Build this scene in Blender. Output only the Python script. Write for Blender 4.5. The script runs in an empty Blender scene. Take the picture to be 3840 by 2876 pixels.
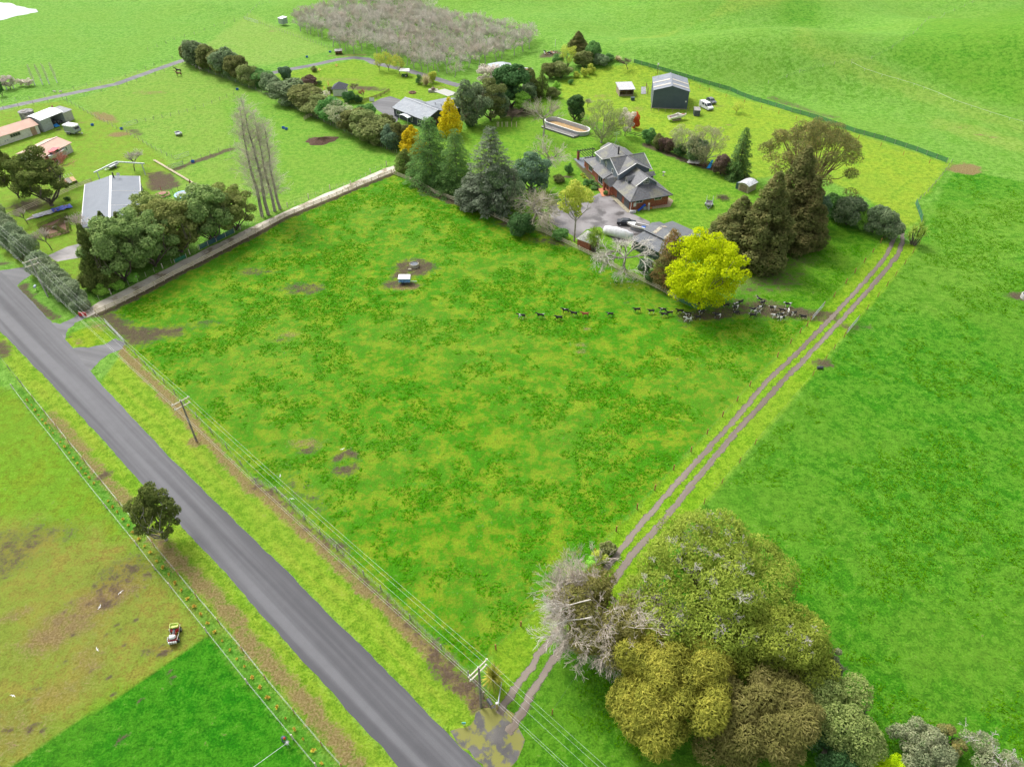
import bpy, math, random
import numpy as np
from mathutils import Vector, Matrix
R = math.radians
random.seed(7); rng = np.random.default_rng(11)
scene = bpy.context.scene
C = scene.collection
# ---------------------------------------------------------------- camera
PITCH, CAMH, FOC, PW, PH = R(40.0), 80.0, 2664.0, 3840.0, 2876.0
cam_d = bpy.data.cameras.new('camera'); cam = bpy.data.objects.new('camera', cam_d); C.objects.link(cam)
cam.location = (0, 0, CAMH); cam.rotation_euler = (R(90) - PITCH, 0, 0)
cam_d.sensor_width = 36.0; cam_d.lens = 36.0 * FOC / PW; cam_d.clip_start = 0.5; cam_d.clip_end = 6000
scene.camera = cam
# ---------------------------------------------------------------- sky, sun, exposure (bright overcast)
SUN_EL, SUN_AZ = R(50), R(-40)          # azimuth measured from +Y towards +X
w = bpy.data.worlds.new('World'); scene.world = w; w.use_nodes = True
nt = w.node_tree; nt.nodes.clear()
sky = nt.nodes.new('ShaderNodeTexSky'); sky.sky_type = 'NISHITA'; sky.sun_disc = False
sky.sun_elevation = SUN_EL; sky.sun_rotation = SUN_AZ; sky.air_density = 1.0; sky.dust_density = 4.0; sky.ozone_density = 1.0
hs = nt.nodes.new('ShaderNodeHueSaturation'); hs.inputs['Saturation'].default_value = 0.22
bg = nt.nodes.new('ShaderNodeBackground'); bg.inputs['Strength'].default_value = 0.14
wo = nt.nodes.new('ShaderNodeOutputWorld')
nt.links.new(sky.outputs[0], hs.inputs['Color']); nt.links.new(hs.outputs[0], bg.inputs['Color']); nt.links.new(bg.outputs[0], wo.inputs[0])
sd = bpy.data.lights.new('sun', 'SUN'); sd.energy = 1.5; sd.angle = R(18); sd.color = (1, .965, .91)
so = bpy.data.objects.new('sun', sd); C.objects.link(so)
sdir = Vector((math.sin(SUN_AZ) * math.cos(SUN_EL), math.cos(SUN_AZ) * math.cos(SUN_EL), math.sin(SUN_EL)))
so.rotation_euler = (-sdir).to_track_quat('-Z', 'Y').to_euler(); so.location = (0, 0, 300)
vs = scene.view_settings; vs.view_transform = 'Standard'; vs.look = 'None'; vs.exposure = 0.9; vs.gamma = 1.0; vs.use_curve_mapping = False
scene.render.engine = 'CYCLES'
# ---------------------------------------------------------------- photo pixel -> place (a pixel is only a direction; distance from the ground or a known height)
SP, CP = math.sin(PITCH), math.cos(PITCH)
def smooth(a, b, x):
    t = np.clip((x - a) / (b - a), 0, 1); return t * t * (3 - 2 * t)
def zt(x, y):
    """terrain height: flat around the paddock, low rolling hills beyond the green fence"""
    x = np.asarray(x, float); y = np.asarray(y, float)
    d = (x - 28) * 0.47 + (y - 238) * 0.88          # distance beyond the boundary fence
    m = smooth(14, 60, d)
    u = x * 0.88 - y * 0.47; v = d
    hgt = 9.0 * np.exp(-((v - 70 - 0.25 * (u + 60)) / 26) ** 2) * smooth(-160, -60, u) - 2.6 * np.exp(-((v - 34) / 16) ** 2) * smooth(-120, -40, u)
    hgt = hgt + 12 * np.exp(-((v - 120) / 38) ** 2) * np.exp(-((u - 60) / 70) ** 2) + 9 * np.exp(-((v - 150) / 30) ** 2) * np.exp(-((u + 90) / 60) ** 2)
    hgt = hgt + 2.4 * np.sin(u * 0.06 + 1) * np.sin(v * 0.06)
    return hgt * m
def ray(px, py):
    a = (px - PW / 2) / FOC; b = (py - PH / 2) / FOC
    return a, CP - b * SP, -SP - b * CP
def gz(px, py, z):
    dx, dy, dz = ray(px, py); t = (z - CAMH) / dz
    return Vector((dx * t, dy * t, z))
def gp(px, py):
    p = gz(px, py, 0.0)
    for _ in range(12):
        z = float(zt(p.x, p.y))
        if abs(z) < 1e-4 and abs(p.z) < 1e-4: break
        p = gz(px, py, 0.5 * z + 0.5 * p.z)
    p.z = float(zt(p.x, p.y)); return p
def height(P, py):
    k = (py - PH / 2) / FOC
    return P.y * (k * CP + SP) / (k * SP - CP) + CAMH
def mpp(P):                                        # metres for one photo pixel at P
    return (P.y * CP - (P.z - CAMH) * SP) / FOC
def q(c, r, x, y):                                 # position in a 4x4 tiling of the photo -> photo pixel
    return (960 * c + x * 0.43459, (0, 720, 1440, 2156)[r] + y * 0.43459)
def G(c, r, x, y): return gp(*q(c, r, x, y))
# ================================================================ helpers
def tag(o, label=None, cat=None, group=None, kind=None):
    if label: o['label'] = label
    if cat: o['category'] = cat
    if group: o['group'] = group
    if kind: o['kind'] = kind
    return o
def empty(name, loc, rz=0.0):
    o = bpy.data.objects.new(name, None); C.objects.link(o); o.location = loc; o.rotation_euler = (0, 0, rz); o.empty_display_size = 0.3
    return o
def thing(name, label, cat, loc=(0, 0, 0), rz=0.0, group=None):
    return tag(empty(name, loc, rz), label, cat, group)
def link(name, me, parent=None, mat=None):
    o = bpy.data.objects.new(name, me); C.objects.link(o)
    if parent: o.parent = parent
    if mat:
        if len(me.materials) == 0: me.materials.append(None)
        if me.materials[0] is None:
            o.material_slots[0].link = 'OBJECT'; o.material_slots[0].material = mat
    return o
def np_mesh(name, V, F, mat=None, smooth=False):
    """V (n,3), F (m,k) arrays with k = 3 or 4 -> mesh"""
    V = np.asarray(V, np.float32); F = np.asarray(F, np.int32); k = F.shape[1]
    me = bpy.data.meshes.new(name)
    me.vertices.add(len(V)); me.vertices.foreach_set('co', V.ravel())
    me.loops.add(F.size); me.loops.foreach_set('vertex_index', F.ravel())
    me.polygons.add(len(F)); me.polygons.foreach_set('loop_start', np.arange(0, F.size, k, dtype=np.int32))
    if smooth: me.polygons.foreach_set('use_smooth', np.ones(len(F), bool))
    me.update(calc_edges=True)
    if mat: me.materials.append(mat)
    return me
class MB:
    def __init__(s): s.v = []; s.f = []
    def add(s, vs, fs):
        o = len(s.v); s.v += [tuple(p) for p in vs]; s.f += [tuple(i + o for i in f) for f in fs]; return s
    def box(s, x0, x1, y0, y1, z0, z1):
        return s.add([(x0, y0, z0), (x1, y0, z0), (x1, y1, z0), (x0, y1, z0), (x0, y0, z1), (x1, y0, z1), (x1, y1, z1), (x0, y1, z1)],
                     [(0, 3, 2, 1), (4, 5, 6, 7), (0, 1, 5, 4), (1, 2, 6, 5), (2, 3, 7, 6), (3, 0, 4, 7)])
    def bar(s, a, b, w, h=None, up=(0, 0, 1)):
        a, b = Vector(a), Vector(b); h = h or w; d = (b - a).normalized(); u = Vector(up)
        if abs(d.dot(u)) > 0.98: u = Vector((0, 1, 0))
        sd_ = d.cross(u).normalized() * w / 2; u2 = sd_.cross(d).normalized() * h / 2
        return s.add([a - sd_ - u2, a + sd_ - u2, a + sd_ + u2, a - sd_ + u2, b - sd_ - u2, b + sd_ - u2, b + sd_ + u2, b - sd_ + u2],
                     [(0, 1, 2, 3), (7, 6, 5, 4), (0, 4, 5, 1), (1, 5, 6, 2), (2, 6, 7, 3), (3, 7, 4, 0)])
    def tube(s, a, b, r0, r1=None, n=8, cap=True):
        a, b = Vector(a), Vector(b); r1 = r0 if r1 is None else r1; d = (b - a).normalized()
        u = d.orthogonal().normalized(); v = d.cross(u)
        vs = [p + (u * math.cos(t) + v * math.sin(t)) * r for p, r in ((a, r0), (b, r1)) for t in [2 * math.pi * i / n for i in range(n)]]
        fs = [(i, (i + 1) % n, n + (i + 1) % n, n + i) for i in range(n)]
        if cap: fs += [tuple(range(n - 1, -1, -1)), tuple(range(n, 2 * n))]
        return s.add(vs, fs)
    def path(s, pts, r, n=6):
        for a, b in zip(pts[:-1], pts[1:]): s.tube(a, b, r, r, n)
        return s
    def lathe(s, prof, n=20, c=(0, 0)):
        m = len(prof); vs = [(c[0] + r * math.cos(2 * math.pi * i / n), c[1] + r * math.sin(2 * math.pi * i / n), z) for r, z in prof for i in range(n)]
        return s.add(vs, [(j * n + i, j * n + (i + 1) % n, (j + 1) * n + (i + 1) % n, (j + 1) * n + i) for j in range(m - 1) for i in range(n)])
    def prism(s, pts, z0, z1):
        n = len(pts)
        return s.add([(x, y, z0) for x, y in pts] + [(x, y, z1) for x, y in pts],
                     [tuple(range(n - 1, -1, -1)), tuple(range(n, 2 * n))] + [(i, (i + 1) % n, n + (i + 1) % n, n + i) for i in range(n)])
    def prism_y(s, pts, y0, y1):                     # outline in x,z extruded along y
        n = len(pts)
        return s.add([(x, y0, z) for x, z in pts] + [(x, y1, z) for x, z in pts],
                     [tuple(range(n)), tuple(range(2 * n - 1, n - 1, -1))] + [(i + n, (i + 1) % n + n, (i + 1) % n, i) for i in range(n)])
    def loft(s, rings, cap=True):
        n = len(rings[0]); vs = [p for r in rings for p in r]; fs = []
        for j in range(len(rings) - 1):
            fs += [(j * n + i, j * n + (i + 1) % n, (j + 1) * n + (i + 1) % n, (j + 1) * n + i) for i in range(n)]
        if cap: fs += [tuple(range(n - 1, -1, -1)), tuple(range((len(rings) - 1) * n, len(rings) * n))]
        return s.add(vs, fs)
    def slab(s, corners, t):                         # plate: corners (upper face) thickened downwards
        cs = [Vector(c) for c in corners]; n = len(cs)
        return s.add(cs + [c - Vector((0, 0, t)) for c in cs], [tuple(range(n)), tuple(range(2 * n - 1, n - 1, -1))] + [(i + n, (i + 1) % n + n, (i + 1) % n, i) for i in range(n)])
    def mesh(s, name, mat=None, smooth=False):
        me = bpy.data.meshes.new(name); me.from_pydata(s.v, [], s.f); me.update()
        if smooth: me.polygons.foreach_set('use_smooth', np.ones(len(me.polygons), bool))
        if mat: me.materials.append(mat)
        return me
    def build(s, name, mat=None, parent=None, smooth=False): return link(name, s.mesh(name, mat, smooth), parent)

# ---------------------------------------------------------------- materials
MATS = {}
def nodes(name):
    m = bpy.data.materials.new(name); m.use_nodes = True; t = m.node_tree; t.nodes.clear()
    out = t.nodes.new('ShaderNodeOutputMaterial'); return m, t, out
def ramp(t, stops):
    r = t.nodes.new('ShaderNodeValToRGB'); e = r.color_ramp.elements
    while len(e) < len(stops): e.new(0.5)
    for el, (p, c) in zip(e, stops): el.position = p; el.color = (c[0], c[1], c[2], 1)
    return r
def noise(t, vec, scale, detail=4, rough=0.55):
    n = t.nodes.new('ShaderNodeTexNoise'); n.inputs['Scale'].default_value = scale; n.inputs['Detail'].default_value = detail; n.inputs['Roughness'].default_value = rough
    if vec is not None: t.links.new(vec, n.inputs['Vector'])
    return n.outputs['Fac']
def mth(t, op, a, b=None, clamp=False):
    n = t.nodes.new('ShaderNodeMath'); n.operation = op; n.use_clamp = clamp
    for i, v in ((0, a), (1, b)):
        if v is None: continue
        if isinstance(v, (int, float)): n.inputs[i].default_value = v
        else: t.links.new(v, n.inputs[i])
    return n.outputs[0]
def mixc(t, f, a, b, mode='MIX'):
    n = t.nodes.new('ShaderNodeMix'); n.data_type = 'RGBA'; n.blend_type = mode
    for s, v in ((n.inputs[0], f), (n.inputs[6], a), (n.inputs[7], b)):
        if isinstance(v, (int, float)): s.default_value = v
        elif isinstance(v, tuple): s.default_value = (v[0], v[1], v[2], 1)
        else: t.links.new(v, s)
    return n.outputs[2]
def sstep(t, v, a, b):
    n = t.nodes.new('ShaderNodeMapRange'); n.interpolation_type = 'SMOOTHSTEP'; t.links.new(v, n.inputs[0])
    n.inputs[1].default_value = a; n.inputs[2].default_value = b; return n.outputs[0]
def mat(name, col, rough=0.7, metal=0.0, var=0.25, scale=3.0, dirt=None, dscale=1.2, damt=0.5, rib=None, bump=0.0, spec=0.4):
    """general surface: base colour with grain, optional dirt patches, optional ribs (axis, pitch) as relief"""
    if name in MATS: return MATS[name]
    m, t, out = nodes(name); p = t.nodes.new('ShaderNodeBsdfPrincipled'); t.links.new(p.outputs[0], out.inputs[0])
    tc = t.nodes.new('ShaderNodeTexCoord').outputs['Object']
    n1 = noise(t, tc, scale, 5); f = sstep(t, n1, .3, .7)
    lo = tuple(c * (1 - var) for c in col); hi = tuple(min(1, c * (1 + var)) for c in col)
    c = mixc(t, f, lo, hi)
    if dirt:
        nd = noise(t, tc, dscale, 6, .65); c = mixc(t, mth(t, 'MULTIPLY', sstep(t, nd, .5, .62), damt), c, dirt)
    t.links.new(c, p.inputs['Base Color']); p.inputs['Roughness'].default_value = rough; p.inputs['Metallic'].default_value = metal
    p.inputs['Specular IOR Level'].default_value = spec
    hgt = None
    if rib:
        sx = t.nodes.new('ShaderNodeSeparateXYZ'); t.links.new(tc, sx.inputs[0])
        s_ = mth(t, 'SINE', mth(t, 'MULTIPLY', sx.outputs['XYZ'.index(rib[0])], 2 * math.pi / rib[1])); hgt = mth(t, 'MULTIPLY', s_, rib[1] * .12)
    if bump:
        hb = mth(t, 'MULTIPLY', noise(t, tc, scale * 6, 4), bump); hgt = hb if hgt is None else mth(t, 'ADD', hgt, hb)
    if hgt is not None:
        b = t.nodes.new('ShaderNodeBump'); b.inputs['Distance'].default_value = 1.0; t.links.new(hgt, b.inputs['Height']); t.links.new(b.outputs[0], p.inputs['Normal'])
    MATS[name] = m; return m
def leaf_mat(name, cols, trans=0.4, clump=0.35, cs=0.6):
    """foliage: one tint per leaf, drifting in clumps through the crown"""
    if name in MATS: return MATS[name]
    m, t, out = nodes(name)
    geo = t.nodes.new('ShaderNodeNewGeometry'); tc = t.nodes.new('ShaderNodeTexCoord').outputs['Object']; oi = t.nodes.new('ShaderNodeObjectInfo')
    v = t.nodes.new('ShaderNodeVectorMath'); v.operation = 'ADD'; t.links.new(tc, v.inputs[0]); t.links.new(mth(t, 'MULTIPLY', oi.outputs['Random'], 40.0), v.inputs[1])
    n1 = noise(t, v.outputs[0], cs, 3)
    f = mth(t, 'ADD', mth(t, 'MULTIPLY', geo.outputs['Random Per Island'], 1 - clump), mth(t, 'MULTIPLY', sstep(t, n1, .3, .7), clump))
    k = len(cols); r = ramp(t, [(i / (k - 1), c) for i, c in enumerate(cols)]); t.links.new(f, r.inputs[0])
    hsv = t.nodes.new('ShaderNodeHueSaturation'); t.links.new(r.outputs[0], hsv.inputs['Color'])
    t.links.new(mth(t, 'ADD', 1.75, mth(t, 'MULTIPLY', oi.outputs['Random'], .45)), hsv.inputs['Value'])
    t.links.new(mth(t, 'ADD', .488, mth(t, 'MULTIPLY', oi.outputs['Random'], .024)), hsv.inputs['Hue'])
    d = t.nodes.new('ShaderNodeBsdfDiffuse'); tr = t.nodes.new('ShaderNodeBsdfTranslucent'); mx = t.nodes.new('ShaderNodeMixShader'); mx.inputs[0].default_value = trans
    t.links.new(hsv.outputs[0], d.inputs[0]); t.links.new(hsv.outputs[0], tr.inputs[0]); t.links.new(d.outputs[0], mx.inputs[1]); t.links.new(tr.outputs[0], mx.inputs[2]); t.links.new(mx.outputs[0], out.inputs[0])
    MATS[name] = m; return m

def vnoise(x, y, sc, seed=0):
    """2-D value noise for ragged outlines"""
    x = np.asarray(x) * sc; y = np.asarray(y) * sc; xi = np.floor(x).astype(np.int64); yi = np.floor(y).astype(np.int64); fx = x - xi; fy = y - yi
    def h(a, b):
        n = (a * 374761393 + b * 668265263 + seed * 974711) & 0x7fffffff; n = ((n ^ (n >> 13)) * 1274126177) & 0x7fffffff; return ((n ^ (n >> 16)) & 0xffff) / 65535.0
    fx = fx * fx * (3 - 2 * fx); fy = fy * fy * (3 - 2 * fy)
    return (h(xi, yi) * (1 - fx) + h(xi + 1, yi) * fx) * (1 - fy) + (h(xi, yi + 1) * (1 - fx) + h(xi + 1, yi + 1) * fx) * fy - 0.5
def poly_sd(pts, X, Y):
    """signed distance to a polygon (positive inside)"""
    P = np.array([(p[0], p[1]) for p in pts]); n = len(P); d2 = np.full(X.shape, 1e18); ins = np.zeros(X.shape, bool)
    for i in range(n):
        a = P[i]; b = P[(i + 1) % n]; e = b - a; L = e @ e + 1e-12
        tt = np.clip(((X - a[0]) * e[0] + (Y - a[1]) * e[1]) / L, 0, 1)
        d2 = np.minimum(d2, (X - a[0] - tt * e[0]) ** 2 + (Y - a[1] - tt * e[1]) ** 2)
        c = (a[1] > Y) != (b[1] > Y)
        with np.errstate(divide='ignore', invalid='ignore'):
            ins ^= c & (X < (b[0] - a[0]) * (Y - a[1]) / (b[1] - a[1] + 1e-12) + a[0])
    d = np.sqrt(d2); return np.where(ins, d, -d)
def line_d(pts, X, Y):
    P = np.array([(p[0], p[1]) for p in pts]); d2 = np.full(X.shape, 1e18)
    for a, b in zip(P[:-1], P[1:]):
        e = b - a; L = e @ e + 1e-12; tt = np.clip(((X - a[0]) * e[0] + (Y - a[1]) * e[1]) / L, 0, 1)
        d2 = np.minimum(d2, (X - a[0] - tt * e[0]) ** 2 + (Y - a[1] - tt * e[1]) ** 2)
    return np.sqrt(d2)
def resample(pts, step):
    pts = [Vector(p) for p in pts]; out = [pts[0].copy()]
    for a, b in zip(pts[:-1], pts[1:]):
        n = max(1, int(round((b - a).length / step)))
        out += [a.lerp(b, i / n) for i in range(1, n + 1)]
    return out
# ================================================================ the ground: one sheet, its cover told apart by zones
def GL(c, r, *xy): return [G(c, r, x, y) for x, y in xy]
def PL(*xy): return [gp(x, y) for x, y in xy]
# lines shared by ground zones, fences and sheets
TRACK_L = GL(3, 1, (970, 440), (903, 525), (828, 610), (748, 700), (670, 790), (568, 905), (480, 985)) + GL(3, 1, (365, 1115), (335, 1160), (275, 1215), (192, 1308), (80, 1425)) + \
    GL(2, 2, (2050, 20), (1940, 148), (1815, 280), (1682, 432), (1543, 582), (1393, 740), (1230, 915), (1078, 1078), (899, 1268), (712, 1465), (515, 1660)) + GL(2, 3, (302, 220), (76, 437)) + GL(1, 3, (2070, 640))
TRACK_R = GL(3, 1, (1300, 455), (1247, 530), (1178, 625), (1100, 722), (1024, 815), (946, 907), (855, 1012), (780, 1100)) + GL(3, 1, (675, 1225), (655, 1255), (568, 1358), (497, 1445), (385, 1585)) + \
    GL(2, 2, (2095, 520), (1963, 678), (1810, 858), (1655, 1035), (1492, 1225), (1320, 1420), (1180, 1570)) + GL(2, 3, (345, 1200),)
RACE_FENCE = GL(0, 1, (735, 1105), (835, 1060), (1000, 985), (1250, 860), (1500, 725), (1750, 600), (2000, 470), (2209, 362)) + GL(1, 1, (250, 225), (500, 120), (700, 40)) + GL(1, 0, (800, 1650), (1000, 1570), (1170, 1500))
TREE_FENCE = GL(1, 0, (1170, 1500), (1400, 1590)) + GL(1, 1, (1540, 15), (1780, 105), (1990, 190), (2209, 290)) + GL(2, 1, (260, 350), (500, 465), (740, 580), (900, 665), (1040, 735), (1240, 830), (1430, 935))
ROAD_FENCE = GL(0, 1, (1090, 1322), (1260, 1500), (1420, 1650)) + GL(0, 2, (1700, 290), (1960, 560), (2209, 850)) + GL(1, 2, (180, 930), (420, 1170), (700, 1430), (930, 1650)) + GL(1, 3, (1080, 130), (1330, 380), (1600, 640), (1830, 870), (1960, 1050))
OUT_FENCE = GL(0, 2, (200, 20), (600, 510), (1030, 1030), (1330, 1395), (1540, 1650)) + GL(0, 3, (1700, 195), (2095, 650)) + GL(1, 3, (85, 900), (330, 1190), (570, 1470), (740, 1657))
IN_FENCE = GL(0, 2, (115, 45), (240, 210), (515, 553), (700, 795), (920, 1070), (1182, 1393), (1340, 1600)) + GL(0, 3, (1475, 110), (1785, 495), (2135, 935)) + GL(1, 3, (320, 1415), (520, 1657))
HEDGE_FENCE = GL(0, 0, (1690, 590), (1980, 690), (2209, 785)) + GL(1, 0, (250, 900), (480, 1000), (700, 1110), (960, 1220), (1215, 1325))
GREEN_FENCE = GL(2, 0, (1050, 545), (1250, 602), (1500, 675), (1700, 735), (1880, 785), (2209, 905)) + GL(3, 0, (200, 970), (430, 1035), (740, 1145), (1000, 1215), (1280, 1308), (1540, 1405))
EAST_FENCE = GL(3, 0, (1580, 1410), (1500, 1520), (1380, 1657)) + GL(3, 1, (1272, 105))
DRIVE_TOP = GL(0, 0, (-300, 985), (0, 940), (500, 832), (1000, 728), (1300, 620), (1590, 520), (1900, 455)) + []
DRIVE_TOP2 = GL(1, 0, (100, 640), (300, 600), (500, 562), (700, 517), (850, 500), (960, 512), (1020, 545), (1150, 575), (1310, 610), (1560, 685), (1760, 745))
ROAD_R = [gp(1090, 2156).lerp(gp(1807, 2876), t) for t in (3.0, 1.0, 0.0)] + PL((960, 2031), (640, 1718), (378, 1440), (300, 1345), (213, 1228), (66, 1075), (0, 1015), (-400, 700))
ROAD_L = [gp(960, 2282).lerp(gp(1499, 2876), t) for t in (3.0, 1.0, 0.0)] + PL((856, 2160), (520, 1800), (195, 1440), (26, 1268), (-80, 1160), (-500, 850))
PADDOCK = GL(0, 1, (835, 1065), (1090, 1322)) + ROAD_FENCE[1:-1] + list(reversed(TRACK_L)) + PL((3345, 880)) + PL((2960, 960), (2760, 1150), (2620, 1155)) + list(reversed(TREE_FENCE[:-1])) + list(reversed(RACE_FENCE[1:-1]))

xs = np.concatenate([[-4000, -2500, -1400, -900, -600, -440], np.arange(-330, -135, 3.0), np.arange(-135, 135, 0.68), np.arange(135, 330, 3.0), [330, 440, 600, 900, 1400, 2500, 4000]])
ys = np.concatenate([[-3000, -1200, -500, -200, -80, -20, 10], np.arange(22, 225, 0.68), np.arange(225, 300, 1.0), np.arange(300, 560, 3.0), [560, 640, 800, 1100, 1700, 2800, 5000]])
GX, GY = np.meshgrid(xs, ys); X, Y = GX.ravel(), GY.ravel()
NZ1 = vnoise(X, Y, .5, 1) * 1.0 + vnoise(X, Y, 1.3, 2) * .6
# two tints per spot (the shader mottles between them)
A = np.tile(np.array([.10, .25, .022]), (len(X), 1)); B = np.tile(np.array([.135, .28, .04]), (len(X), 1))  # default far-field tints, lightened to stand in for haze
MUD = np.zeros(len(X)); DRY = np.zeros(len(X)); STK = np.zeros(len(X)); ROUGH = np.zeros(len(X)) + .35
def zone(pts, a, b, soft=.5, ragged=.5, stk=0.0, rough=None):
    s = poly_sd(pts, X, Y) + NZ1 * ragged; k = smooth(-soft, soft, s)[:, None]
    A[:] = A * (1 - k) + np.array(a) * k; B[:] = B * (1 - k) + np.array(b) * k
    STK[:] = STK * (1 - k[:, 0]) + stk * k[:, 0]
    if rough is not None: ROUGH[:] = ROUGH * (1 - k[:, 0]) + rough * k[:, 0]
def mud(pts, amt=1.0, soft=1.0, arr=None):
    soft = soft + .9
    s = poly_sd(pts, X, Y) + NZ1 * 1.2; arr = MUD if arr is None else arr
    arr[:] = np.maximum(arr, amt * smooth(-soft, soft, s))
def blob(px, py, rx, ry, amt=1.0, rot=0.0, arr=None, soft=.7):
    arr = MUD if arr is None else arr
    p = gp(px, py); dx, dy = X - p.x, Y - p.y; c, s = math.cos(rot), math.sin(rot)
    r = np.sqrt(((dx * c + dy * s) / rx) ** 2 + ((-dx * s + dy * c) / ry) ** 2) + NZ1 * .5
    arr[:] = np.maximum(arr, amt * (1 - smooth(1 - soft, 1 + soft, r)))
def strip(pts, wd, amt=1.0, arr=None, soft=.6, off=0.0):
    arr = MUD if arr is None else arr
    d = line_d(pts, X, Y) + NZ1 * .7; arr[:] = np.maximum(arr, amt * (1 - smooth(wd - soft, wd + soft, d)))
LIME = ((.15, .285, .008), (.20, .30, .012)); LAWN = ((.085, .235, .008), (.16, .285, .012))
# right-hand paddock, lush
zone(TRACK_R + GL(2, 3, (345, 1200), (900, 1400)) + [Vector((10, -60, 0)), Vector((400, -60, 0))] + PL((5200, 1300), (4300, 760), (3600, 640)) + list(reversed(EAST_FENCE)), (.034, .175, .003), (.07, .212, .01), 1.0, 1, rough=.5)
zone(GL(3, 1, (1350, 150), (2600, -100), (2700, 400), (1700, 900), (1000, 1250), (1050, 900)), (.06, .205, .008), (.10, .24, .018), 6, 5)
zone(GL(3, 0, (150, 300), (420, 400), (900, 530), (1350, 740), (1800, 900), (2300, 1080), (2300, 1180), (1700, 1010), (1200, 830), (700, 650), (250, 420)), (.135, .27, .03), (.17, .285, .045), 3, 3)  # lighter grazed band, its tint put in to bring out the hill folds
zone(GL(3, 0, (1450, 1010), (1900, 1120), (2300, 1240), (2300, 1340), (1800, 1220), (1400, 1090)), (.145, .27, .03), (.18, .285, .05), 3, 3)  # second lighter grazed band, tinted so the hill relief shows
zone(GL(3, 0, (1000, 480), (1500, 200), (2300, 60), (2300, 980), (1800, 830), (1350, 640)), (.07, .22, .012), (.105, .245, .02), 5, 5)
zone(GL(3, 0, (0, -100), (500, 60), (450, 260), (100, 180)), (.065, .215, .012), (.10, .24, .02), 5, 5)
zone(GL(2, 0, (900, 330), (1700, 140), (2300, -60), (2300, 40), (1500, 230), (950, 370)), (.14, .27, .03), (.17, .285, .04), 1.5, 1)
# strip that carries the farm track
zone(TRACK_L + GL(1, 3, (1960, 1050), (2209, 1500)) + GL(2, 3, (900, 1657),) + list(reversed(TRACK_R)), (.12, .275, .006), (.17, .29, .012), .4, .3)
# main paddock: yellow-green ground with dark green clumps
zone(PADDOCK, (.175, .268, .012), (.042, .185, .002), .5, .4, rough=1.0)
# lower right corner under the big trees
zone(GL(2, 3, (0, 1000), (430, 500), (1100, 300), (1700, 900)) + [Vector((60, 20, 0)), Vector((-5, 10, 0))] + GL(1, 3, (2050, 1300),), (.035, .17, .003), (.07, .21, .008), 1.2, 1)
# verges
VERGE_R = list(reversed(ROAD_R[:6])) + [ROAD_R[0]] + [Vector((20, 5, 0))] + GL(1, 3, (2209, 1657), (1960, 1150)) + list(reversed(ROAD_FENCE))
zone(VERGE_R, (.135, .27, .012), (.185, .29, .02), .3, .15, stk=1.0)
zone(GL(0, 1, (545, 1290), (620, 1215), (740, 1170), (860, 1165), (960, 1220), (985, 1265), (890, 1315), (740, 1345), (600, 1335)), (.13, .265, .008), (.19, .28, .012), .3, .1, stk=.5)
VERGE_L = ROAD_L[:8] + GL(0, 1, (-300, 1000),) + GL(0, 1, (-300, 1300), (0, 1420)) + OUT_FENCE + [OUT_FENCE[-1] + (ROAD_L[0] - ROAD_L[1])]
zone(VERGE_L, (.135, .265, .012), (.185, .285, .02), .3, .3, stk=.8)
zone(OUT_FENCE + [OUT_FENCE[-1] + (ROAD_L[0] - ROAD_L[1])] + [IN_FENCE[-1] + (ROAD_L[0] - ROAD_L[1])] + list(reversed(IN_FENCE)), (.055, .195, .01), (.085, .225, .022), .4, .2)
# lower left grazed paddock and the saved lush break beside it
BLP = list(reversed(IN_FENCE)) + [gp(-900, 1300), gp(-900, 3300), gp(1000, 4200)]
zone(BLP, (.15, .235, .012), (.12, .25, .012), .3, .1, rough=.8)
g0, g1 = G(0, 3, 1795, 530), G(0, 3, 100, 1640); dirn = (g1 - g0).normalized()
GRAZED = [g0, g1, g1 + dirn * 60, gp(-1200, 2600), gp(-900, 1900), G(0, 2, -100, 1150), G(0, 2, 700, 1250), G(0, 2, 1180, 1393), G(0, 2, 1340, 1600)]
zone(GRAZED, (.235, .20, .04), (.17, .21, .03), 3.5, 3.5, rough=.8)
zone([g0, g1, g1 + dirn * 60, gp(-400, 4200), IN_FENCE[-1] + (ROAD_L[0] - ROAD_L[1])] + list(reversed(IN_FENCE[9:])), (.018, .165, .002), (.04, .19, .005), .12, .12, rough=.4)
strip([g0, g1, g1 + dirn * 40], .28, .0)
# left lawns and horse paddocks, the far ones paled in place of haze
zone(PL((-200, 420), (230, 380), (470, 465), (660, 620), (560, 760), (350, 850), (330, 1050), (300, 1110), (200, 1090), (-200, 820)), (.185, .26, .03), (.14, .26, .02), 1, 1)
zone(GL(0, 0, (640, 870), (1600, 540), (2209, 790)) + GL(1, 0, (1215, 1325),) + GL(1, 1, (620, 0), (0, 260)) + GL(0, 1, (2100, 250), (1500, 200)) + GL(0, 0, (1500, 1450), (1100, 1100)), (.13, .27, .028), (.165, .275, .04), .8, .5)
zone(GL(1, 0, (0, 780), (480, 1000), (1215, 1325), (1180, 1430), (640, 1620)) + GL(1, 1, (0, 100),) + GL(0, 0, (2000, 1330), (1500, 1470), (2000, 1280), (1900, 880)), (.105, .262, .02), (.14, .27, .03), 1.5, 1)
zone(GL(0, 0, (0, 930), (1600, 510), (2150, 120)) + GL(1, 0, (300, 260), (650, 440), (100, 560)) + GL(0, 0, (1600, 560), (0, 980)), (.14, .275, .035), (.175, .285, .05), 1.5, 1, rough=.8)
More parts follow.
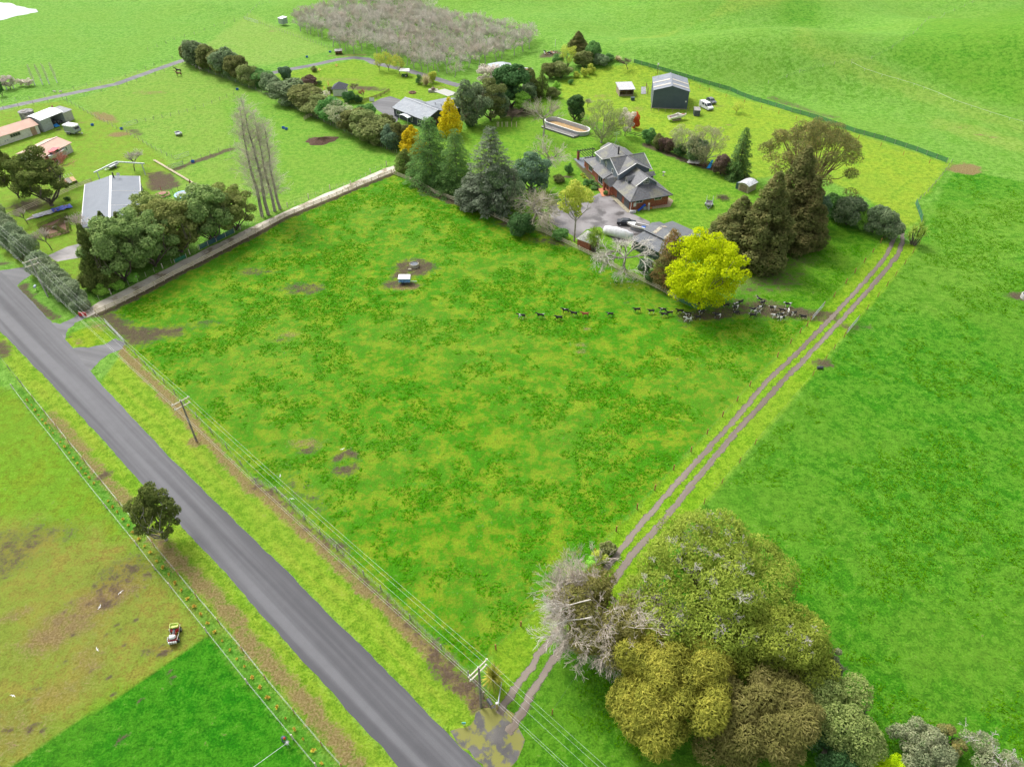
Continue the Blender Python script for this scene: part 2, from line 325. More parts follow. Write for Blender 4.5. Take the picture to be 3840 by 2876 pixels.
# lawns round the two houses
zone(GL(1, 0, (150, 650), (850, 520), (1300, 620), (1730, 745), (1700, 900), (1190, 1000), (900, 900), (400, 800)), (.13, .26, .012), (.17, .275, .02), 1, 1)
HOUSE_LAWN = TREE_FENCE + PL((2760, 1150), (3000, 900), (2860, 700), (2560, 600), (2300, 440), (2050, 330), (1800, 450), (1680, 520))
zone(HOUSE_LAWN, (.09, .24, .012), (.14, .27, .02), 1, 1)
zone(GL(2, 0, (420, 700), (700, 600), (1050, 545), (1500, 675), (2209, 905)) + GL(3, 0, (740, 1145), (1540, 1405), (1580, 1410), (1380, 1657)) + GL(3, 1, (1272, 105), (1320, 245), (1150, 330), (830, 40), (300, -200)) + GL(2, 0, (2050, 1560), (1800, 1500), (1150, 1150), (700, 1050), (420, 830)), (.155, .285, .018), (.21, .305, .022), 1.0, 1.0)
zone(GL(2, 1, (1700, 1010), (2209, 700)) + GL(3, 1, (500, 200), (1000, 400), (900, 520), (370, 1110)), (.05, .2, .004), (.09, .23, .008), 1.5, 1.5)
# ---- bare and worn places
mud(GL(0, 1, (845, 1062), (985, 1040), (1060, 1115), (1200, 1165), (1400, 1170), (1590, 1160), (1580, 1225), (1400, 1265), (1240, 1320), (1110, 1325), (960, 1190)), 1.0, 1.0)
strip(RACE_FENCE[1:] , 1.3, .95)
strip(TREE_FENCE[1:4], 1.8, 1.0); strip(TREE_FENCE[4:8], 1.1, .62); strip(TREE_FENCE[8:], 1.0, .5)
blob(1935, 830, 5, 2.2, 1, .2); blob(2060, 905, 5, 1.6, .7, -.3)
blob(*q(1, 1, 1360, 650), 4.2, 3.2, 1.1); blob(*q(1, 1, 1270, 730), 2.6, 2.2, 1); blob(*q(1, 1, 1170, 790), 2.4, 1.6, .9, .8); blob(*q(1, 1, 1290, 800), 3.2, 1.2, .9)
blob(*q(1, 1, 1290, 820), 2.8, 1.3, 1.0, 0, DRY)
blob(*q(1, 1, 410, 830), 4.5, 2.2, .75); blob(*q(1, 1, 120, 690), 2.5, 1.2, .55); blob(*q(0, 1, 2150, 690), 3, 1.6, .7); blob(*q(0, 1, 1770, 1140), 3, 1.4, .55)
blob(*q(1, 1, 290, 1230), 2.2, 1.0, .6, 0, DRY); blob(*q(1, 1, 220, 1280), 2, .8, .6)
# ring bark of the old feeding circle
p_ = G(1, 2, 775, 675); r_ = np.hypot((X - p_.x), (Y - p_.y) * .95) + NZ1 * .5; MUD[:] = np.maximum(MUD, (.95 - .5 * (np.sin(2 * np.arctan2(Y - p_.y, X - p_.x) + 1.2) > .55)) * np.exp(-((r_ - 1.8) / .95) ** 2))
blob(*q(1, 2, 430, 575), 1.6, .8, .9); blob(*q(1, 2, 400, 510), 3, 1.2, .7, 0, DRY); blob(*q(1, 2, 420, 950), 6, 2, .45, -.8); blob(*q(1, 2, 730, 1400), 2.2, .8, .8, -.7)
blob(*q(1, 2, 1470, 215), .5, .3, .8); blob(*q(2, 1, 640, 1180), .9, .7, .8, 0, DRY); blob(*q(2, 1, 600, 1320), 1.6, .6, .8, 0, DRY); blob(*q(2, 1, 600, 1375), 1.2, .6, .8, 0, DRY)
for (cx_, cy_, s_) in ((2600, 870, .4), (800, 750, .5), (1340, 940, .5), (1240, 990, .4), (1480, 1165, .6), (950, 785, .6), (1000, 960, .6), (1430, 1440, .5)):
    blob(*q(2, 1, cx_, cy_), s_, s_, .7)
# where the herd comes through the gateways
strip(GL(2, 1, (1500, 1080), (1750, 1060), (1950, 1020), (2209, 960)) + GL(3, 1, (80, 1010), (300, 1060), (540, 1070)), 2.0, .8, soft=1.4)
mud(GL(3, 1, (-100, 990), (200, 970), (350, 1010), (560, 1060), (520, 1110), (340, 1100), (100, 1090), (-60, 1080)), 1.0, 1.0)
mud(GL(3, 1, (600, 1110), (700, 1130), (880, 1150), (900, 1185), (700, 1200), (620, 1170)), .8, .8)
blob(*q(3, 1, 0, 760), 9, 5, .62, .5); blob(*q(3, 1, 170, 620), 8, 4, .5, .4); blob(*q(2, 1, 2000, 1000), 8, 4, .55); blob(*q(3, 1, 470, 1480), 2, 1.4, .95); blob(*q(3, 1, 2150, 900), 3, 1.6, 1.0)
blob(*q(3, 0, 1700, 1460), 4.6, 3.8, 1.2, .3, DRY, .35)
for cx_, cy_ in ((1640, 1105), (1690, 1090), (1840, 1165), (1930, 1185)): blob(*q(3, 0, cx_, cy_), 1.6, .8, .9, 0, DRY)
strip(GL(3, 0, (50, 850), (250, 920), (430, 985), (560, 1010)), 2.2, .62, soft=1.8)
blob(*q(2, 0, 1600, 95), 4, 1.2, .5)
# grazed paddock lower left
mud(GL(0, 3, (450, 480), (600, 300), (850, 60), (1200, 0), (1250, 150), (1000, 250), (700, 400)), .5, 4.0); blob(*q(0, 3, 560, 440), 5, 2.6, .95, .7, DRY, .8); blob(*q(0, 3, 870, 220), 5, 2.4, .95, .6, DRY, .8); blob(*q(0, 3, 950, 90), 3.5, 1.8, .62, .4); blob(*q(0, 3, 930, 240), 1.6, .9, .8, .3)
blob(*q(0, 3, 1420, 665), 1.0, .5, 1.0, .5); blob(*q(0, 3, 1300, 650), 1.6, .6, .7); blob(*q(0, 3, 120, 350), 2.2, 1, .7, .6, DRY)
blob(*q(0, 2, 100, 1400), 6, 3.5, .62, .4); blob(*q(0, 2, 50, 1550), 5, 2.5, .6, .4); blob(*q(0, 2, 1100, 1600), 4, 2.5, .6, .4); blob(*q(0, 2, 500, 1270), 4, 2, .45)
blob(*q(0, 3, 40, 1400), 5, 4, .5, .4, DRY); blob(*q(0, 3, 760, 740), 2, 3, .6, .4, DRY); blob(*q(0, 3, 500, 1020), 4, 2, .5, .4, DRY)
rr = random.Random(3)
for _ in range(46):
    blob(*q(0, 3, rr.uniform(0, 1500), rr.uniform(350, 1500)), rr.uniform(.2, .5), rr.uniform(.15, .35), .9, rr.uniform(0, 3))
# verge wear
strip([a.lerp(b, .0) + Vector((-.9, -.9, 0)) for a, b in zip(ROAD_FENCE, ROAD_FENCE)], .95, 1.0, DRY, .35)
strip([a + Vector((-.3, -.3, 0)) for a in ROAD_FENCE[5:]], 1.0, .62, MUD, .5)
strip(GL(1, 3, (1560, 760), (1750, 900), (1880, 1010), (1950, 1120)), 1.7, .75, MUD, .8)
strip(GL(0, 2, (430, 270), (620, 460), (820, 720), (960, 880), (1080, 1010)), 1.0, .85, DRY, .7); blob(*q(0, 2, 900, 790), 1.2, .8, .95, .8)
strip(GL(0, 2, (1340, 1320), (1450, 1440), (1560, 1560), (1700, 1657)) + GL(0, 3, (1720, 60), (1900, 230), (2209, 640)) + GL(1, 3, (80, 720), (300, 950), (500, 1200), (720, 1480), (880, 1657)), 1.15, .95, DRY, .8)
blob(*q(0, 2, 1380, 1340), 1.5, 1.0, .7); blob(*q(0, 2, 1695, 490), 1.35, 1.2, 1.2, 0, DRY, .25)
strip(GL(0, 1, (190, 810), (260, 920), (370, 1020), (470, 1090)), 1.0, .9, MUD, .6); blob(*q(0, 1, 20, 1350), 1.5, 3, .9, .7); blob(*q(0, 1, 20, 620), 1.5, .8, .9); blob(*q(0, 1, 850, 1160), 3, 1.2, .7, -.3, DRY)
blob(*q(0, 1, 680, 1290), 1.2, .8, .6, -.8, DRY); blob(*q(0, 1, 600, 1250), .6, .5, .9)
# left side
blob(*q(0, 0, 900, 1010), 7, 2.2, 1.0, -.7, DRY); blob(*q(0, 0, 1040, 1160), 3.5, 2, 1.2, 0, DRY); blob(*q(0, 0, 1320, 800), 6, 2, .6, 0, DRY); blob(*q(0, 0, 530, 1120), 2.5, 1, .8); blob(*q(0, 0, 690, 1060), 2, .8, .7, 0, DRY); blob(*q(0, 0, 1160, 1140), 4, 1.6, .75, -.7)
strip(GL(0, 0, (1500, 1470), (1700, 1390), (1850, 1340), (1990, 1290)), 1.3, .95, MUD, .8)
mud(PL((555, 680), (560, 720), (640, 715), (680, 690), (640, 650), (600, 640), (545, 652)), 1.0, .6); blob(600, 685, 4, 3, .9, 0, DRY)
blob(110, 770, 5, 3.5, .95); blob(*q(0, 1, 480, 350), .1, .1, 0)
blob(*q(1, 0, 560, 1205), 5.5, 3.6, .5); strip(HEDGE_FENCE, 1.2, .45); blob(*q(1, 0, 800, 480), 8, 1.6, .7, .1, DRY); blob(*q(1, 0, 140, 270), 2, 1, .8, 0, DRY)
blob(*q(1, 0, 940, 765), 7, 2.4, 1.0, -.2); blob(*q(1, 0, 1600, 755), 3, 1, .7, 0, DRY); blob(*q(1, 0, 700, 690), 12, 2.5, .5, 0, DRY, .9)
blob(*q(2, 0, 340, 470), 5, 3, 1.1); strip(GL(2, 0, (1150, 1250), (1350, 1330), (1500, 1390), (1740, 1460), (2000, 1530)), 1.4, 1.0, MUD, .8); blob(*q(2, 0, 0, 980), 9, 4, 1.0)
strip(GL(2, 0, (560, 1380), (620, 1470), (680, 1540), (760, 1640)), 1.0, .9, MUD, .5); blob(*q(2, 0, 480, 1530), 1.6, .9, 1.0); blob(*q(2, 0, 620, 880), 3, 1.5, .6)
for cx_, cy_, rx_, ry_ in ((770, 830, 3, 2), (1090, 940, 3, 2), (1780, 915, 3, 1.5), (1880, 1080, 2, 1)): blob(*q(2, 0, cx_, cy_), rx_, ry_, .55, 0, DRY)
GZ = zt(X, Y)
nx, ny = len(xs), len(ys); ii = np.arange(nx * ny).reshape(ny, nx)
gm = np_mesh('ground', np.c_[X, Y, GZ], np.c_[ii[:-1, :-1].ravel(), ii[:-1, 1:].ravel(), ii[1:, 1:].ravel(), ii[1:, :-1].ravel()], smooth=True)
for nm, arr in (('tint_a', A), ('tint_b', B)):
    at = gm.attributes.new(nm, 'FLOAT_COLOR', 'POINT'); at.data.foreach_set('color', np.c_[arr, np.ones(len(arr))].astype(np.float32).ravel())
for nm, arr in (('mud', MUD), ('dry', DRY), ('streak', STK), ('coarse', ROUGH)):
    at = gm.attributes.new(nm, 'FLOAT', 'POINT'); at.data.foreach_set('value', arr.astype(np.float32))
def stretch(t, vec, ang, sx, sy):
    a = t.nodes.new('ShaderNodeMapping'); a.inputs['Rotation'].default_value = (0, 0, ang); t.links.new(vec, a.inputs[0])
    b = t.nodes.new('ShaderNodeMapping'); b.inputs['Scale'].default_value = (sx, sy, 1); t.links.new(a.outputs[0], b.inputs[0]); return b.outputs[0]
def ground_mat():
    m, t, out = nodes('pasture'); p = t.nodes.new('ShaderNodeBsdfPrincipled'); t.links.new(p.outputs[0], out.inputs[0])
    tc = t.nodes.new('ShaderNodeTexCoord').outputs['Object']
    def at(n):
        a = t.nodes.new('ShaderNodeAttribute'); a.attribute_name = n; return a
    a, b = at('tint_a').outputs['Color'], at('tint_b').outputs['Color']; md, dr, st, co = [at(n).outputs['Fac'] for n in ('mud', 'dry', 'streak', 'coarse')]
    n1 = noise(t, tc, .24, 7, .68); n2 = noise(t, tc, .8, 7, .74); n3 = noise(t, tc, 3.6, 5, .75); n4 = noise(t, tc, .035, 3, .5)
    ns = noise(t, stretch(t, tc, R(43), .05, .75), 1.0, 5, .6)
    f = mth(t, 'ADD', mth(t, 'ADD', mth(t, 'MULTIPLY', n1, .9), mth(t, 'MULTIPLY', n2, 1.05)), mth(t, 'MULTIPLY', n3, .5))
    f = sstep(t, f, 1.10, 1.30)
    c = mixc(t, f, a, b)
    # mown streaks along the road
    c = mixc(t, mth(t, 'MULTIPLY', mth(t, 'MULTIPLY', sstep(t, ns, .5, .66), st), .45), c, (.25, .29, .03))
    c = mixc(t, mth(t, 'MULTIPLY', mth(t, 'MULTIPLY', sstep(t, ns, .48, .34), st), .5), c, (.10, .245, .006))
    # tuft grain: thick and thin sward, with shade between tufts painted in
    gr = mth(t, 'ADD', mth(t, 'MULTIPLY', sstep(t, n3, .36, .64), .55), mth(t, 'MULTIPLY', sstep(t, n2, .34, .66), .50))
    gr = mth(t, 'ADD', .60, gr)
    c = mixc(t, 1.0, c, gr, 'MULTIPLY')
    c = mixc(t, mth(t, 'MULTIPLY', sstep(t, n4, .4, .65), .22), c, (.17, .29, .03))
    # thin worn spots on rough pasture
    wn = noise(t, tc, .55, 7, .72); c = mixc(t, mth(t, 'MULTIPLY', mth(t, 'MULTIPLY', sstep(t, wn, .66, .74), co), .55), c, (.13, .12, .045))
    # straw and soil
    e = mth(t, 'ADD', mth(t, 'MULTIPLY', mth(t, 'SUBTRACT', n2, .5), 2.6), mth(t, 'MULTIPLY', mth(t, 'SUBTRACT', n3, .5), 1.7))
    dcol = mixc(t, sstep(t, n3, .35, .68), (.15, .095, .04), (.33, .25, .12))
    c = mixc(t, mth(t, 'MULTIPLY', sstep(t, mth(t, 'ADD', dr, e), .22, 1.0), .92), c, dcol)
    mcol = mixc(t, sstep(t, n3, .3, .7), (.055, .038, .026), (.145, .105, .075))
    c = mixc(t, mth(t, 'MULTIPLY', sstep(t, mth(t, 'ADD', md, e), .30, .92), .95), c, mcol)
    t.links.new(c, p.inputs['Base Color']); p.inputs['Roughness'].default_value = .95; p.inputs['Specular IOR Level'].default_value = .12
    bp = t.nodes.new('ShaderNodeBump'); bp.inputs['Strength'].default_value = 1.0; bp.inputs['Distance'].default_value = .5
    t.links.new(mth(t, 'ADD', mth(t, 'MULTIPLY', n2, .6), mth(t, 'MULTIPLY', n3, .5)), bp.inputs['Height']); t.links.new(bp.outputs[0], p.inputs['Normal'])
    return m
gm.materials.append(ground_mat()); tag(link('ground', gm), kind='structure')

# ---------------------------------------------------------------- sealed and gravelled sheets
def sheet(name, pts, z, m, jit=.12, step=.7, parent=None):
    """flat sheet with a ragged edge"""
    P = resample(list(pts) + [pts[0]], step)[:-1]
    if jit:
        arr = np.array([(p.x, p.y) for p in P]); ang = vnoise(arr[:, 0], arr[:, 1], 1.1, 5) + vnoise(arr[:, 0], arr[:, 1], .35, 6); c0 = arr.mean(0)
        tn = np.roll(arr, -1, 0) - np.roll(arr, 1, 0); nrm = np.c_[tn[:, 1], -tn[:, 0]] / (np.linalg.norm(tn, axis=1)[:, None] + 1e-9); arr = arr + nrm * (ang * 2 * jit)[:, None]
        P = [Vector((a[0], a[1], 0)) for a in arr]
    from mathutils.geometry import tessellate_polygon
    tris = tessellate_polygon([[Vector((p.x, p.y, 0)) for p in P]])
    me = bpy.data.meshes.new(name); me.from_pydata([(p.x, p.y, z) for p in P], [], [tuple(t_) for t_ in tris]); me.update(); me.materials.append(m)
    for pl in me.polygons:
        if pl.normal.z < 0: pl.flip()
    o = link(name, me, parent)
    if not parent: o['kind'] = 'structure'
    return o
def ribbon(name, pts, wd, z, m, jit=.1, step=1.0, kind='structure'):
    P = resample(pts, step); n = len(P); arr = np.array([(p.x, p.y) for p in P]); tn = np.gradient(arr, axis=0); tn /= np.linalg.norm(tn, axis=1)[:, None]; nr = np.c_[-tn[:, 1], tn[:, 0]]
    wl = wd / 2 + (vnoise(arr[:, 0], arr[:, 1], .9, 3) + vnoise(arr[:, 0], arr[:, 1], 2.1, 8)) * jit; wr = wd / 2 + (vnoise(arr[:, 0], arr[:, 1], .9, 4) + vnoise(arr[:, 0], arr[:, 1], 2.1, 9)) * jit
    V = np.r_[np.c_[arr + nr * wl[:, None], np.full(n, z)], np.c_[arr - nr * wr[:, None], np.full(n, z)]]
    V[:, 2] = z + zt(V[:, 0], V[:, 1])
    i = np.arange(n - 1); me = np_mesh(name, V, np.c_[i, i + n, i + n + 1, i + 1], m); e_ = me.attributes.new('across', 'FLOAT', 'POINT'); e_.data.foreach_set('value', np.r_[np.full(n, -1.), np.full(n, 1.)].astype(np.float32)); o = link(name, me); o['kind'] = kind; return o
def road_mat(name, c1, c2, ang, fine=30.0, moss=None, wet=None, rough=.8, st=(.012, .55)):
    m, t, out = nodes(name); p = t.nodes.new('ShaderNodeBsdfPrincipled'); t.links.new(p.outputs[0], out.inputs[0]); tc = t.nodes.new('ShaderNodeTexCoord').outputs['Object']
    s = noise(t, stretch(t, tc, ang, *st), 1.0, 3, .5); c = mixc(t, sstep(t, s, .36, .64), c1, c2)
    g = noise(t, tc, fine, 3, .7); c = mixc(t, 1.0, c, mth(t, 'ADD', .72, mth(t, 'MULTIPLY', g, .56)), 'MULTIPLY')
    b = noise(t, tc, .5, 6, .6); c = mixc(t, 1.0, c, mth(t, 'ADD', .86, mth(t, 'MULTIPLY', b, .28)), 'MULTIPLY')
    r_ = rough
    if moss: c = mixc(t, mth(t, 'MULTIPLY', sstep(t, noise(t, tc, moss[1], 6, .65), moss[2], moss[2] + .1), moss[3]), c, moss[0])
    if wet:
        wn = sstep(t, noise(t, tc, .22, 5, .6), .5, .6); c = mixc(t, mth(t, 'MULTIPLY', wn, .75), c, wet); p.inputs['Specular IOR Level'].default_value = .5
        t.links.new(mth(t, 'SUBTRACT', rough, mth(t, 'MULTIPLY', wn, .45)), p.inputs['Roughness'])
    else: p.inputs['Roughness'].default_value = rough
    t.links.new(c, p.inputs['Base Color']); bp = t.nodes.new('ShaderNodeBump'); bp.inputs['Distance'].default_value = .02; t.links.new(g, bp.inputs['Height']); t.links.new(bp.outputs[0], p.inputs['Normal'])
    return m
RA = math.atan2((ROAD_R[1] - ROAD_R[3]).y, (ROAD_R[1] - ROAD_R[3]).x)
M_ROAD = road_mat('asphalt', (.062, .062, .068), (.118, .118, .126), -RA, 14)
M_GRAV = road_mat('gravel', (.075, .072, .07), (.14, .13, .12), .3, 9, moss=((.19, .19, .03), .5, .44, .9), st=(.3, .3))
M_GRAV2 = road_mat('driveway_gravel', (.10, .10, .105), (.15, .15, .155), .3, 9)
M_CONC = road_mat('race_concrete', (.46, .41, .33), (.56, .51, .42), .45, 6, moss=((.16, .12, .05), .3, .52, .75))
M_DRIVE = road_mat('yard_concrete', (.17, .155, .155), (.25, .235, .235), .8, 5, wet=(.045, .038, .034), rough=.75, st=(.18, .2))
M_RUT = road_mat('rut_soil', (.135, .105, .08), (.205, .17, .135), -.9, 7, moss=((.15, .2, .03), .8, .62, .7))
tr_ = M_RUT.node_tree; at_ = tr_.nodes.new('ShaderNodeAttribute'); at_.attribute_name = 'across'; tcr = tr_.nodes.new('ShaderNodeTexCoord').outputs['Object']      # grass creeps in from the edges
ed_ = mth(tr_, 'ADD', mth(tr_, 'ABSOLUTE', at_.outputs['Fac']), mth(tr_, 'MULTIPLY', mth(tr_, 'SUBTRACT', noise(tr_, tcr, 1.6, 6, .7), .5), 1.7)); k_ = sstep(tr_, ed_, .55, .95)
tp_ = tr_.nodes.new('ShaderNodeBsdfTransparent'); mx_ = tr_.nodes.new('ShaderNodeMixShader'); on_ = next(n for n in tr_.nodes if n.type == 'OUTPUT_MATERIAL'); bs_ = on_.inputs[0].links[0].from_socket
tr_.links.new(k_, mx_.inputs[0]); tr_.links.new(bs_, mx_.inputs[1]); tr_.links.new(tp_.outputs[0], mx_.inputs[2]); tr_.links.new(mx_.outputs[0], on_.inputs[0])
sheet('road', ROAD_R + list(reversed(ROAD_L)), .012, M_ROAD, .09)
sheet('gateway_apron', GL(0, 1, (585, 1345), (760, 1345), (900, 1312), (1000, 1262), (1085, 1310), (1060, 1352), (940, 1400), (850, 1470), (785, 1545), (690, 1475)), .006, M_GRAV2, .2)
sheet('race_apron', GL(0, 1, (440, 1130), (520, 1145), (640, 1085), (700, 1040), (745, 1085), (640, 1130), (570, 1200), (540, 1290), (470, 1230)), .007, M_GRAV2, .3)
sheet('side_drive', GL(0, 1, (-260, 690), (0, 680), (180, 655), (262, 640), (300, 700), (200, 760), (150, 810), (120, 850), (-100, 800)), .007, M_GRAV2, .2)
sheet('house_drive', GL(0, 1, (405, 552), (560, 480), (700, 440), (780, 420), (800, 520), (720, 565), (600, 580), (495, 605)), .006, road_mat('damp_drive', (.2, .19, .185), (.27, .255, .25), .5, 5, wet=(.12, .1, .09)), .15)
sheet('gravel_entrance', GL(1, 3, (1700, 1350), (1800, 1330), (1880, 1240), (1960, 1150), (2060, 1100), (2170, 1140), (2209, 1200)) + GL(2, 3, (60, 1330), (110, 1420), (60, 1530)) + GL(1, 3, (2190, 1660), (2150, 1900), (2100, 1950), (1900, 1600)), .006, M_GRAV, .35)
race_l = GL(0, 1, (690, 1045), (850, 950), (1200, 780), (1640, 560), (2209, 285)) + GL(1, 1, (300, 145), (620, 5)) + GL(1, 0, (850, 1570), (1110, 1455))
race_r = GL(0, 1, (745, 1088), (835, 1045), (1250, 848), (1750, 588), (2209, 350)) + GL(1, 1, (250, 215), (700, 30)) + GL(1, 0, (1000, 1560), (1160, 1495))
sheet('race_lane', race_l + GL(1, 0, (1200, 1430), (1210, 1480)) + list(reversed(race_r)), .010, M_CONC, .12)
sheet('yard', GL(2, 1, (330, 112), (480, 80), (660, 60), (770, 5), (890, 35), (960, 110), (1025, 180), (1190, 258), (1190, 300), (1100, 420), (900, 440), (760, 300), (640, 325), (560, 400), (440, 330), (330, 262)), .008, M_DRIVE, .05)
ribbon('top_drive', DRIVE_TOP, 3.3, .006, M_GRAV2, .25); ribbon('top_drive', DRIVE_TOP2, 3.3, .006, M_GRAV2, .25)
sheet('parking_area', GL(1, 0, (975, 905), (1080, 850), (1160, 832), (1240, 860), (1270, 930), (1210, 1060), (1100, 985)), .007, M_GRAV2, .2)
RUT_L = GL(3, 1, (1130, 300), (1095, 370), (1062, 470), (985, 600), (900, 700), (720, 900), (560, 1070), (400, 1240), (200, 1440), (0, 1620)) + GL(2, 2, (2080, 120), (1900, 330), (1600, 660), (1300, 990), (1060, 1270), (880, 1510)) + GL(2, 3, (700, 50), (540, 250), (400, 470), (250, 660), (110, 870), (0, 1010)) + GL(1, 3, (2160, 1090), (2100, 1200))
RUT_R = GL(3, 1, (1135, 300), (1158, 360), (1160, 440), (1110, 560), (960, 740), (800, 920), (640, 1100), (450, 1300), (250, 1510), (110, 1650)) + GL(2, 2, (2209, 120), (2000, 335), (1700, 690), (1450, 1000), (1250, 1240), (1020, 1490)) + GL(2, 3, (820, 130), (640, 350), (470, 570), (330, 770), (180, 1000), (90, 1180), (20, 1290)) + GL(1, 3, (2170, 1360))
ribbon('farm_track', RUT_L, 1.15, .012, M_RUT, .25, .5); ribbon('farm_track', RUT_R, 1.2, .012, M_RUT, .25, .5)
# pond in the far corner
pond = GL(0, 0, (-400, 60), (0, 25), (80, 28), (170, 55), (250, 75), (310, 90), (335, 105), (240, 125), (150, 140), (60, 165), (0, 180), (-400, 260))
mw, tw, ow = nodes('pond_water'); pw = tw.nodes.new('ShaderNodeBsdfPrincipled'); tw.links.new(pw.outputs[0], ow.inputs[0]); pw.inputs['Base Color'].default_value = (.30, .32, .32, 1); pw.inputs['Roughness'].default_value = .08; pw.inputs['IOR'].default_value = 1.33
sheet('pond', pond, .03, mw, .6, 2.0)
# ================================================================ plants: prototype meshes
def unit(v): return v / (np.linalg.norm(v, axis=-1, keepdims=True) + 1e-9)
def rnd(n, g): return unit(g.normal(size=(n, 3)))
def cards(P, N, T, ln, wd):
    """leaf faces: kite shapes at P, facing N, pointing T"""
    n = len(P); T = unit(T - (T * N).sum(1)[:, None] * N); Bv = np.cross(N, T); ln = np.broadcast_to(ln, n)[:, None]; wd = np.broadcast_to(wd, n)[:, None]
    V = np.stack([P - T * ln * .5, P + Bv * wd * .5 - T * ln * .05, P + T * ln * .5, P - Bv * wd * .5 - T * ln * .05], 1).reshape(-1, 3)
    return V, np.arange(n * 4).reshape(n, 4)
def tubes(segs, n=4):
    S = np.asarray(segs, float); p0, p1, r0, r1 = S[:, :3], S[:, 3:6], S[:, 6], S[:, 7]; d = unit(p1 - p0)
    ref = np.where(np.abs(d[:, 2:3]) > .9, np.array([[1., 0, 0]]), np.array([[0, 0, 1.]])); u = unit(np.cross(d, ref)); v = np.cross(d, u)
    an = np.arange(n) * 2 * np.pi / n; ring = u[:, None] * np.cos(an)[None, :, None] + v[:, None] * np.sin(an)[None, :, None]
    V = np.concatenate([p0[:, None] + ring * r0[:, None, None], p1[:, None] + ring * r1[:, None, None]], 1).reshape(-1, 3)
    b = np.arange(len(S))[:, None] * 2 * n; i = np.arange(n); j = (i + 1) % n
    return V, np.stack([b + i, b + j, b + n + j, b + n + i], 2).reshape(-1, 4)
def join(*vf):
    o = 0; Vs = []; Fs = []
    for V, F in vf: Vs.append(V); Fs.append(F + o); o += len(V)
    return np.concatenate(Vs), np.concatenate(Fs)
def blobs_leaves(cen, rad, n, leaf, g, aspect=.55, up=.35, center=None, squash=1.0, keep=.72, along=None):
    want = n; n = int(n * 2.3); k = len(cen); pr = rad ** 2 / (rad ** 2).sum(); idx = g.choice(k, n, p=pr); D = rnd(n, g); D[:, 2] += .15; D = unit(D)
    P = cen[idx] + D * (rad[idx] * g.uniform(.72, 1.08, n))[:, None] * np.array([1, 1, squash])
    dd = np.linalg.norm((P[:, None] - cen[None]) / np.array([1, 1, squash]), axis=2) / rad[None]; dd[np.arange(n), idx] = 9
    ok = (dd > keep).all(1) & (P[:, 2] > .03); P, D = P[ok][:int(want * 1.15)], D[ok][:int(want * 1.15)]; n = len(P)
    N = unit(D + rnd(n, g) * .8 + np.array([0, 0, up])); T = rnd(n, g) if along is None else unit(D + np.array([0, 0, along]) + rnd(n, g) * .5)
    L = leaf * g.uniform(.6, 1.35, n); return cards(P, N, T, L, L * aspect)
def lobed(ncl, nl, W, Hh, g, sub=(.26, .4)):
    """clump centres gathered into a few big lobes, so that the crown has hollows and an uneven outline"""
    E_ = np.array([W / 2, W / 2, Hh / 2]); Ld = rnd(nl, g); Ld[:, 2] = np.abs(Ld[:, 2]) * .9 - .25; Lc = Ld * g.uniform(.5, .72, nl)[:, None]; Lr = g.uniform(*sub, nl); i = g.integers(0, nl, ncl)
    return (Lc[i] + rnd(ncl, g) * (Lr[i] * g.uniform(.55, 1, ncl))[:, None]) * E_
def branchy(g, base, d, ln, r, lev, maxlev, kids, spread, up, shrink, out, tips, wob=.25):
    """recursive limb: two bent pieces, then forks"""
    d = unit(np.array(d)); m = base + d * ln * .5 + g.normal(size=3) * ln * .05; d2 = unit(d + g.normal(size=3) * wob + np.array([0, 0, up])); e = m + d2 * ln * .5
    r2 = r * .68; out.append((*base, *m, r, r * .84)); out.append((*m, *e, r * .84, r2))
    if lev >= maxlev: tips.append((e, d2)); return
    for i in range(kids[lev]):
        a = g.uniform(0, 6.283); ax = unit(np.cross(d2, g.normal(size=3))); s = spread[lev] * g.uniform(.6, 1.3)
        dn = unit(d2 * math.cos(s) + ax * math.sin(s) + np.array([0, 0, up * .5])); st = e if i < 2 or lev == 0 else m + (e - m) * g.uniform(.0, 1)
        branchy(g, st, dn, ln * shrink * g.uniform(.75, 1.2), r2 * (.75 if i else .9), lev + 1, maxlev, kids, spread, up, shrink, out, tips, wob)
PROTO = {}
def reg(name, trunk, crown, h, w_, norm=True):
    """store a prototype, its crown fitted to height h and width w_"""
    if norm:
        co = np.empty(len(crown.vertices) * 3, np.float32); crown.vertices.foreach_get('co', co); co = co.reshape(-1, 3); kr = (w_ / 2) / np.percentile(np.hypot(co[:, 0], co[:, 1]), 97.5); kz = h / np.percentile(co[:, 2], 99.7)
        co *= np.array([kr, kr, kz], np.float32); crown.vertices.foreach_set('co', co.ravel()); crown.update()
        if trunk is not None:
            ct = np.empty(len(trunk.vertices) * 3, np.float32); trunk.vertices.foreach_get('co', ct); ct = ct.reshape(-1, 3); up_ = ct[:, 2] > .1
            if norm == 'twig': ct *= np.array([kr, kr, kz], np.float32)
            else:
                r_ = np.hypot(ct[:, 0], ct[:, 1]); f = np.minimum(1, .36 * w_ / np.maximum(r_.max(), 1e-3)); ct[:, :2] *= np.where(r_ > .1 * w_, f, 1)[:, None] if False else 1; lim = .40 * w_; ct[:, :2] *= np.minimum(1, lim / np.maximum(r_, 1e-3))[:, None]; ct[:, 2] = np.minimum(ct[:, 2], h * .86)
            trunk.vertices.foreach_set('co', ct.ravel()); trunk.update()
    PROTO[name] = (trunk, crown, h, w_)
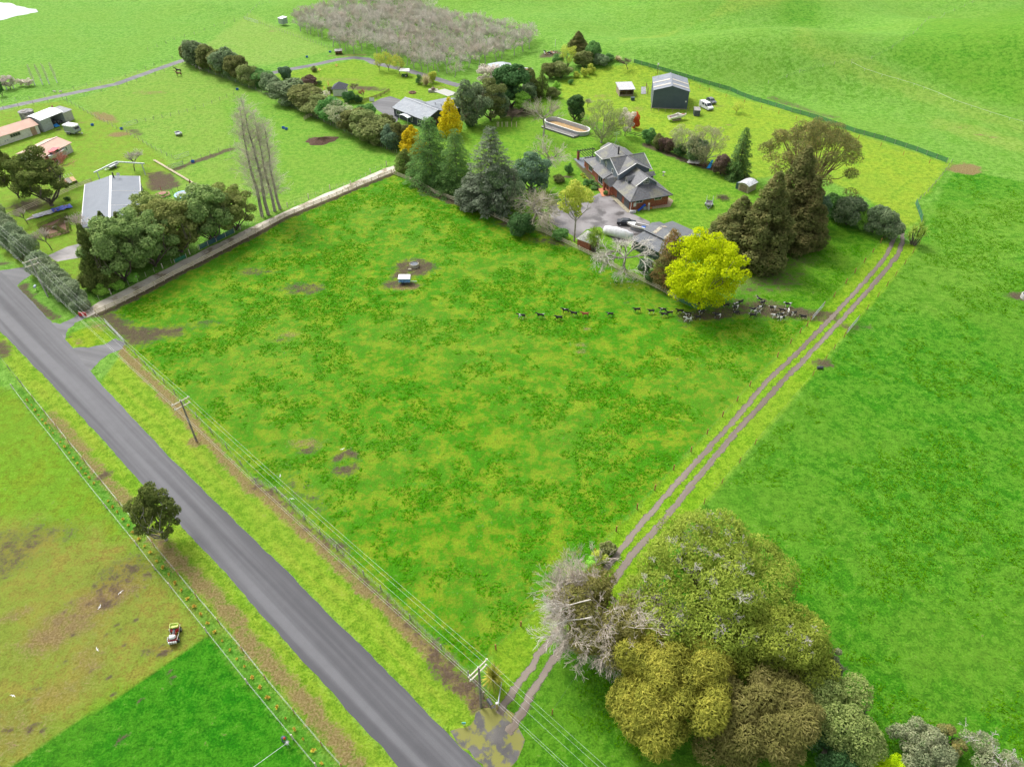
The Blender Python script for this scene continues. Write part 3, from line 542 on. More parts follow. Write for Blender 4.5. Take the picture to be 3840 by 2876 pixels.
def bush(name, h, w_, ncl, n, leaf, seed, skirt=0.0, rr=(.26, .42), aspect=.55, trunk=.12, along=None, flat=1.0, up=.35, top=1.0):
    g = np.random.default_rng(seed); D = rnd(ncl, g); rad = g.uniform(*rr, ncl) * w_ / 2
    zc = skirt + (h - skirt) / 2; rz = (h - skirt) / 2; f = g.uniform(.25, 1, ncl)[:, None] ** .5
    cen = D * f * np.array([w_ / 2, w_ / 2, rz]) * (1 - rr[0]); cen[:, 2] += zc
    if top != 1.0: k = (cen[:, 2] - skirt) / (h - skirt); cen[:, :2] *= (1 + (top - 1) * k)[:, None]
    cr = blobs_leaves(cen, rad, n, leaf, g, aspect, up, squash=flat, along=along)
    sg = []; tips = []
    for i in range(3):
        a = i * 2.1 + g.uniform(0, 1); branchy(g, np.array([math.cos(a) * trunk, math.sin(a) * trunk, 0]), (math.cos(a) * .35, math.sin(a) * .35, 1), h * .42, trunk * (.7), 0, 2, (3, 3, 2), (.5, .5, .4), .1, .6, sg, tips)
    reg(name, np_mesh(name + '_stem', *tubes(sg, 5)), np_mesh(name + '_leaf', *cr), h, w_)
def tree(name, h, w_, ncl, n, leaf, seed, clear=.3, rr=(.2, .34), tr=.3, aspect=.6, along=None, limbs=5, flat=.8, lobes=0):
    """broadleaf tree on a visible trunk"""
    g = np.random.default_rng(seed); sg = []; tips = []; z1 = clear * h
    sg.append((0, 0, -.1, g.normal() * .1, g.normal() * .1, z1, tr, tr * .75))
    for i in range(limbs):
        a = i * 6.283 / limbs + g.uniform(0, .7); branchy(g, np.array([0, 0, z1 * g.uniform(.75, 1)]), (math.cos(a) * .8, math.sin(a) * .8, 1), (h - z1) * .42, tr * .5, 0, 2, (3, 2, 2), (.55, .5, .5), .12, .66, sg, tips)
    D = rnd(ncl, g); rad = g.uniform(*rr, ncl) * w_ / 2; f = g.uniform(.2, 1, ncl)[:, None] ** .5; rz = (h - z1 * .8) / 2
    cen = D * f * np.array([w_ / 2, w_ / 2, rz]) * (1 - rr[0]) if not lobes else lobed(ncl, lobes, w_, rz * 2, g)
    cen[:, 2] += z1 * .8 + rz
    cr = blobs_leaves(cen, rad, n, leaf, g, aspect, .3, squash=flat, along=along)
    reg(name, np_mesh(name + '_stem', *tubes(sg, 6)), np_mesh(name + '_leaf', *cr), h, w_)
def whorled(name, h, w_, seed, lev=20, per=8, droop=.35, leaf=.42, dens=26, tr=.28, power=.85, lift=.12, tip=.5):
    """conifer with tiered drooping boughs"""
    g = np.random.default_rng(seed); sg = [(0, 0, -.1, 0, 0, h * .97, tr, .03)]; P = []; N = []; T = []; L = []
    for l in range(lev):
        z = .04 + .93 * (l + g.uniform(-.3, .3)) / lev; R_ = w_ / 2 * max(.05, (1 - z)) ** power
        for b in range(per):
            a = 6.283 * (b + g.uniform(-.35, .35)) / per + l * .7; ln = R_ * g.uniform(.7, 1.12); u = np.array([math.cos(a), math.sin(a), 0]); sd_ = np.array([-u[1], u[0], 0]); zz = z * h
            e = u * ln + np.array([0, 0, zz + lift * ln - droop * ln]); sg.append((0, 0, zz, *e, .045, .01))
            k = int(dens * (.35 + ln)); s = g.uniform(.12, 1.05, k) ** .7; wdt = (.16 + .34 * (1 - s)) * ln * .75
            side = g.uniform(-1, 1, k) * wdt; P.append(u * (s * ln)[:, None] + sd_ * side[:, None] + np.c_[np.zeros(k), np.zeros(k), zz + lift * ln * s - droop * ln * s ** 2 - g.uniform(0, .3, k) - np.abs(side) * .25])
            T.append(u * .8 + sd_ * np.sign(side)[:, None] * .7 + np.array([0, 0, -.35 - tip * .3]) + g.normal(size=(k, 3)) * .25); N.append(np.array([0, 0, 1.]) + u * .35 + g.normal(size=(k, 3)) * .35); L.append(leaf * g.uniform(.6, 1.3, k) * (.6 + .4 * (1 - z)))
    P, T, N, L = map(np.concatenate, (P, T, N, L)); P[:, 2] = np.maximum(P[:, 2], .05)
    reg(name, np_mesh(name + '_stem', *tubes(sg, 5)), np_mesh(name + '_leaf', *cards(P, unit(N), T, L, L * .38)), h, w_)
def plume(name, h, w_, seed, ncl=90, n=9000, leaf=.4, power=.75, rr=.17, aspect=.4, along=.9, base=.0, tr=.3, taper=.3):
    """dense cone of upswept plumes (cypress, cryptomeria, golden conifers)"""
    g = np.random.default_rng(seed); z = g.uniform(0, 1, ncl) ** 1.15; R_ = w_ / 2 * (1 - z) ** power * (.35 + .65 * np.minimum(1, (z + .12) / taper)); a = g.uniform(0, 6.283, ncl); f = g.uniform(.45, .98, ncl)
    rad = rr * w_ * (.45 + .65 * (1 - z)) * g.uniform(.7, 1.25, ncl); cen = np.c_[np.cos(a) * np.maximum(0, R_ * f - rad * .3), np.sin(a) * np.maximum(0, R_ * f - rad * .3), base * h + z * (h * (1 - base) - rad * .6) + rad * .3]
    cr = blobs_leaves(cen, rad, n, leaf, g, aspect, .2, squash=1.25, along=along)
    reg(name, np_mesh(name + '_stem', *tubes([(0, 0, -.1, 0, 0, h * .9, tr, .03)], 6)), np_mesh(name + '_leaf', *cr), h, w_)
def bare(name, h, w_, seed, maxlev=4, kids=(4, 4, 4, 3), spread=(.6, .55, .6, .6), up=.12, shrink=.66, tr=.16, trunk=.22, wob=.22, leaf=0, leafn=0, stems=1, twig=.017):
    """leafless tree: trunk and limbs thick, then a haze of twigs"""
    g = np.random.default_rng(seed); sg = []; tips = []
    for s in range(stems):
        o = np.array([0, 0, -.05]) if stems == 1 else np.array([g.normal() * .3, g.normal() * .3, -.05])
        branchy(g, o, (g.normal() * .12, g.normal() * .12, 1), h * trunk, tr, 0, maxlev, kids, spread, up, shrink, sg, tips, wob)
    S = np.array(sg); ext = np.abs(S[:, 3:5]).max(); kz = h / S[:, 5].max(); kx = (w_ / 2) / (np.percentile(np.hypot(S[:, 3], S[:, 4]), 90) + 1e-6)
    S[:, [0, 1, 3, 4]] *= kx; S[:, [2, 5]] *= kz; thick = S[:, 6] > tr * .26; fine = S[~thick]; fine[:, 6:] = np.maximum(fine[:, 6:], twig)
    crown = tubes(fine, 3)
    if leafn:
        tp = np.array([t_[0] for t_ in tips]) * np.array([kx, kx, kz]); P = tp[g.integers(0, len(tp), leafn)] + g.normal(size=(leafn, 3)) * .12 * w_ / 4; crown = cards(P, rnd(leafn, g), rnd(leafn, g), leaf * g.uniform(.6, 1.3, leafn), leaf * .55)
        stem = tubes(S, 4)
    else: stem = tubes(S[thick], 5)
    reg(name, np_mesh(name + '_stem', *stem), np_mesh(name + '_twig', *crown), h, w_, False)
def blades(g, o, n, ln, wd, el=(0.1, 1.4), droop=.5):
    """rosette of sword leaves, each bent once"""
    V = []; F = []
    for i in range(n):
        a = g.uniform(0, 6.283); e = g.uniform(*el); l = ln * g.uniform(.75, 1.15); d = np.array([math.cos(a) * math.cos(e), math.sin(a) * math.cos(e), math.sin(e)]); s = np.array([-math.sin(a), math.cos(a), 0]) * wd / 2
        m = o + d * l * .55; t_ = m + unit(d + np.array([0, 0, -droop * math.cos(e)])) * l * .45; k = len(V); V += [o - s * .6, o + s * .6, m + s, m - s, t_]; F += [(k, k + 1, k + 2, k + 3), (k + 3, k + 2, k + 4, k + 4)]
    return np.array(V), F
def spiky(name, heads, n, ln, wd, seed, h, w_, el=(-.5, 1.45)):
    g = np.random.default_rng(seed); V = []; F = []; sg = []
    for (x, y, z) in heads:
        v, f = blades(g, np.array([x, y, z]), n, ln, wd, el if z > .5 else (.35, 1.4)); o = len(V); V += list(v); F += [tuple(dict.fromkeys(i + o for i in ff)) for ff in f]
        if z > .3: sg.append((x * .35, y * .35, -.05, x, y, z, .11, .08))
    me = bpy.data.meshes.new(name + '_leaf'); me.from_pydata([tuple(v) for v in V], [], F); me.update()
    reg(name, np_mesh(name + '_stem', *tubes(sg, 6)) if sg else None, me, h, w_)
for i in range(4): bush(f'shrub{i}', 5, 5, 26, 5200, .34, 20 + i)
for i in range(3): bush(f'upshrub{i}', 6, 4.4, 30, 5600, .36, 30 + i, along=.9, aspect=.42, top=.8)
for i in range(2): bush(f'fine{i}', 2, 2.4, 16, 1700, .22, 40 + i, trunk=.05)
for i in range(3): bush(f'hedgeball{i}', 3, 4, 24, 5200, .24, 45 + i, rr=(.34, .46), trunk=.08)
for i in range(3): tree(f'acacia{i}', 12, 9.5, 60, 12000, .40, 50 + i, clear=.02, rr=(.16, .28))
tree('broad0', 9, 8, 36, 8000, .38, 60, clear=.03); tree('broad1', 10, 8, 44, 9000, .34, 61, clear=.03, rr=(.16, .3))
tree('camellia', 6, 4, 26, 5200, .32, 62, clear=.04, rr=(.3, .42))
tree('golden_elm', 15, 14.5, 150, 21000, .36, 63, clear=.02, rr=(.11, .19), tr=.35, flat=.85)
tree('sparse', 11, 6, 26, 2300, .38, 64, clear=.42, rr=(.2, .32), tr=.16)
tree('totara', 11, 7, 60, 12000, .34, 65, clear=.06, rr=(.14, .26), along=1.0, aspect=.4, tr=.3)
for i in range(2): whorled(f'cedar{i}', 17, 11.5, 70 + i, lev=24, per=9, dens=26, power=.62)
whorled('spruce', 16, 11, 73, lev=22, per=8, droop=.12, lift=.25, leaf=.46, dens=26, power=.72); whorled('fir', 9, 5.2, 74, lev=20, per=8, leaf=.36, dens=34, droop=.3, power=.6)
for i in range(3): plume(f'crypt{i}', 18, 10, 80 + i, ncl=260, n=24000, leaf=.46, power=.78, rr=.105)
for i in range(2): plume(f'gold{i}', 9.5, 7, 84 + i, ncl=110, n=8500, leaf=.38, power=.55, rr=.12)
plume('cypress', 12, 6.5, 87, ncl=110, n=9000, leaf=.34, power=.5, rr=.15); plume('yewlike', 7, 4, 88, ncl=60, n=4200, leaf=.3, power=.6, rr=.18)
for i in range(4): bare(f'orchard{i}', 7, 6.2, 100 + i, kids=(6, 5, 5, 4), spread=(.8, .65, .6, .6), tr=.14, trunk=.3, twig=.02)
for i in range(2):                                  # poplar: straight leader feathered with fine rising twigs
    g = np.random.default_rng(110 + i); lead = np.c_[np.cumsum(g.normal(size=9) * .16), np.cumsum(g.normal(size=9) * .16), np.linspace(-.1, 25.5, 9)]; st = [(*lead[k], *lead[k + 1], .27 * (1 - k / 8.6), .27 * (1 - (k + 1) / 8.6) + .01) for k in range(8)]; fi = []
    for k in range(130):
        t_ = g.uniform(.16, .98); f_ = t_ * 8; j = int(f_); p0 = lead[j] + (lead[min(8, j + 1)] - lead[j]) * (f_ - j); a_ = g.uniform(0, 6.283); L_ = (3.2 * (1 - t_) ** .6 + .7) * g.uniform(.6, 1.15); d_ = unit(np.array([math.cos(a_), math.sin(a_), g.uniform(.6, 1.6)])); fi.append((*p0, *(p0 + d_ * L_), .035, .014))
        for m_ in range(6):
            q0 = p0 + d_ * L_ * g.uniform(.2, 1); e_ = q0 + unit(d_ + g.normal(size=3) * .6) * L_ * g.uniform(.25, .5); fi.append((*q0, *e_, .016, .011))
            for _ in range(2): fi.append((*(q0 + (e_ - q0) * g.uniform(.3, 1)), *(e_ + g.normal(size=3) * .4), .011, .009))
    reg(f'poplar{i}', np_mesh(f'poplar{i}_stem', *tubes(st, 6)), np_mesh(f'poplar{i}_twig', *tubes(fi, 3)), 26, 7, False)
bare('fan0', 5, 4.2, 120, kids=(6, 5, 5, 4), spread=(.5, .4, .45, .5), up=.25, tr=.11, trunk=.2); bare('fan1', 9, 9.5, 121, kids=(6, 6, 5, 4), spread=(1.0, .55, .5, .5), up=.16, tr=.2, trunk=.12)
bare('leaner', 8, 12, 122, kids=(8, 6, 5, 4), spread=(1.2, .6, .6, .6), up=-.06, tr=.26, trunk=.25, wob=.35); bare('pale', 11, 7, 123, kids=(6, 5, 5, 4), spread=(.9, .6, .6, .6), up=.05, tr=.2, trunk=.34)
tree('haze0', 9, 9, 70, 9500, .22, 124, clear=.1, rr=(.13, .24), tr=.24, limbs=7, along=.8, aspect=.35); tree('haze1', 8, 7.5, 46, 6500, .22, 125, clear=.1, rr=(.14, .26), tr=.2, limbs=6, along=.8, aspect=.35)
tree('blossom', 6, 4.5, 30, 2600, .26, 126, clear=.16, rr=(.16, .3), tr=.12, limbs=6); tree('willow', 7, 5.5, 24, 2600, .30, 127, clear=.2, rr=(.2, .34), tr=.11, along=-1.2, aspect=.25)
spiky('cordyline', [(0, 0, 3.6), (.7, .3, 3.3), (-.6, .4, 3.2), (.1, -.7, 3.0), (-.4, -.6, 2.6), (.6, -.4, 2.2)], 70, 1.25, .09, 130, 4.6, 3.4); spiky('flax', [(0, 0, .05), (.3, .2, .05), (-.3, .1, .05)], 60, 2.1, .12, 131, 2, 3.2)
spiky('yucca', [(0, 0, 2.6), (.9, .3, 2.2), (-.8, .4, 2.0), (.2, -.9, 1.7), (-.7, -.7, 1.3), (.9, -.6, 1.0), (0, .9, 1.6)], 60, 1.0, .1, 132, 3.5, 3.2); spiky('fanpalm', [(0, 0, .9), (0, 0, 1.3)], 80, 1.7, .16, 133, 2.6, 3.2); spiky('tuft', [(0, 0, .03)], 50, .7, .03, 134, .6, .9)
spiky('seedling', [(0, 0, .05), (.08, .05, .25)], 16, .42, .13, 135, .6, .7, el=(-.1, 1.3))
# eucalypt: bare leaning limbs carrying an umbrella of clumps
g = np.random.default_rng(140); n_ = 95; a_ = g.uniform(0, 6.283, n_); f_ = np.sqrt(g.uniform(0, 1, n_)); cen = np.c_[np.cos(a_) * f_ * 10.6, np.sin(a_) * f_ * 10.6, 19.3 - 7.5 * f_ ** 2.2 + g.normal(size=n_) * .6]; rad = g.uniform(1.1, 1.9, n_)
low = g.random(n_) < .16; cen[low, 2] -= g.uniform(2, 5, low.sum()); sg = []
for i in range(9):
    a0 = i * .7; fork = np.array([math.cos(a0) * g.uniform(2, 4.5), math.sin(a0) * g.uniform(2, 4.5), g.uniform(7, 10)]); sg.append((math.cos(a0) * .4, math.sin(a0) * .4, -.1, *fork, .3, .17))
    for j in np.argsort(np.linalg.norm(cen - (fork + np.array([fork[0] * .8, fork[1] * .8, 6])), axis=1))[:9]:
        m_ = (fork + cen[j]) / 2 + g.normal(size=3) * .5; sg += [(*fork, *m_, .13, .08), (*m_, *cen[j], .08, .03)]
reg('eucalypt', np_mesh('eucalypt_stem', *tubes(sg, 5)), np_mesh('eucalypt_leaf', *blobs_leaves(cen, rad, 21000, .42, g, .4, .3, squash=.7, keep=.6, along=-.2)), 21, 24, False)

BARK = mat('bark', (.13, .105, .085), .95, var=.4, scale=2); PALEBARK = mat('pale_bark', (.33, .30, .26), .95, var=.3, scale=2, dirt=(.14, .12, .1)); GREYTWIG = mat('grey_twigs', (.56, .52, .45), .95, var=.3, scale=.6); REDBARK = mat('red_bark', (.22, .13, .09), .9, var=.3)
LM = dict(
 olive=leaf_mat('olive_leaf', [(.075, .10, .034), (.14, .162, .058), (.215, .228, .095)]), greygreen=leaf_mat('greygreen_leaf', [(.06, .095, .05), (.12, .165, .085), (.20, .24, .14)]),
 brownolive=leaf_mat('brownolive_leaf', [(.055, .07, .022), (.105, .12, .042), (.165, .172, .068)]), dark=leaf_mat('dark_leaf', [(.025, .06, .02), (.05, .105, .035), (.09, .155, .06)]), mid=leaf_mat('mid_leaf', [(.045, .105, .03), (.085, .175, .05), (.14, .24, .08)]),
 bluegreen=leaf_mat('bluegreen_leaf', [(.04, .075, .045), (.08, .125, .075), (.14, .19, .115)]), cedar=leaf_mat('cedar_leaf', [(.04, .085, .025), (.085, .15, .045), (.15, .215, .07)]), spruce=leaf_mat('spruce_leaf', [(.055, .075, .05), (.115, .14, .095), (.20, .225, .16)]),
 gold=leaf_mat('gold_leaf', [(.16, .125, .006), (.34, .275, .01), (.5, .42, .03)], clump=.25), lemon=leaf_mat('lemon_leaf', [(.17, .245, .004), (.29, .36, .006), (.38, .435, .012)]), crypt=leaf_mat('crypt_leaf', [(.05, .062, .02), (.105, .114, .04), (.158, .138, .056)], clump=.55, cs=.35),
 rust=leaf_mat('rust_leaf', [(.07, .075, .03), (.13, .12, .045), (.24, .115, .05)], clump=.6, cs=.4), euc=leaf_mat('euc_leaf', [(.07, .085, .03), (.13, .138, .048), (.215, .17, .055)], clump=.4), acacia=leaf_mat('acacia_leaf', [(.07, .115, .04), (.135, .195, .065), (.215, .275, .10)]), acaciaO=leaf_mat('acacia_olive_leaf', [(.08, .11, .03), (.15, .18, .055), (.235, .255, .09)]),
 totara=leaf_mat('totara_leaf', [(.035, .055, .014), (.08, .105, .028), (.15, .165, .05)]), feijoa=leaf_mat('feijoa_leaf', [(.07, .095, .055), (.14, .175, .10), (.24, .27, .175)]), lime=leaf_mat('lime_leaf', [(.10, .22, .03), (.17, .32, .05), (.26, .42, .08)]), yellowgreen=leaf_mat('yellowgreen_leaf', [(.16, .20, .03), (.27, .30, .05), (.38, .38, .09)]),
 white=leaf_mat('blossom_white', [(.16, .14, .10), (.32, .29, .26), (.5, .46, .42)]), cream=leaf_mat('cream_blossom', [(.11, .13, .06), (.22, .23, .13), (.4, .39, .29)]), pink=leaf_mat('red_buds', [(.22, .11, .08), (.34, .17, .12), (.42, .25, .18)]), red=leaf_mat('red_leaf', [(.22, .04, .02), (.38, .09, .03), (.45, .16, .05)]), haze=leaf_mat('budding_leaf', [(.12, .125, .06), (.2, .205, .11), (.28, .28, .17)]),
 yucca=leaf_mat('yucca_leaf', [(.10, .16, .025), (.20, .28, .05), (.34, .38, .11)]), flax=leaf_mat('flax_leaf', [(.15, .12, .06), (.28, .24, .14), (.4, .36, .24)]), purple=leaf_mat('purple_leaf', [(.05, .035, .03), (.1, .07, .055), (.15, .11, .085)]), tangrass=leaf_mat('tan_grass', [(.26, .16, .06), (.4, .27, .11), (.5, .36, .17)]), palm=leaf_mat('palm_leaf', [(.09, .12, .02), (.19, .2, .035), (.34, .28, .05)]), sap=leaf_mat('seedling_leaf', [(.22, .13, .03), (.34, .24, .04), (.36, .32, .06)]))
TW = dict(grey=GREYTWIG, tan=mat('tan_twigs', (.43, .385, .29), .95, var=.3, scale=.6), pale=mat('pale_twigs', (.6, .55, .44), .95, var=.25, scale=.6), brown=mat('brown_twigs', (.2, .15, .11), .95, var=.3, scale=.6), silver=mat('silver_twigs', (.62, .58, .51), .95, var=.25, scale=.6))
TW['pinkgrey'] = mat('pinkgrey_twigs', (.58, .51, .44), .95, var=.25, scale=.6)
def plant(proto, base, top, wpx, name, label, cat, leaf, bark=None, group=None, h=None, rot=None, wid=None, loc=None, foot=False, gain=1.12):
    """stand a copy of a prototype where the photograph shows its foot"""
    st, cr, h0, w0 = PROTO[proto]; P = Vector(loc) if loc is not None else gp(*base)
    if h is None: h = height(P, top) - P.z
    if loc is None and not foot: P.x = (base[0] - PW / 2) / FOC * (P.y * CP - (P.z + h * .5 - CAMH) * SP)      # px marks the middle of the crown
    wd = wid if wid is not None else gain * wpx * mpp(P + Vector((0, 0, h * .5)))
    t_ = thing(name, label, cat, P, rot if rot is not None else random.uniform(0, 6.28), group); t_.scale = (wd / w0, wd / w0, h / h0)
    if st is not None: link('trunk' if h > 2.6 else 'stem', st, t_, bark or BARK)
    link('crown' if h > 1.2 else 'foliage', cr, t_, LM[leaf] if leaf in LM else TW[leaf]); return t_
ORDS = 'first second third fourth fifth sixth seventh eighth ninth tenth eleventh twelfth thirteenth fourteenth fifteenth sixteenth seventeenth eighteenth nineteenth twentieth'.split()
def ordn(i):
    if i < 20: return ORDS[i]
    t_ = ['twenty', 'thirty', 'forty', 'fifty', 'sixty', 'seventy'][(i + 1) // 10 - 2]; k = (i + 1) % 10
    return (t_[:-1] + 'ieth') if k == 0 else t_ + '-' + ORDS[k - 1]
# ================================================================ plants: where they stand
# long windbreak hedge behind the horse paddock (base, top, width in tile pixels)
HEDGE = [((0, 0, 1612, 545), 372, 130, 'shrub0', 'brownolive', 'brown-olive'), ((0, 0, 1700, 572), 350, 170, 'shrub1', 'greygreen', 'grey-green'), ((0, 0, 1795, 605), 388, 160, 'upshrub0', 'brownolive', 'dark brown-green'), ((0, 0, 1870, 640), 440, 120, 'upshrub1', 'olive', 'olive'),
 ((0, 0, 1935, 660), 420, 175, 'shrub2', 'greygreen', 'tall grey-green'), ((0, 0, 2040, 700), 482, 160, 'upshrub2', 'brownolive', 'dark olive'), ((0, 0, 2150, 745), 560, 165, 'shrub3', 'olive', 'light olive'), ((1, 0, 45, 750), 610, 160, 'shrub0', 'mid', 'deep green'), ((1, 0, 125, 800), 640, 140, 'shrub1', 'greygreen', 'blue-grey-green'),
 ((1, 0, 280, 890), 690, 250, 'shrub2', 'greygreen', 'broad grey-green'), ((1, 0, 425, 945), 740, 220, 'upshrub1', 'olive', 'olive'), ((1, 0, 525, 1000), 830, 180, 'upshrub0', 'olive', 'tawny olive'), ((1, 0, 650, 1065), 835, 200, 'shrub3', 'mid', 'green'), ((1, 0, 735, 1110), 885, 220, 'haze1', 'cream', 'cream-flowering'),
 ((1, 0, 840, 1150), 945, 200, 'upshrub2', 'brownolive', 'dark olive'), ((1, 0, 945, 1200), 965, 220, 'upshrub0', 'olive', 'light olive'), ((1, 0, 1040, 1240), 1040, 230, 'shrub0', 'olive', 'rounded olive'), ((1, 0, 1165, 1280), 1098, 150, 'shrub1', 'bluegreen', 'blue-green'), ((1, 0, 1250, 1270), 1055, 130, 'upshrub1', 'brownolive', 'narrow dark olive')]
for i, (b, tp, wp, pr, lf, word) in enumerate(HEDGE):
    x, y = q(*b); plant(pr, (x, y), tp * .43459, wp * .43459 * 1.22, 'hedge_shrub', f'{word} shrub in the long windbreak hedge, {ordn(i)} from its far left end', 'shrub', lf, group='shrubs of the long windbreak hedge')
def pl(pr, c, r, x, y, top, wd, name, label, cat, leaf, bark=None, group=None, rot=None):
    px, py = q(c, r, x, y); return plant(pr, (px, py), (0, 720, 1440, 2156)[r] + top * .43459, wd * .43459, name, label, cat, leaf, bark, group, rot=rot)
pl('shrub2', 1, 0, 955, 1010, 900, 150, 'shrub', 'mid green shrub behind the hedge beside the gravel parking area', 'shrub', 'mid')
pl('shrub3', 1, 0, 1130, 1100, 985, 130, 'shrub', 'dark olive shrub behind the hedge at the front of the slate-blue house', 'shrub', 'brownolive')
pl('shrub0', 1, 0, 250, 680, 570, 105, 'shrub', 'dark grey-green shrub beside the curved gravel drive', 'shrub', 'bluegreen'); pl('shrub1', 1, 0, 455, 745, 660, 135, 'shrub', 'dark purple-leaved shrub on the lawn behind the hedge', 'shrub', 'purple')
pl('fine0', 1, 0, 502, 620, 572, 58, 'shrub', 'small round olive shrub on the lawn inside the drive bend', 'shrub', 'olive'); pl('fine1', 1, 0, 547, 740, 695, 42, 'shrub', 'tiny clipped green shrub left of the white garden shed', 'shrub', 'mid')
for x, y, tp, wd, lb in ((692, 578, 545, 46, 'rust-coloured grass tussock alone on the lawn inside the drive bend'), (547, 615, 585, 40, 'tan grass tussock beside the small round olive shrub'), (588, 775, 735, 30, 'reddish grass tussock left of the white garden shed, nearer the hedge'), (622, 748, 690, 30, 'tall reddish grass tussock left of the white garden shed'), (500, 672, 652, 30, 'low tan tussock behind the purple-leaved shrub')):
    pl('tuft', 1, 0, x, y, tp, wd, 'grass_tussock', lb, 'grass tussock', 'tangrass')
pl('haze1', 1, 0, 590, 860, 790, 120, 'blossom_shrub', 'white blossoming shrub in the hedge beside the white garden shed', 'shrub', 'white'); pl('shrub2', 1, 0, 800, 880, 790, 110, 'shrub', 'dark green shrub right of the white garden shed', 'shrub', 'dark'); pl('fan0', 1, 0, 830, 800, 720, 90, 'bare_shrub', 'reddish bare shrub in the planted bed behind the white garden shed', 'shrub', 'brown')
pl('fan0', 1, 0, 930, 860, 770, 70, 'bare_shrub', 'coral-stemmed bare shrub beside the curved brown rail fence', 'shrub', 'pink'); pl('shrub0', 1, 0, 640, 800, 745, 50, 'shrub', 'small olive shrub touching the left of the white garden shed', 'shrub', 'olive'); pl('shrub3', 1, 0, 880, 890, 820, 70, 'shrub', 'low dark shrub at the near end of the curved rail fence', 'shrub', 'dark')
pl('fine0', 1, 0, 1405, 725, 640, 62, 'shrub', 'round bright green shrub left of the big flax', 'shrub', 'mid'); pl('fine1', 1, 0, 1518, 715, 618, 72, 'shrub', 'round yellow-green shrub right of the big flax', 'shrub', 'yellowgreen'); pl('flax', 1, 0, 1465, 740, 625, 115, 'flax', 'big pale striped flax clump on the lawn', 'flax', 'flax')
for k, (x, y, tp, wd) in enumerate(((1055, 612, 455, 105), (1135, 612, 445, 105), (1228, 640, 475, 120))): pl('willow', 1, 0, x, y, tp, wd, 'willow_tree', ('leftmost', 'middle', 'rightmost, nearest the shade canopy,')[k] + ' of three young lime-green willows', 'tree', 'yellowgreen', group='young willows by the drive')
pl('gold0', 1, 0, 1350, 1330, 1085, 215, 'golden_conifer', 'golden conifer in front of the slate-blue house by the hedge end', 'conifer', 'gold'); pl('gold1', 1, 0, 1672, 1165, 850, 200, 'golden_conifer', 'taller golden conifer at the right end of the slate-blue house', 'conifer', 'gold')
pl('upshrub0', 1, 0, 1520, 1090, 1010, 90, 'shrub', 'brown shrub between the golden conifer and the slate-blue house wall', 'shrub', 'purple')
# trees along the paddock side of the brick house
pl('cedar0', 1, 0, 1505, 1570, 1020, 440, 'cedar_tree', 'broad mid-green cedar with tiered drooping boughs in front of the golden conifers', 'conifer', 'cedar'); pl('cedar1', 1, 0, 1725, 1660, 1120, 350, 'cedar_tree', 'narrower green cedar right of the broad cedar', 'conifer', 'cedar'); pl('cypress', 1, 0, 1290, 1490, 1290, 190, 'conifer_tree', 'low olive conifer at the end of the concrete lane', 'conifer', 'totara')
plant('spruce', (1842, 785), 480, 225, 'spruce_tree', 'tall grey-green spruce beside the paddock fence', 'conifer', 'spruce'); plant('cypress', (1765, 775), 650, 110, 'conifer_tree', 'drooping grey-green conifer leaning over the paddock fence', 'conifer', 'spruce'); plant('broad0', (1880, 800), 615, 150, 'evergreen_tree', 'dark glossy broadleaf evergreen in front of the grey spruce', 'tree', 'greygreen'); plant('broad1', (1992, 722), 573, 140, 'bluish_tree', 'blue-grey bushy tree right of the grey spruce', 'tree', 'bluegreen')
plant('leaner', (1990, 860), 705, 215, 'bare_tree', 'tan leafless tree sprawling over the paddock fence by the concrete yard', 'tree', 'tan', PALEBARK); plant('haze1', (2040, 830), 735, 120, 'bare_tree', 'mossy half-bare tree at the left edge of the concrete yard', 'tree', 'haze', PALEBARK); plant('pale', (2052, 655), 505, 140, 'bare_tree', 'cream leafless tree on the lawn left of the brick house', 'tree', 'pale', PALEBARK)
plant('shrub1', (1955, 880), 800, 90, 'shrub', 'dark ivy-like shrub under the tan leafless tree', 'shrub', 'dark'); pl('fine0', 2, 0, 490, 1500, 1410, 70, 'shrub', 'small green shrub on the lawn left of the brick house', 'shrub', 'mid'); pl('fine1', 2, 0, 405, 1570, 1520, 100, 'shrub', 'low olive-brown shrub on the lawn near the concrete yard', 'shrub', 'brownolive'); pl('fine0', 2, 0, 640, 1600, 1545, 70, 'shrub', 'low green shrub by the kerbed flower bed of the brick house', 'shrub', 'mid')
plant('sparse', (2153, 905), 672, 122, 'young_tree', 'slender olive-yellow tree at the edge of the concrete yard', 'tree', 'yellowgreen', PALEBARK, foot=True); plant('cordyline', (2230, 945), 850, 68, 'cabbage_tree', 'spiky green cabbage tree by the small brick shed', 'tree', 'yucca'); plant('leaner', (2352, 1020), 868, 230, 'bare_tree', 'silver leafless tree sprawling over the paddock fence by the dark garage', 'tree', 'silver', PALEBARK, rot=1.0)
plant('cypress', (2515, 1070), 863, 118, 'conifer_tree', 'rust-tinged conical conifer beside the bright yellow tree', 'conifer', 'rust'); plant('golden_elm', (2640, 1140), 893, 270, 'yellow_tree', 'big bright yellow-green tree where the herd passes', 'tree', 'lemon'); pl('shrub0', 2, 1, 1155, 695, 585, 115, 'shrub', 'blue-green shrub below the dark garage wall', 'shrub', 'bluegreen'); pl('shrub2', 2, 1, 1205, 785, 690, 120, 'shrub', 'dark shrub at the paddock fence left of the rust-tinged conifer', 'shrub', 'dark')
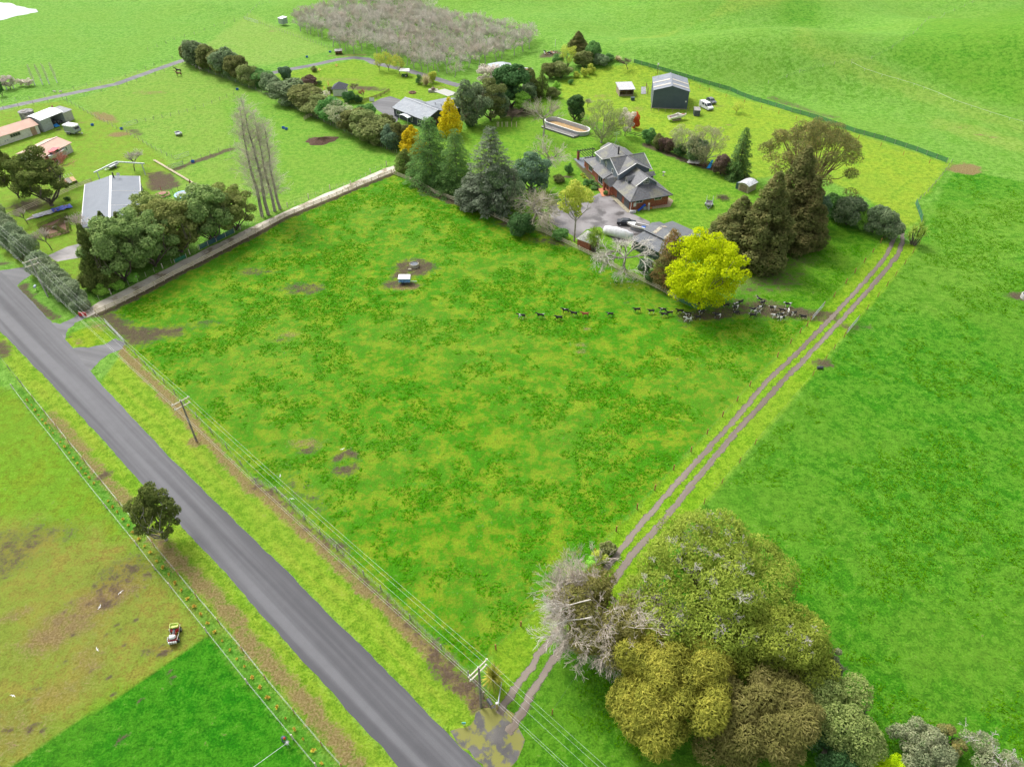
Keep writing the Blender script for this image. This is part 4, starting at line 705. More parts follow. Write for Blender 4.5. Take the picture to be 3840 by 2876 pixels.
pl('fine1', 2, 1, 415, 405, 330, 130, 'shrub', 'low green shrub inside the paddock fence by the concrete yard', 'shrub', 'mid'); pl('fine0', 2, 1, 320, 335, 285, 60, 'shrub', 'tiny green shrub at the lower left corner of the concrete yard', 'shrub', 'mid'); pl('fine0', 2, 1, 1320, 830, 790, 110, 'shrub', 'low dark shrub under the rust-tinged conifer', 'shrub', 'dark')
for k, (b, tp, wd, pr) in enumerate((((2768, 955), 740, 205, 'crypt0'), ((2880, 985), 655, 225, 'crypt1'), ((2985, 900), 560, 215, 'crypt2'), ((3030, 930), 665, 165, 'crypt0'))): plant(pr, b, tp, wd, 'brown_conifer', ('leftmost', 'second from the left', 'tallest, rearmost', 'rightmost') [k] + ' of the four dense brown-green conifers', 'conifer', 'crypt', REDBARK, 'dense brown-green conifers')
plant('eucalypt', (3035, 775), 445, 350, 'eucalypt_tree', 'wide umbrella-crowned brown-green eucalypt with bare limbs', 'tree', 'euc', REDBARK); plant('broad1', (3062, 850), 715, 90, 'bluish_tree', 'pale blue-green tree below the eucalypt', 'tree', 'bluegreen')
for k, (b, tp, wd, pr, lf, wrd) in enumerate((((3140, 812), 732, 90, 'shrub0', 'mid', 'deep green shrub'), ((3190, 842), 735, 110, 'shrub1', 'greygreen', 'large grey-green shrub'), ((3237, 858), 790, 55, 'shrub2', 'lime', 'bright green shrub'), ((3290, 872), 770, 80, 'upshrub0', 'greygreen', 'brown-tipped shrub'), ((3335, 892), 793, 92, 'shrub3', 'greygreen', 'pale grey round shrub'))): plant(pr, b, tp, wd, 'shelter_shrub', wrd + ' in the short shelter row below the eucalypt', 'shrub', lf, group='short shelter row')
plant('yucca', (3443, 918), 828, 68, 'yucca', 'spiky yucca clump beside the gate at the top of the farm track', 'yucca', 'yucca')
# behind the brick house
pl('fir', 2, 0, 1985, 1535, 1108, 205, 'fir_tree', 'dark conical fir behind the small garden shed', 'conifer', 'cedar'); pl('shrub2', 2, 0, 1815, 1505, 1330, 145, 'shrub', 'dark purple-green shrub left of the conical fir', 'shrub', 'purple'); pl('haze0', 2, 0, 1690, 1420, 1085, 310, 'budding_tree', 'large hazy half-bare tree behind the blue tarpaulin', 'tree', 'haze', PALEBARK); pl('haze1', 2, 0, 1465, 1340, 1090, 200, 'budding_tree', 'pale grey half-bare tree left of the large hazy tree', 'tree', 'haze', PALEBARK); pl('shrub1', 2, 0, 1600, 1400, 1180, 170, 'shrub', 'dark shrub inside the large hazy tree', 'shrub', 'greygreen'); pl('shrub3', 2, 0, 1455, 1345, 1240, 110, 'shrub', 'dark green shrub at the foot of the pale grey tree', 'shrub', 'dark')
for x, y, tp, wd, lf, lb in ((1182, 1235, 1108, 105, 'mid', 'dark green shrub at the left end of the bark bed'), (1265, 1285, 1165, 95, 'brownolive', 'yellow-brown shrub in the bark bed'), (1300, 1295, 1185, 100, 'purple', 'brown-purple shrub in the middle of the bark bed'), (1365, 1315, 1190, 95, 'purple', 'dark brown shrub at the right of the bark bed')): pl('shrub%d' % (x % 4), 2, 0, x, y, tp, wd, 'shrub', lb, 'shrub', lf)
pl('haze0', 2, 0, 785, 1235, 885, 350, 'budding_tree', 'large round grey-green tree behind the brick house chimney', 'tree', 'olive', PALEBARK); pl('blossom', 2, 0, 985, 1175, 950, 135, 'magnolia_tree', 'white-flowering magnolia beside the large round tree', 'tree', 'white'); pl('shrub1', 2, 0, 1065, 1110, 975, 75, 'shrub', 'red-leaved shrub behind the white magnolia', 'shrub', 'red')
pl('camellia', 2, 0, 545, 1035, 820, 140, 'camellia_tree', 'dark glossy green tree beyond the emptied pool', 'tree', 'dark'); pl('fan0', 2, 0, 655, 925, 850, 85, 'bare_shrub', 'small bare tan shrub beyond the emptied pool', 'shrub', 'tan'); pl('fan1', 2, 0, 275, 1180, 830, 380, 'bare_tree', 'spreading tan leafless tree beside the emptied pool', 'tree', 'tan', PALEBARK)
pl('shrub2', 2, 0, 590, 1040, 930, 70, 'shrub', 'dark shrub at the foot of the glossy tree beyond the pool', 'shrub', 'dark'); pl('willow', 2, 0, 1945, 978, 880, 105, 'weeping_tree', 'small pale weeping tree on the mown lawn by the van', 'tree', 'yellowgreen')
def c4(x, y): return (1700 + x * .4728, 140 + y * .4728)
for x, y, tp, wd, pr, name, lf, lb, cat in ((150, 700, 340, 280, 'broad0', 'willow_tree', 'greygreen', 'big soft grey-green tree at the right of the slate-blue house', 'tree'), (290, 660, 325, 250, 'broad1', 'evergreen_tree', 'brownolive', 'olive-brown tree next to the big soft grey-green tree', 'tree'), (375, 640, 420, 170, 'broad0', 'evergreen_tree', 'greygreen', 'grey-green tree in front of the glossy dark tree', 'tree'), (455, 560, 225, 245, 'camellia', 'evergreen_tree', 'dark', 'glossy dark green tree in front of the pale hip roof', 'tree'),
    (270, 420, 225, 185, 'blossom', 'magnolia_tree', 'white', 'white-flowering tree left of the pale hip roof', 'tree'), (550, 590, 435, 130, 'camellia', 'evergreen_tree', 'lime', 'bright green young tree under the glossy dark tree', 'tree'), (615, 480, 245, 100, 'upshrub0', 'shrub', 'brownolive', 'narrow brown-green shrub right of the pale hip roof', 'shrub'), (600, 500, 350, 110, 'upshrub1', 'shrub', 'greygreen', 'grey-green shrub behind the bright green young tree', 'shrub'), (705, 470, 250, 120, 'yewlike', 'conifer_tree', 'totara', 'dark olive conical conifer among the trees above the pool', 'conifer'),
    (660, 480, 400, 90, 'yewlike', 'conifer_tree', 'totara', 'low olive conifer beside the dark conical conifer', 'conifer'), (765, 330, 205, 120, 'upshrub2', 'shrub', 'brownolive', 'brown-olive shrub at the top of the garden, left one', 'shrub'), (855, 325, 195, 160, 'upshrub0', 'shrub', 'olive', 'wide olive shrub at the top of the garden', 'shrub'), (915, 240, 60, 140, 'haze1', 'budding_tree', 'yellowgreen', 'yellow-green budding tree below the tall brown conifer', 'tree'), (1030, 235, 105, 140, 'upshrub1', 'shrub', 'olive', 'olive shrub below the tall brown conifer', 'shrub'), (830, 230, 140, 90, 'shrub0', 'shrub', 'mid', 'dark green shrub by the burnt rubbish pit', 'shrub'),
    (990, 105, -45, 155, 'crypt2', 'brown_conifer', 'crypt', 'tall solitary brown conifer at the back fence', 'conifer'), (1115, 195, 35, 125, 'shrub2', 'shrub', 'mid', 'tall dark green shrub right of the solitary brown conifer', 'shrub'), (1175, 225, 135, 115, 'shrub1', 'shrub', 'greygreen', 'round green shrub at the back corner of the mown lawn', 'shrub'), (1240, 190, 130, 70, 'shrub3', 'shrub', 'mid', 'small green shrub at the end of the green mesh fence', 'shrub'), (1088, 290, 208, 70, 'fine0', 'citrus_tree', 'yellowgreen', 'larger citrus bush with yellow fruit on the mown lawn', 'shrub'), (1040, 315, 245, 52, 'fine1', 'citrus_tree', 'yellowgreen', 'smaller citrus bush left of the larger one', 'shrub'),
    (975, 318, 270, 55, 'fine0', 'shrub', 'yellowgreen', 'low yellowish shrub left of the citrus bushes', 'shrub'), (930, 375, 335, 40, 'fine1', 'shrub', 'mid', 'tiny shrub alone on the mown lawn edge', 'shrub'), (820, 410, 350, 60, 'fine0', 'shrub', 'lime', 'light green shrub above the spreading tan leafless tree', 'shrub'), (790, 480, 395, 100, 'shrub3', 'shrub', 'olive', 'olive shrub above the spreading tan leafless tree', 'shrub'), (460, 665, 590, 180, 'fan0', 'bare_shrub', 'brown', 'dark brown leafless thicket below the glossy dark tree', 'shrub'), (130, 710, 640, 70, 'shrub2', 'shrub', 'dark', 'dark green shrub at the foot of the big soft grey-green tree', 'shrub')):
    px, py = c4(x, y); plant(pr, (px, py), 140 + tp * .4728, wd * .4728, name, lb, cat, lf)
pl('fan0', 2, 0, 1000, 600, 505, 130, 'bare_shrub', 'brown twiggy bush at the back of the mown lawn', 'shrub', 'brown'); pl('flax', 2, 0, 915, 525, 478, 90, 'flax', 'brown flax clump beside the twiggy bush', 'flax', 'flax')
# left: along the race and round the grey-roofed house
plant('crypt1', (345, 1075), 845, 115, 'dark_conifer', 'dark green conifer at the road end of the lane-side trees', 'conifer', 'totara'); plant('acacia0', (425, 1052), 830, 194, 'wattle_tree', 'pale blue-green wattle at the road end of the lane', 'tree', 'acacia'); plant('crypt2', (470, 985), 800, 120, 'dark_conifer', 'dark conifer between the first two wattles by the lane', 'conifer', 'totara'); plant('crypt0', (405, 960), 795, 90, 'dark_conifer', 'dark conifer against the near end of the grey-roofed house', 'conifer', 'totara')
plant('acacia1', (545, 998), 783, 200, 'wattle_tree', 'second blue-green wattle along the lane', 'tree', 'acacia'); plant('acacia2', (650, 945), 748, 212, 'wattle_tree', 'olive wattle in the middle of the lane-side row', 'tree', 'acaciaO'); plant('acacia0', (770, 905), 706, 188, 'wattle_tree', 'tall green wattle beside the mesh lane fence', 'tree', 'acacia', rot=2.0); plant('acacia1', (865, 862), 688, 153, 'wattle_tree', 'olive wattle at the far end of the lane-side row', 'tree', 'acaciaO', rot=1.0); plant('acacia2', (560, 900), 735, 177, 'wattle_tree', 'wattle hiding the right eave of the grey-roofed house', 'tree', 'acaciaO', rot=3.0)
for x, y, tp, wd, lf, lb in ((880, 890, 800, 130, 'lime', 'lime-green leafy weeds at the road end of the lane trees'), (760, 830, 700, 150, 'olive', 'yellowing scrub at the road end of the lane trees'), (1010, 840, 770, 110, 'lime', 'bright green weeds under the first wattle'), (1150, 770, 715, 90, 'lime', 'bright green weeds under the second wattle'), (1850, 380, 330, 100, 'lime', 'lime-green shrub at the mesh lane fence')): pl('fine%d' % (x // 10 % 2), 0, 1, x, y, tp, wd, 'undergrowth', lb, 'shrub', lf)
for k, (b, tp, wd) in enumerate((((977, 811), 395, 165), ((1003, 807), 360, 165), ((1026, 794), 410, 150), ((1050, 783), 440, 140))): plant('poplar%d' % (k % 2), b, tp, wd, 'poplar_tree', ('leftmost', 'second from the left', 'third from the left', 'rightmost')[k] + ' of four tall bare poplars beside the lane', 'tree', 'pale', PALEBARK, 'bare poplars beside the lane', foot=True)
ROWA = [(-60, 300), (20, 395), (105, 480), (190, 560)]; ROWB = [(330, 700), (395, 760), (450, 820), (510, 880), (560, 930), (625, 965), (690, 1010)]
for k, (x, y) in enumerate(ROWA): pl('hedgeball%d' % (k % 3), 0, 1, x, y, y - 195, 205, 'clipped_hedge_bush', f'{ordn(k)} grey-green clipped bush of the roadside hedge, before the side drive', 'hedge', 'feijoa', group='clipped roadside hedge')
for k, (x, y) in enumerate(ROWB): pl('hedgeball%d' % (k % 3), 0, 1, x, y, y - (175 if k < 6 else 105), 195 if k < 6 else 150, 'clipped_hedge_bush', f'{ordn(k)} grey-green clipped bush between the side drive and the lane', 'hedge', 'feijoa', group='clipped roadside hedge')
plant('totara', (150, 772), 562, 175, 'dark_tree', 'large dark evergreen tree left of the grey-roofed house', 'tree', 'totara'); plant('totara', (28, 742), 552, 90, 'dark_tree', 'dark evergreen tree at the left picture edge', 'tree', 'totara', rot=1.7); plant('fan1', (205, 690), 565, 150, 'budding_tree', 'red-budded bare tree in front of the cabin boat', 'tree', 'pink', PALEBARK)
pl('fan0', 0, 1, 210, 280, 140, 110, 'bare_tree', 'small bare tree nearest the roadside hedge', 'tree', 'pinkgrey'); pl('fan0', 0, 1, 405, 500, 315, 160, 'bare_tree', 'bare vase-shaped tree below the clipped box garden', 'tree', 'pinkgrey', rot=.5); pl('fan0', 0, 1, 682, 390, 180, 190, 'bare_tree', 'bare vase-shaped tree right of the clipped box garden', 'tree', 'pinkgrey', rot=2.2); plant('fan0', (492, 640), 570, 75, 'bare_tree', 'thin bare tree behind the grey-roofed house', 'tree', 'grey', rot=4)
pl('totara', 0, 0, -10, 830, 690, 60, 'dark_tree', 'dark tree cut by the picture edge above the pink-roofed barn', 'tree', 'dark'); plant('fine0', (250, 752), 738, 22, 'shrub', 'small dark shrub beside the stacked boards', 'shrub', 'dark')
for k, (x, y, wd, lf) in enumerate(((70, 770, 120, 'white'), (170, 745, 60, 'white'), (240, 745, 90, 'white'))): pl('blossom', 0, 0, x, y, y - (110 if k == 0 else 60), wd, 'blossom_tree', ('largest', 'smallest', 'rightmost')[k] + ' of the pale blossoming trees beyond the curving drive', 'tree', lf, group='pale blossoming trees')
for k, (x, y) in enumerate(((60, 775), (120, 765), (303, 738), (370, 735), (427, 728), (494, 718))):
    P = G(0, 0, x, y); t_ = thing('young_bare_tree', f'{ordn(k)} from the left of the young bare trees in white guards', 'tree', P, k, 'young bare trees in white guards'); h_ = 7.0 if k > 1 else 4
    st, cr, h0, w0 = PROTO['poplar%d' % (k % 2)]; a = link('trunk', st, t_, PALEBARK); b = link('crown', cr, t_, TW['grey'])
    for o in (a, b): o.scale = (1.9 / w0, 1.9 / w0, h_ / h0)
    MB().tube((0, 0, 0), (0, 0, 2.0), .17, .15, 8).build('trunk_guard', mat('guard_plastic', (.72, .74, .74), .5), t_)
# the bare orchard block
OP = PL((1105, 112), (1250, 182), (1480, 252), (1640, 288), (1700, 296), (1890, 232), (1985, 196), (2000, 160), (1800, 112), (1560, 20), (1430, -40), (1230, -60))
ox = np.array([(p.x, p.y) for p in OP]); u = OP[3] - OP[0]; u = Vector((u.x, u.y, 0)).normalized(); v = Vector((-u.y, u.x, 0)); cnt = 0; ro = random.Random(5)
for i in range(-2, 60):
    for j in range(-8, 40):
        P = Vector((OP[0].x, OP[0].y, 0)) + u * (i * 4.5) + v * (j * 4.8) + Vector((ro.uniform(-.9, .9), ro.uniform(-.9, .9), 0))
        if cnt < 300 and poly_sd(ox, np.array([P.x]), np.array([P.y]))[0] > .3 and ro.random() < .97:
            P.z = float(zt(P.x, P.y)); plant('orchard%d' % ro.randrange(4), None, None, None, 'orchard_tree', 'grey leafless tree in the dense block of bare trees', 'tree', ro.choice(['grey', 'silver', 'pinkgrey']), mat('orchard_bark', (.42, .40, .36), .95), 'block of bare grey trees', h=ro.uniform(6.2, 8.2), wid=ro.uniform(6.2, 8.0), loc=P, rot=ro.uniform(0, 6.28)); cnt += 1
print('orchard', cnt)
# roadside
plant('totara', (624, 2024), 1832, 150, 'roadside_tree', 'dark green bushy tree standing alone beside the road', 'tree', 'totara', PALEBARK, foot=True); pl('fanpalm', 1, 3, 2045, 960, 770, 200, 'fan_palm', 'yellow-green fan palm behind the nearest power pole', 'palm', 'palm')
pts = [q(0, 2, *p) for p in ((232, 140), (268, 183), (297, 220), (328, 262), (360, 303), (390, 337), (425, 380), (452, 418), (518, 497), (550, 540), (592, 588), (627, 632), (662, 677), (698, 725), (735, 767), (768, 803), (805, 855), (928, 1005), (968, 1057), (1008, 1102), (1058, 1163), (1100, 1215), (1145, 1275), (1192, 1333), (1242, 1395), (1290, 1450), (1350, 1523), (1400, 1580), (1453, 1643))] + \
    [q(0, 3, *p) for p in ((1505, 68), (1560, 130), (1615, 195), (1668, 268), (1725, 333), (1790, 412), (1848, 480), (1912, 560), (1980, 645), (2040, 715), (2105, 787), (2170, 873))] + [q(1, 3, *p) for p in ((28, 957), (100, 1050), (177, 1140), (250, 1232), (330, 1328), (400, 1410), (487, 1512), (565, 1617))]
for k, p in enumerate(pts): plant('seedling', (p[0] + 1, p[1] + 4), None, None, 'yellow_seedling', f'{ordn(k)} small yellow-leaved seedling from the top of the fenced strip', 'seedling', 'sap', group='yellow seedlings between the roadside fences', h=.35 + .3 * rr.random(), wid=.34 + .34 * rr.random())
# ---------------------------------------------------------------- the old shelterbelt in the foreground
def big(name, label, px, py, h, wd, ncl, n, leaf, seed, lf, flat=.85, along=.6, asp=.35, rr_=(.14, .24), low=.1, cat='tree', nl=13):
    P = gz(px, py, h * .93); P.z = 0; g = np.random.default_rng(seed); D = rnd(ncl, g); f = g.uniform(.35, 1, ncl)[:, None] ** .6; rad = g.uniform(*rr_, ncl) * wd / 2
    cen = lobed(ncl, nl, wd * .95, h * (1 - low), g); cen[:, 2] += h * (1 + low) / 2 - rad * .4
    V, F = blobs_leaves(cen, rad, n, leaf, g, asp, .3, squash=flat, along=along, keep=.66); sg = []; tips = []
    sg.append((0, 0, -.1, 0, 0, h * .35, wd * .04, wd * .03))
    for i in range(7): branchy(g, np.array([0, 0, h * g.uniform(.1, .35)]), (math.cos(i * .9), math.sin(i * .9), .8), h * .19, wd * .02, 0, 2, (3, 3, 2), (.5, .5, .5), .1, .66, sg, tips)
    t_ = thing(name, label, cat, P); link('trunk', np_mesh(name + '_stem', *tubes(sg, 5)), t_, BARK); link('crown', np_mesh(name + '_leaf', V, F), t_, LM[lf])
    return t_, cen, rad, g
def deadwood(t_, g, spots, ln, lev, m, name='dead_limbs', kids=(5, 5, 4, 4), spread=.6, up=.05, r=.09, gravity=0.0):
    sg = []; tips = []
    for (p, d) in spots: branchy(g, np.array(p), d, ln * g.uniform(.75, 1.25), r, 0, lev, kids, (spread,) * 5, up, .62, sg, tips, .3)
    S = np.array(sg); S[:, 6:] = np.maximum(S[:, 6:], .014); link(name, np_mesh(name, *tubes(S, 3)), t_, m)
LM['cup'] = leaf_mat('cypress_leaf', [(.075, .105, .016), (.15, .19, .028), (.23, .265, .045)], clump=.4, cs=.35); LM['cupgold'] = leaf_mat('gold_cypress_leaf', [(.08, .085, .014), (.165, .16, .026), (.27, .235, .045)], clump=.4, cs=.35); LM['cupbrown'] = leaf_mat('brown_cypress_leaf', [(.075, .08, .022), (.14, .14, .04), (.21, .195, .07)], clump=.5, cs=.4); LM['scrub'] = leaf_mat('scrub_leaf', [(.09, .115, .06), (.17, .195, .105), (.27, .275, .17)], clump=.4)
LICH = mat('lichen_twigs', (.62, .58, .52), .95, var=.25, scale=.8); LICH2 = mat('pinkish_dead_twigs', (.52, .45, .38), .95, var=.3, scale=.5)
t_, cen, rad, g = big('shelter_cypress', 'tallest yellow-green cypress with pale lichen twigs in the foreground clump', 2700, 2085, 15, 23, 260, 62000, .40, 201, 'cup', rr_=(.12, .2), nl=18)
top = cen[np.argsort(-cen[:, 2])[:70]]; deadwood(t_, g, [(c + np.array([0, 0, .3]), g.normal(size=3) * .8 + np.array([0, 0, .5])) for c in top], .85, 3, LICH, 'lichen_twigs', (4, 4, 4, 3), .7, 0, .03)
t_, cen, rad, g = big('shelter_cypress', 'half-dead cypress with silver branches reaching over the farm track', 2300, 2190, 12.5, 14.5, 150, 30000, .36, 202, 'cupbrown', rr_=(.13, .22))
sp = []
for i in range(90):
    c = cen[g.integers(0, len(cen))]; d = unit(np.array([c[0] - 1.5, c[1] * .7, (c[2] - 7) * .5]) + g.normal(size=3) * .8); sp.append((c * np.array([.75, .75, 1]), d))
deadwood(t_, g, sp, 2.3, 3, LICH2, 'dead_limbs', (5, 5, 4, 4), .55, .04, .06)
deadwood(t_, g, [(np.array([-2.5, g.uniform(-4, 3), z]), np.array([-1, g.uniform(-.6, .5), g.uniform(-.25, .25)])) for z in (3, 3.6, 4.2, 5, 5.6, 6.3, 7, 7.7, 8.4, 9, 9.6, 10.2)], 2.7, 3, LICH, 'silver_limbs', (4, 4, 4, 4), .5, .0, .11)
big('shelter_cypress', 'golden-olive cypress with feathery sprays at the bottom of the picture', 2560, 2490, 12.5, 15.5, 120, 52000, .55, 203, 'cupgold', asp=.22, along=.35, rr_=(.15, .25))
t_, cen, rad, g = big('shelter_cypress', 'olive cypress on the right shoulder of the foreground clump', 2960, 2330, 12, 14, 160, 36000, .36, 204, 'cup', rr_=(.14, .22)); deadwood(t_, g, [(c, g.normal(size=3)) for c in cen[np.argsort(-cen[:, 2])[:18]]], .8, 3, LICH, 'lichen_twigs', (4, 4, 3, 3), .7, 0, .03)
big('shelter_cypress', 'brownish-olive cypress right of the golden one at the bottom edge', 2880, 2600, 10.5, 15, 110, 38000, .5, 205, 'cupbrown', asp=.25, along=.4, rr_=(.15, .25))
big('evergreen_tree', 'bushy grey-green broadleaf tree right of the foreground cypresses', 3210, 2600, 8.5, 11, 110, 24000, .28, 206, 'acaciaO', asp=.5, along=None)
big('evergreen_tree', 'dark bushy evergreen low behind the grey-green broadleaf', 3130, 2760, 5, 7.5, 60, 11000, .28, 207, 'dark', asp=.5, along=None)
big('scrub_bush', 'mixed grey scrub bush at the lower right edge', 3480, 2760, 4.5, 7.5, 60, 11000, .26, 208, 'scrub', asp=.45, along=None, cat='shrub'); t_, cen, rad, g = big('scrub_bush', 'pale twiggy scrub bush at the lower right corner', 3740, 2815, 3.6, 7, 40, 5000, .24, 209, 'scrub', asp=.45, along=None, cat='shrub'); deadwood(t_, g, [(c, np.array([0, 0, 1]) + g.normal(size=3) * .4) for c in cen[:24]], .8, 3, LICH, 'dry_stems', (3, 3, 3, 3), .5, .1, .03)
big('scrub_bush', 'rusty-tipped scrub bush above the lower right corner', 3580, 2745, 3.6, 4, 26, 4000, .24, 210, 'euc', asp=.4, along=.6, cat='shrub'); big('gorse_bush', 'bright yellow-green gorse bush at the bottom edge', 3340, 2835, 3.4, 4.2, 30, 6000, .22, 211, 'lemon', asp=.3, along=.8, cat='shrub')
big('scrub_bush', 'thin grey-green scrub at the top of the right shoulder', 3150, 2440, 6.5, 4, 24, 3200, .24, 212, 'scrub', asp=.4, along=.6, cat='shrub')
for k, (x, y) in enumerate(((760, 1520), (830, 1450), (690, 1590))): pl('fine%d' % (k % 2), 2, 2, x, y, y - 70, 140, 'weed_clump', ('middle', 'uppermost', 'lowest')[k] + ' of the pale yellow-green weed clumps between track and fence', 'weed', ('yellowgreen', 'olive', 'lime')[k], group='weed clumps by the track')
# longer clumps of grass standing in the grazed sward
LM['sward'] = leaf_mat('sward_clump', [(.034, .125, .001), (.055, .158, .002), (.085, .185, .006)], trans=.45)
def sward(name, pts, n, thr, seed, size, m):
    g = np.random.default_rng(seed); a = np.array([(p.x, p.y) for p in pts]); x0, y0 = a.min(0); x1, y1 = np.minimum(a.max(0), (130, 230)); X_ = g.uniform(x0, x1, n); Y_ = g.uniform(max(y0, 25), y1, n)
    k = (vnoise(X_, Y_, .16, seed) + .8 * vnoise(X_, Y_, .5, seed + 1) + .5 * vnoise(X_, Y_, 1.4, seed + 2) > thr) & (poly_sd(a, X_, Y_) > .8); X_, Y_ = X_[k], Y_[k]
    ix = np.clip(np.searchsorted(xs, X_), 0, nx - 1); iy = np.clip(np.searchsorted(ys, Y_), 0, ny - 1); ok = (MUD.reshape(ny, nx)[iy, ix] < .25) & (DRY.reshape(ny, nx)[iy, ix] < .3); X_, Y_ = X_[ok], Y_[ok]; c = len(X_)
    P = np.repeat(np.c_[X_, Y_, np.full(c, .07)], 3, 0) + g.normal(size=(c * 3, 3)) * np.array([.12, .12, .02]); L_ = size * g.uniform(.5, 1.3, c * 3); o = link(name, np_mesh(name, *cards(P, unit(rnd(c * 3, g) * .7 + np.array([0, 0, 1.])), rnd(c * 3, g), L_, L_ * .5)), None, m); o['kind'] = 'stuff'
sward('grass_clumps', PADDOCK, 210000, .05, 31, .27, LM['sward'])
sward('grass_clumps', TRACK_R + [Vector((20, 25, 0)), Vector((130, 25, 0))] + PL((4300, 760), (3600, 640)) + list(reversed(EAST_FENCE)), 130000, .10, 41, .27, LM['sward'])
# ================================================================ buildings
V3 = lambda *a: Vector(a)
WHITE = mat('white_paint', (.72, .72, .70), .5, var=.06, scale=1.5, dirt=(.5, .48, .43), damt=.35); GLASS = mat('window_glass', (.035, .045, .055), .06, var=.3, spec=.6); OPENSHADE = mat('opening_shade', (.03, .03, .03), .9)  # the near-black colour stands in for shade inside openings
TIMBER = mat('weathered_timber', (.32, .26, .18), .9, var=.3, scale=4, dirt=(.2, .19, .15)); BROWNWOOD = mat('brown_timber', (.16, .085, .055), .8, var=.3, scale=4); GALV = mat('galvanised_steel', (.42, .44, .46), .45, .6, var=.12, scale=3); CONCRETE = mat('concrete', (.38, .36, .32), .9, var=.2, dirt=(.22, .21, .17)); BLACKSTEEL = mat('black_steel', (.03, .03, .032), .5, var=.2); RUBBER = mat('rubber', (.025, .025, .025), .85)
BRICK = mat('red_brick', (.30, .105, .06), .9, var=.35, scale=5, dirt=(.17, .07, .05), damt=.4)
def win(par, c, rt, w_, h_, n, mull=(2, 1), arch=False, m=None, glass=None):
    """window: frame part with its pane as a sub-part"""
    c, rt, n = Vector(c), Vector(rt).normalized(), Vector(n).normalized(); up = Vector((0, 0, 1)); c = c + n * .03; m = m or WHITE; fb = MB(); t_ = .09
    hw, hh = w_ / 2, h_ / 2; top = [c - rt * hw + up * hh, c + rt * hw + up * hh]
    if arch: top = [c + up * hh - rt * hw * math.cos(math.pi * i / 10) + up * hw * math.sin(math.pi * i / 10) for i in range(11)]
    ring = [c - rt * hw - up * hh] + top + [c + rt * hw - up * hh]
    for a, b in zip(ring, ring[1:] + ring[:1]): fb.bar(a, b, t_, t_, n)
    for i in range(1, mull[0]): x = -hw + w_ * i / mull[0]; fb.bar(c + rt * x - up * hh, c + rt * x + up * (hh + (hw * .8 if arch else 0)), t_ * .7, t_ * .7, n)
    for j in range(1, mull[1]): z = -hh + h_ * j / mull[1]; fb.bar(c - rt * hw + up * z, c + rt * hw + up * z, t_ * .7, t_ * .7, n)
    if arch: fb.bar(top[0], top[-1], t_ * .8, t_ * .8, n)
    f = fb.build('window', m, par); pb = MB(); pb.add([p + n * .012 for p in ring], [tuple(range(len(ring)))]); pb.build('pane', glass or GLASS, f); return f
def door(par, c, rt, w_, h_, n, m, name='door', lines=5):
    c, rt, n = Vector(c), Vector(rt).normalized(), Vector(n).normalized(); up = Vector((0, 0, 1)); b = MB(); b.bar(c - rt * w_ / 2, c + rt * w_ / 2, .08, h_, up); d = b.build(name, m, par)
    return d
def slopes(W, L, e, r, ov=.25, y0=0.0, x0=0.0, th=.07, axis_split=None):
    """two roof slabs of a gable, ridge along y"""
    b = MB(); k = (r - e) / (W / 2); ze = e - ov * k; xm = x0 + W / 2; g_ = .06
    for s in (-1, 1):
        xe = xm + s * (W / 2 + ov); c = [(xe, y0 - ov, ze + g_), (xe, y0 + L + ov, ze + g_), (xm, y0 + L + ov, r + g_), (xm, y0 - ov, r + g_)]
        if s > 0: c = [c[0], c[1], c[2], c[3]]
        else: c = [c[1], c[0], c[3], c[2]]
        b.slab(c, th)
    return b
def gable_walls(W, L, e, r, x0=0.0, y0=0.0): return MB().prism_y([(x0, -.05), (x0 + W, -.05), (x0 + W, e), (x0 + W / 2, r), (x0, e)], y0, y0 + L)
def frame_from(O, B):                              # angle of local x from O to B
    return math.atan2(B[1] - O[1], B[0] - O[0])
# ---- big blue-grey farm shed
BLUE = mat('blue_grey_cladding', (.075, .10, .135), .55, .1, var=.08, scale=.8, rib=('X', .2)); ROOFB = mat('blue_grey_roofing', (.23, .255, .29), .6, 0.0, var=.12, scale=.6, rib=('Y', .25))
S = thing('farm_shed', 'tall blue-grey gabled steel shed on the mown lawn', 'shed', (45.45, 234.5, 0), frame_from((45.45, 234.5), (56.6, 233.1)))
gable_walls(11.2, 13.4, 5.7, 7.2).build('wall', BLUE, S); rf = slopes(11.2, 13.4, 5.7, 7.2, .2).build('roof', ROOFB, S); MB().bar((5.6, -.25, 7.3), (5.6, 13.65, 7.3), .45, .06).build('ridge_cap', ROOFB, rf)
SKY = mat('skylight_sheet', (.62, .56, .46), .35, var=.1, rib=('Y', .25))
for y in (2.2, 6.6):
    for s in (-1, 1): MB().slab([(5.6 + s * 5.7, y, 5.82), (5.6 + s * 5.7, y + 1.0, 5.82), (5.6 + s * .4, y + 1.0, 7.23), (5.6 + s * .4, y, 7.23)][::s], .03).build('skylight', SKY, rf)
for s in (0, 11.2): MB().bar((s, -.2, 5.66), (s, 13.6, 5.66), .16, .14).build('gutter', GALV, S)
MB().box(10.35, 10.75, -.06, 0, 2.3, 2.75).build('sign', WHITE, S); MB().box(-.05, .0, 5.5, 9.5, 0, 3.6).build('roller_door', mat('roller_door_grey', (.2, .22, .25), .5, rib=('Z', .12)), S); MB().tube((-.1, .4, 0), (-.1, .4, 5.6), .05).build('downpipe', WHITE, S)
MB().path([(1.7, 11, 6.2), (1.7, 11, 9.4)], .03).bar((1.0, 11, 9.3), (2.4, 11, 9.3), .03).bar((1.2, 11, 9.0), (2.2, 11, 9.0), .03).build('aerial', GALV, S)
S = thing('netted_yard', 'low wire-netted yard in front of the tall blue-grey shed', 'pen', (45.45, 234.5, 0), frame_from((45.45, 234.5), (56.6, 233.1)))
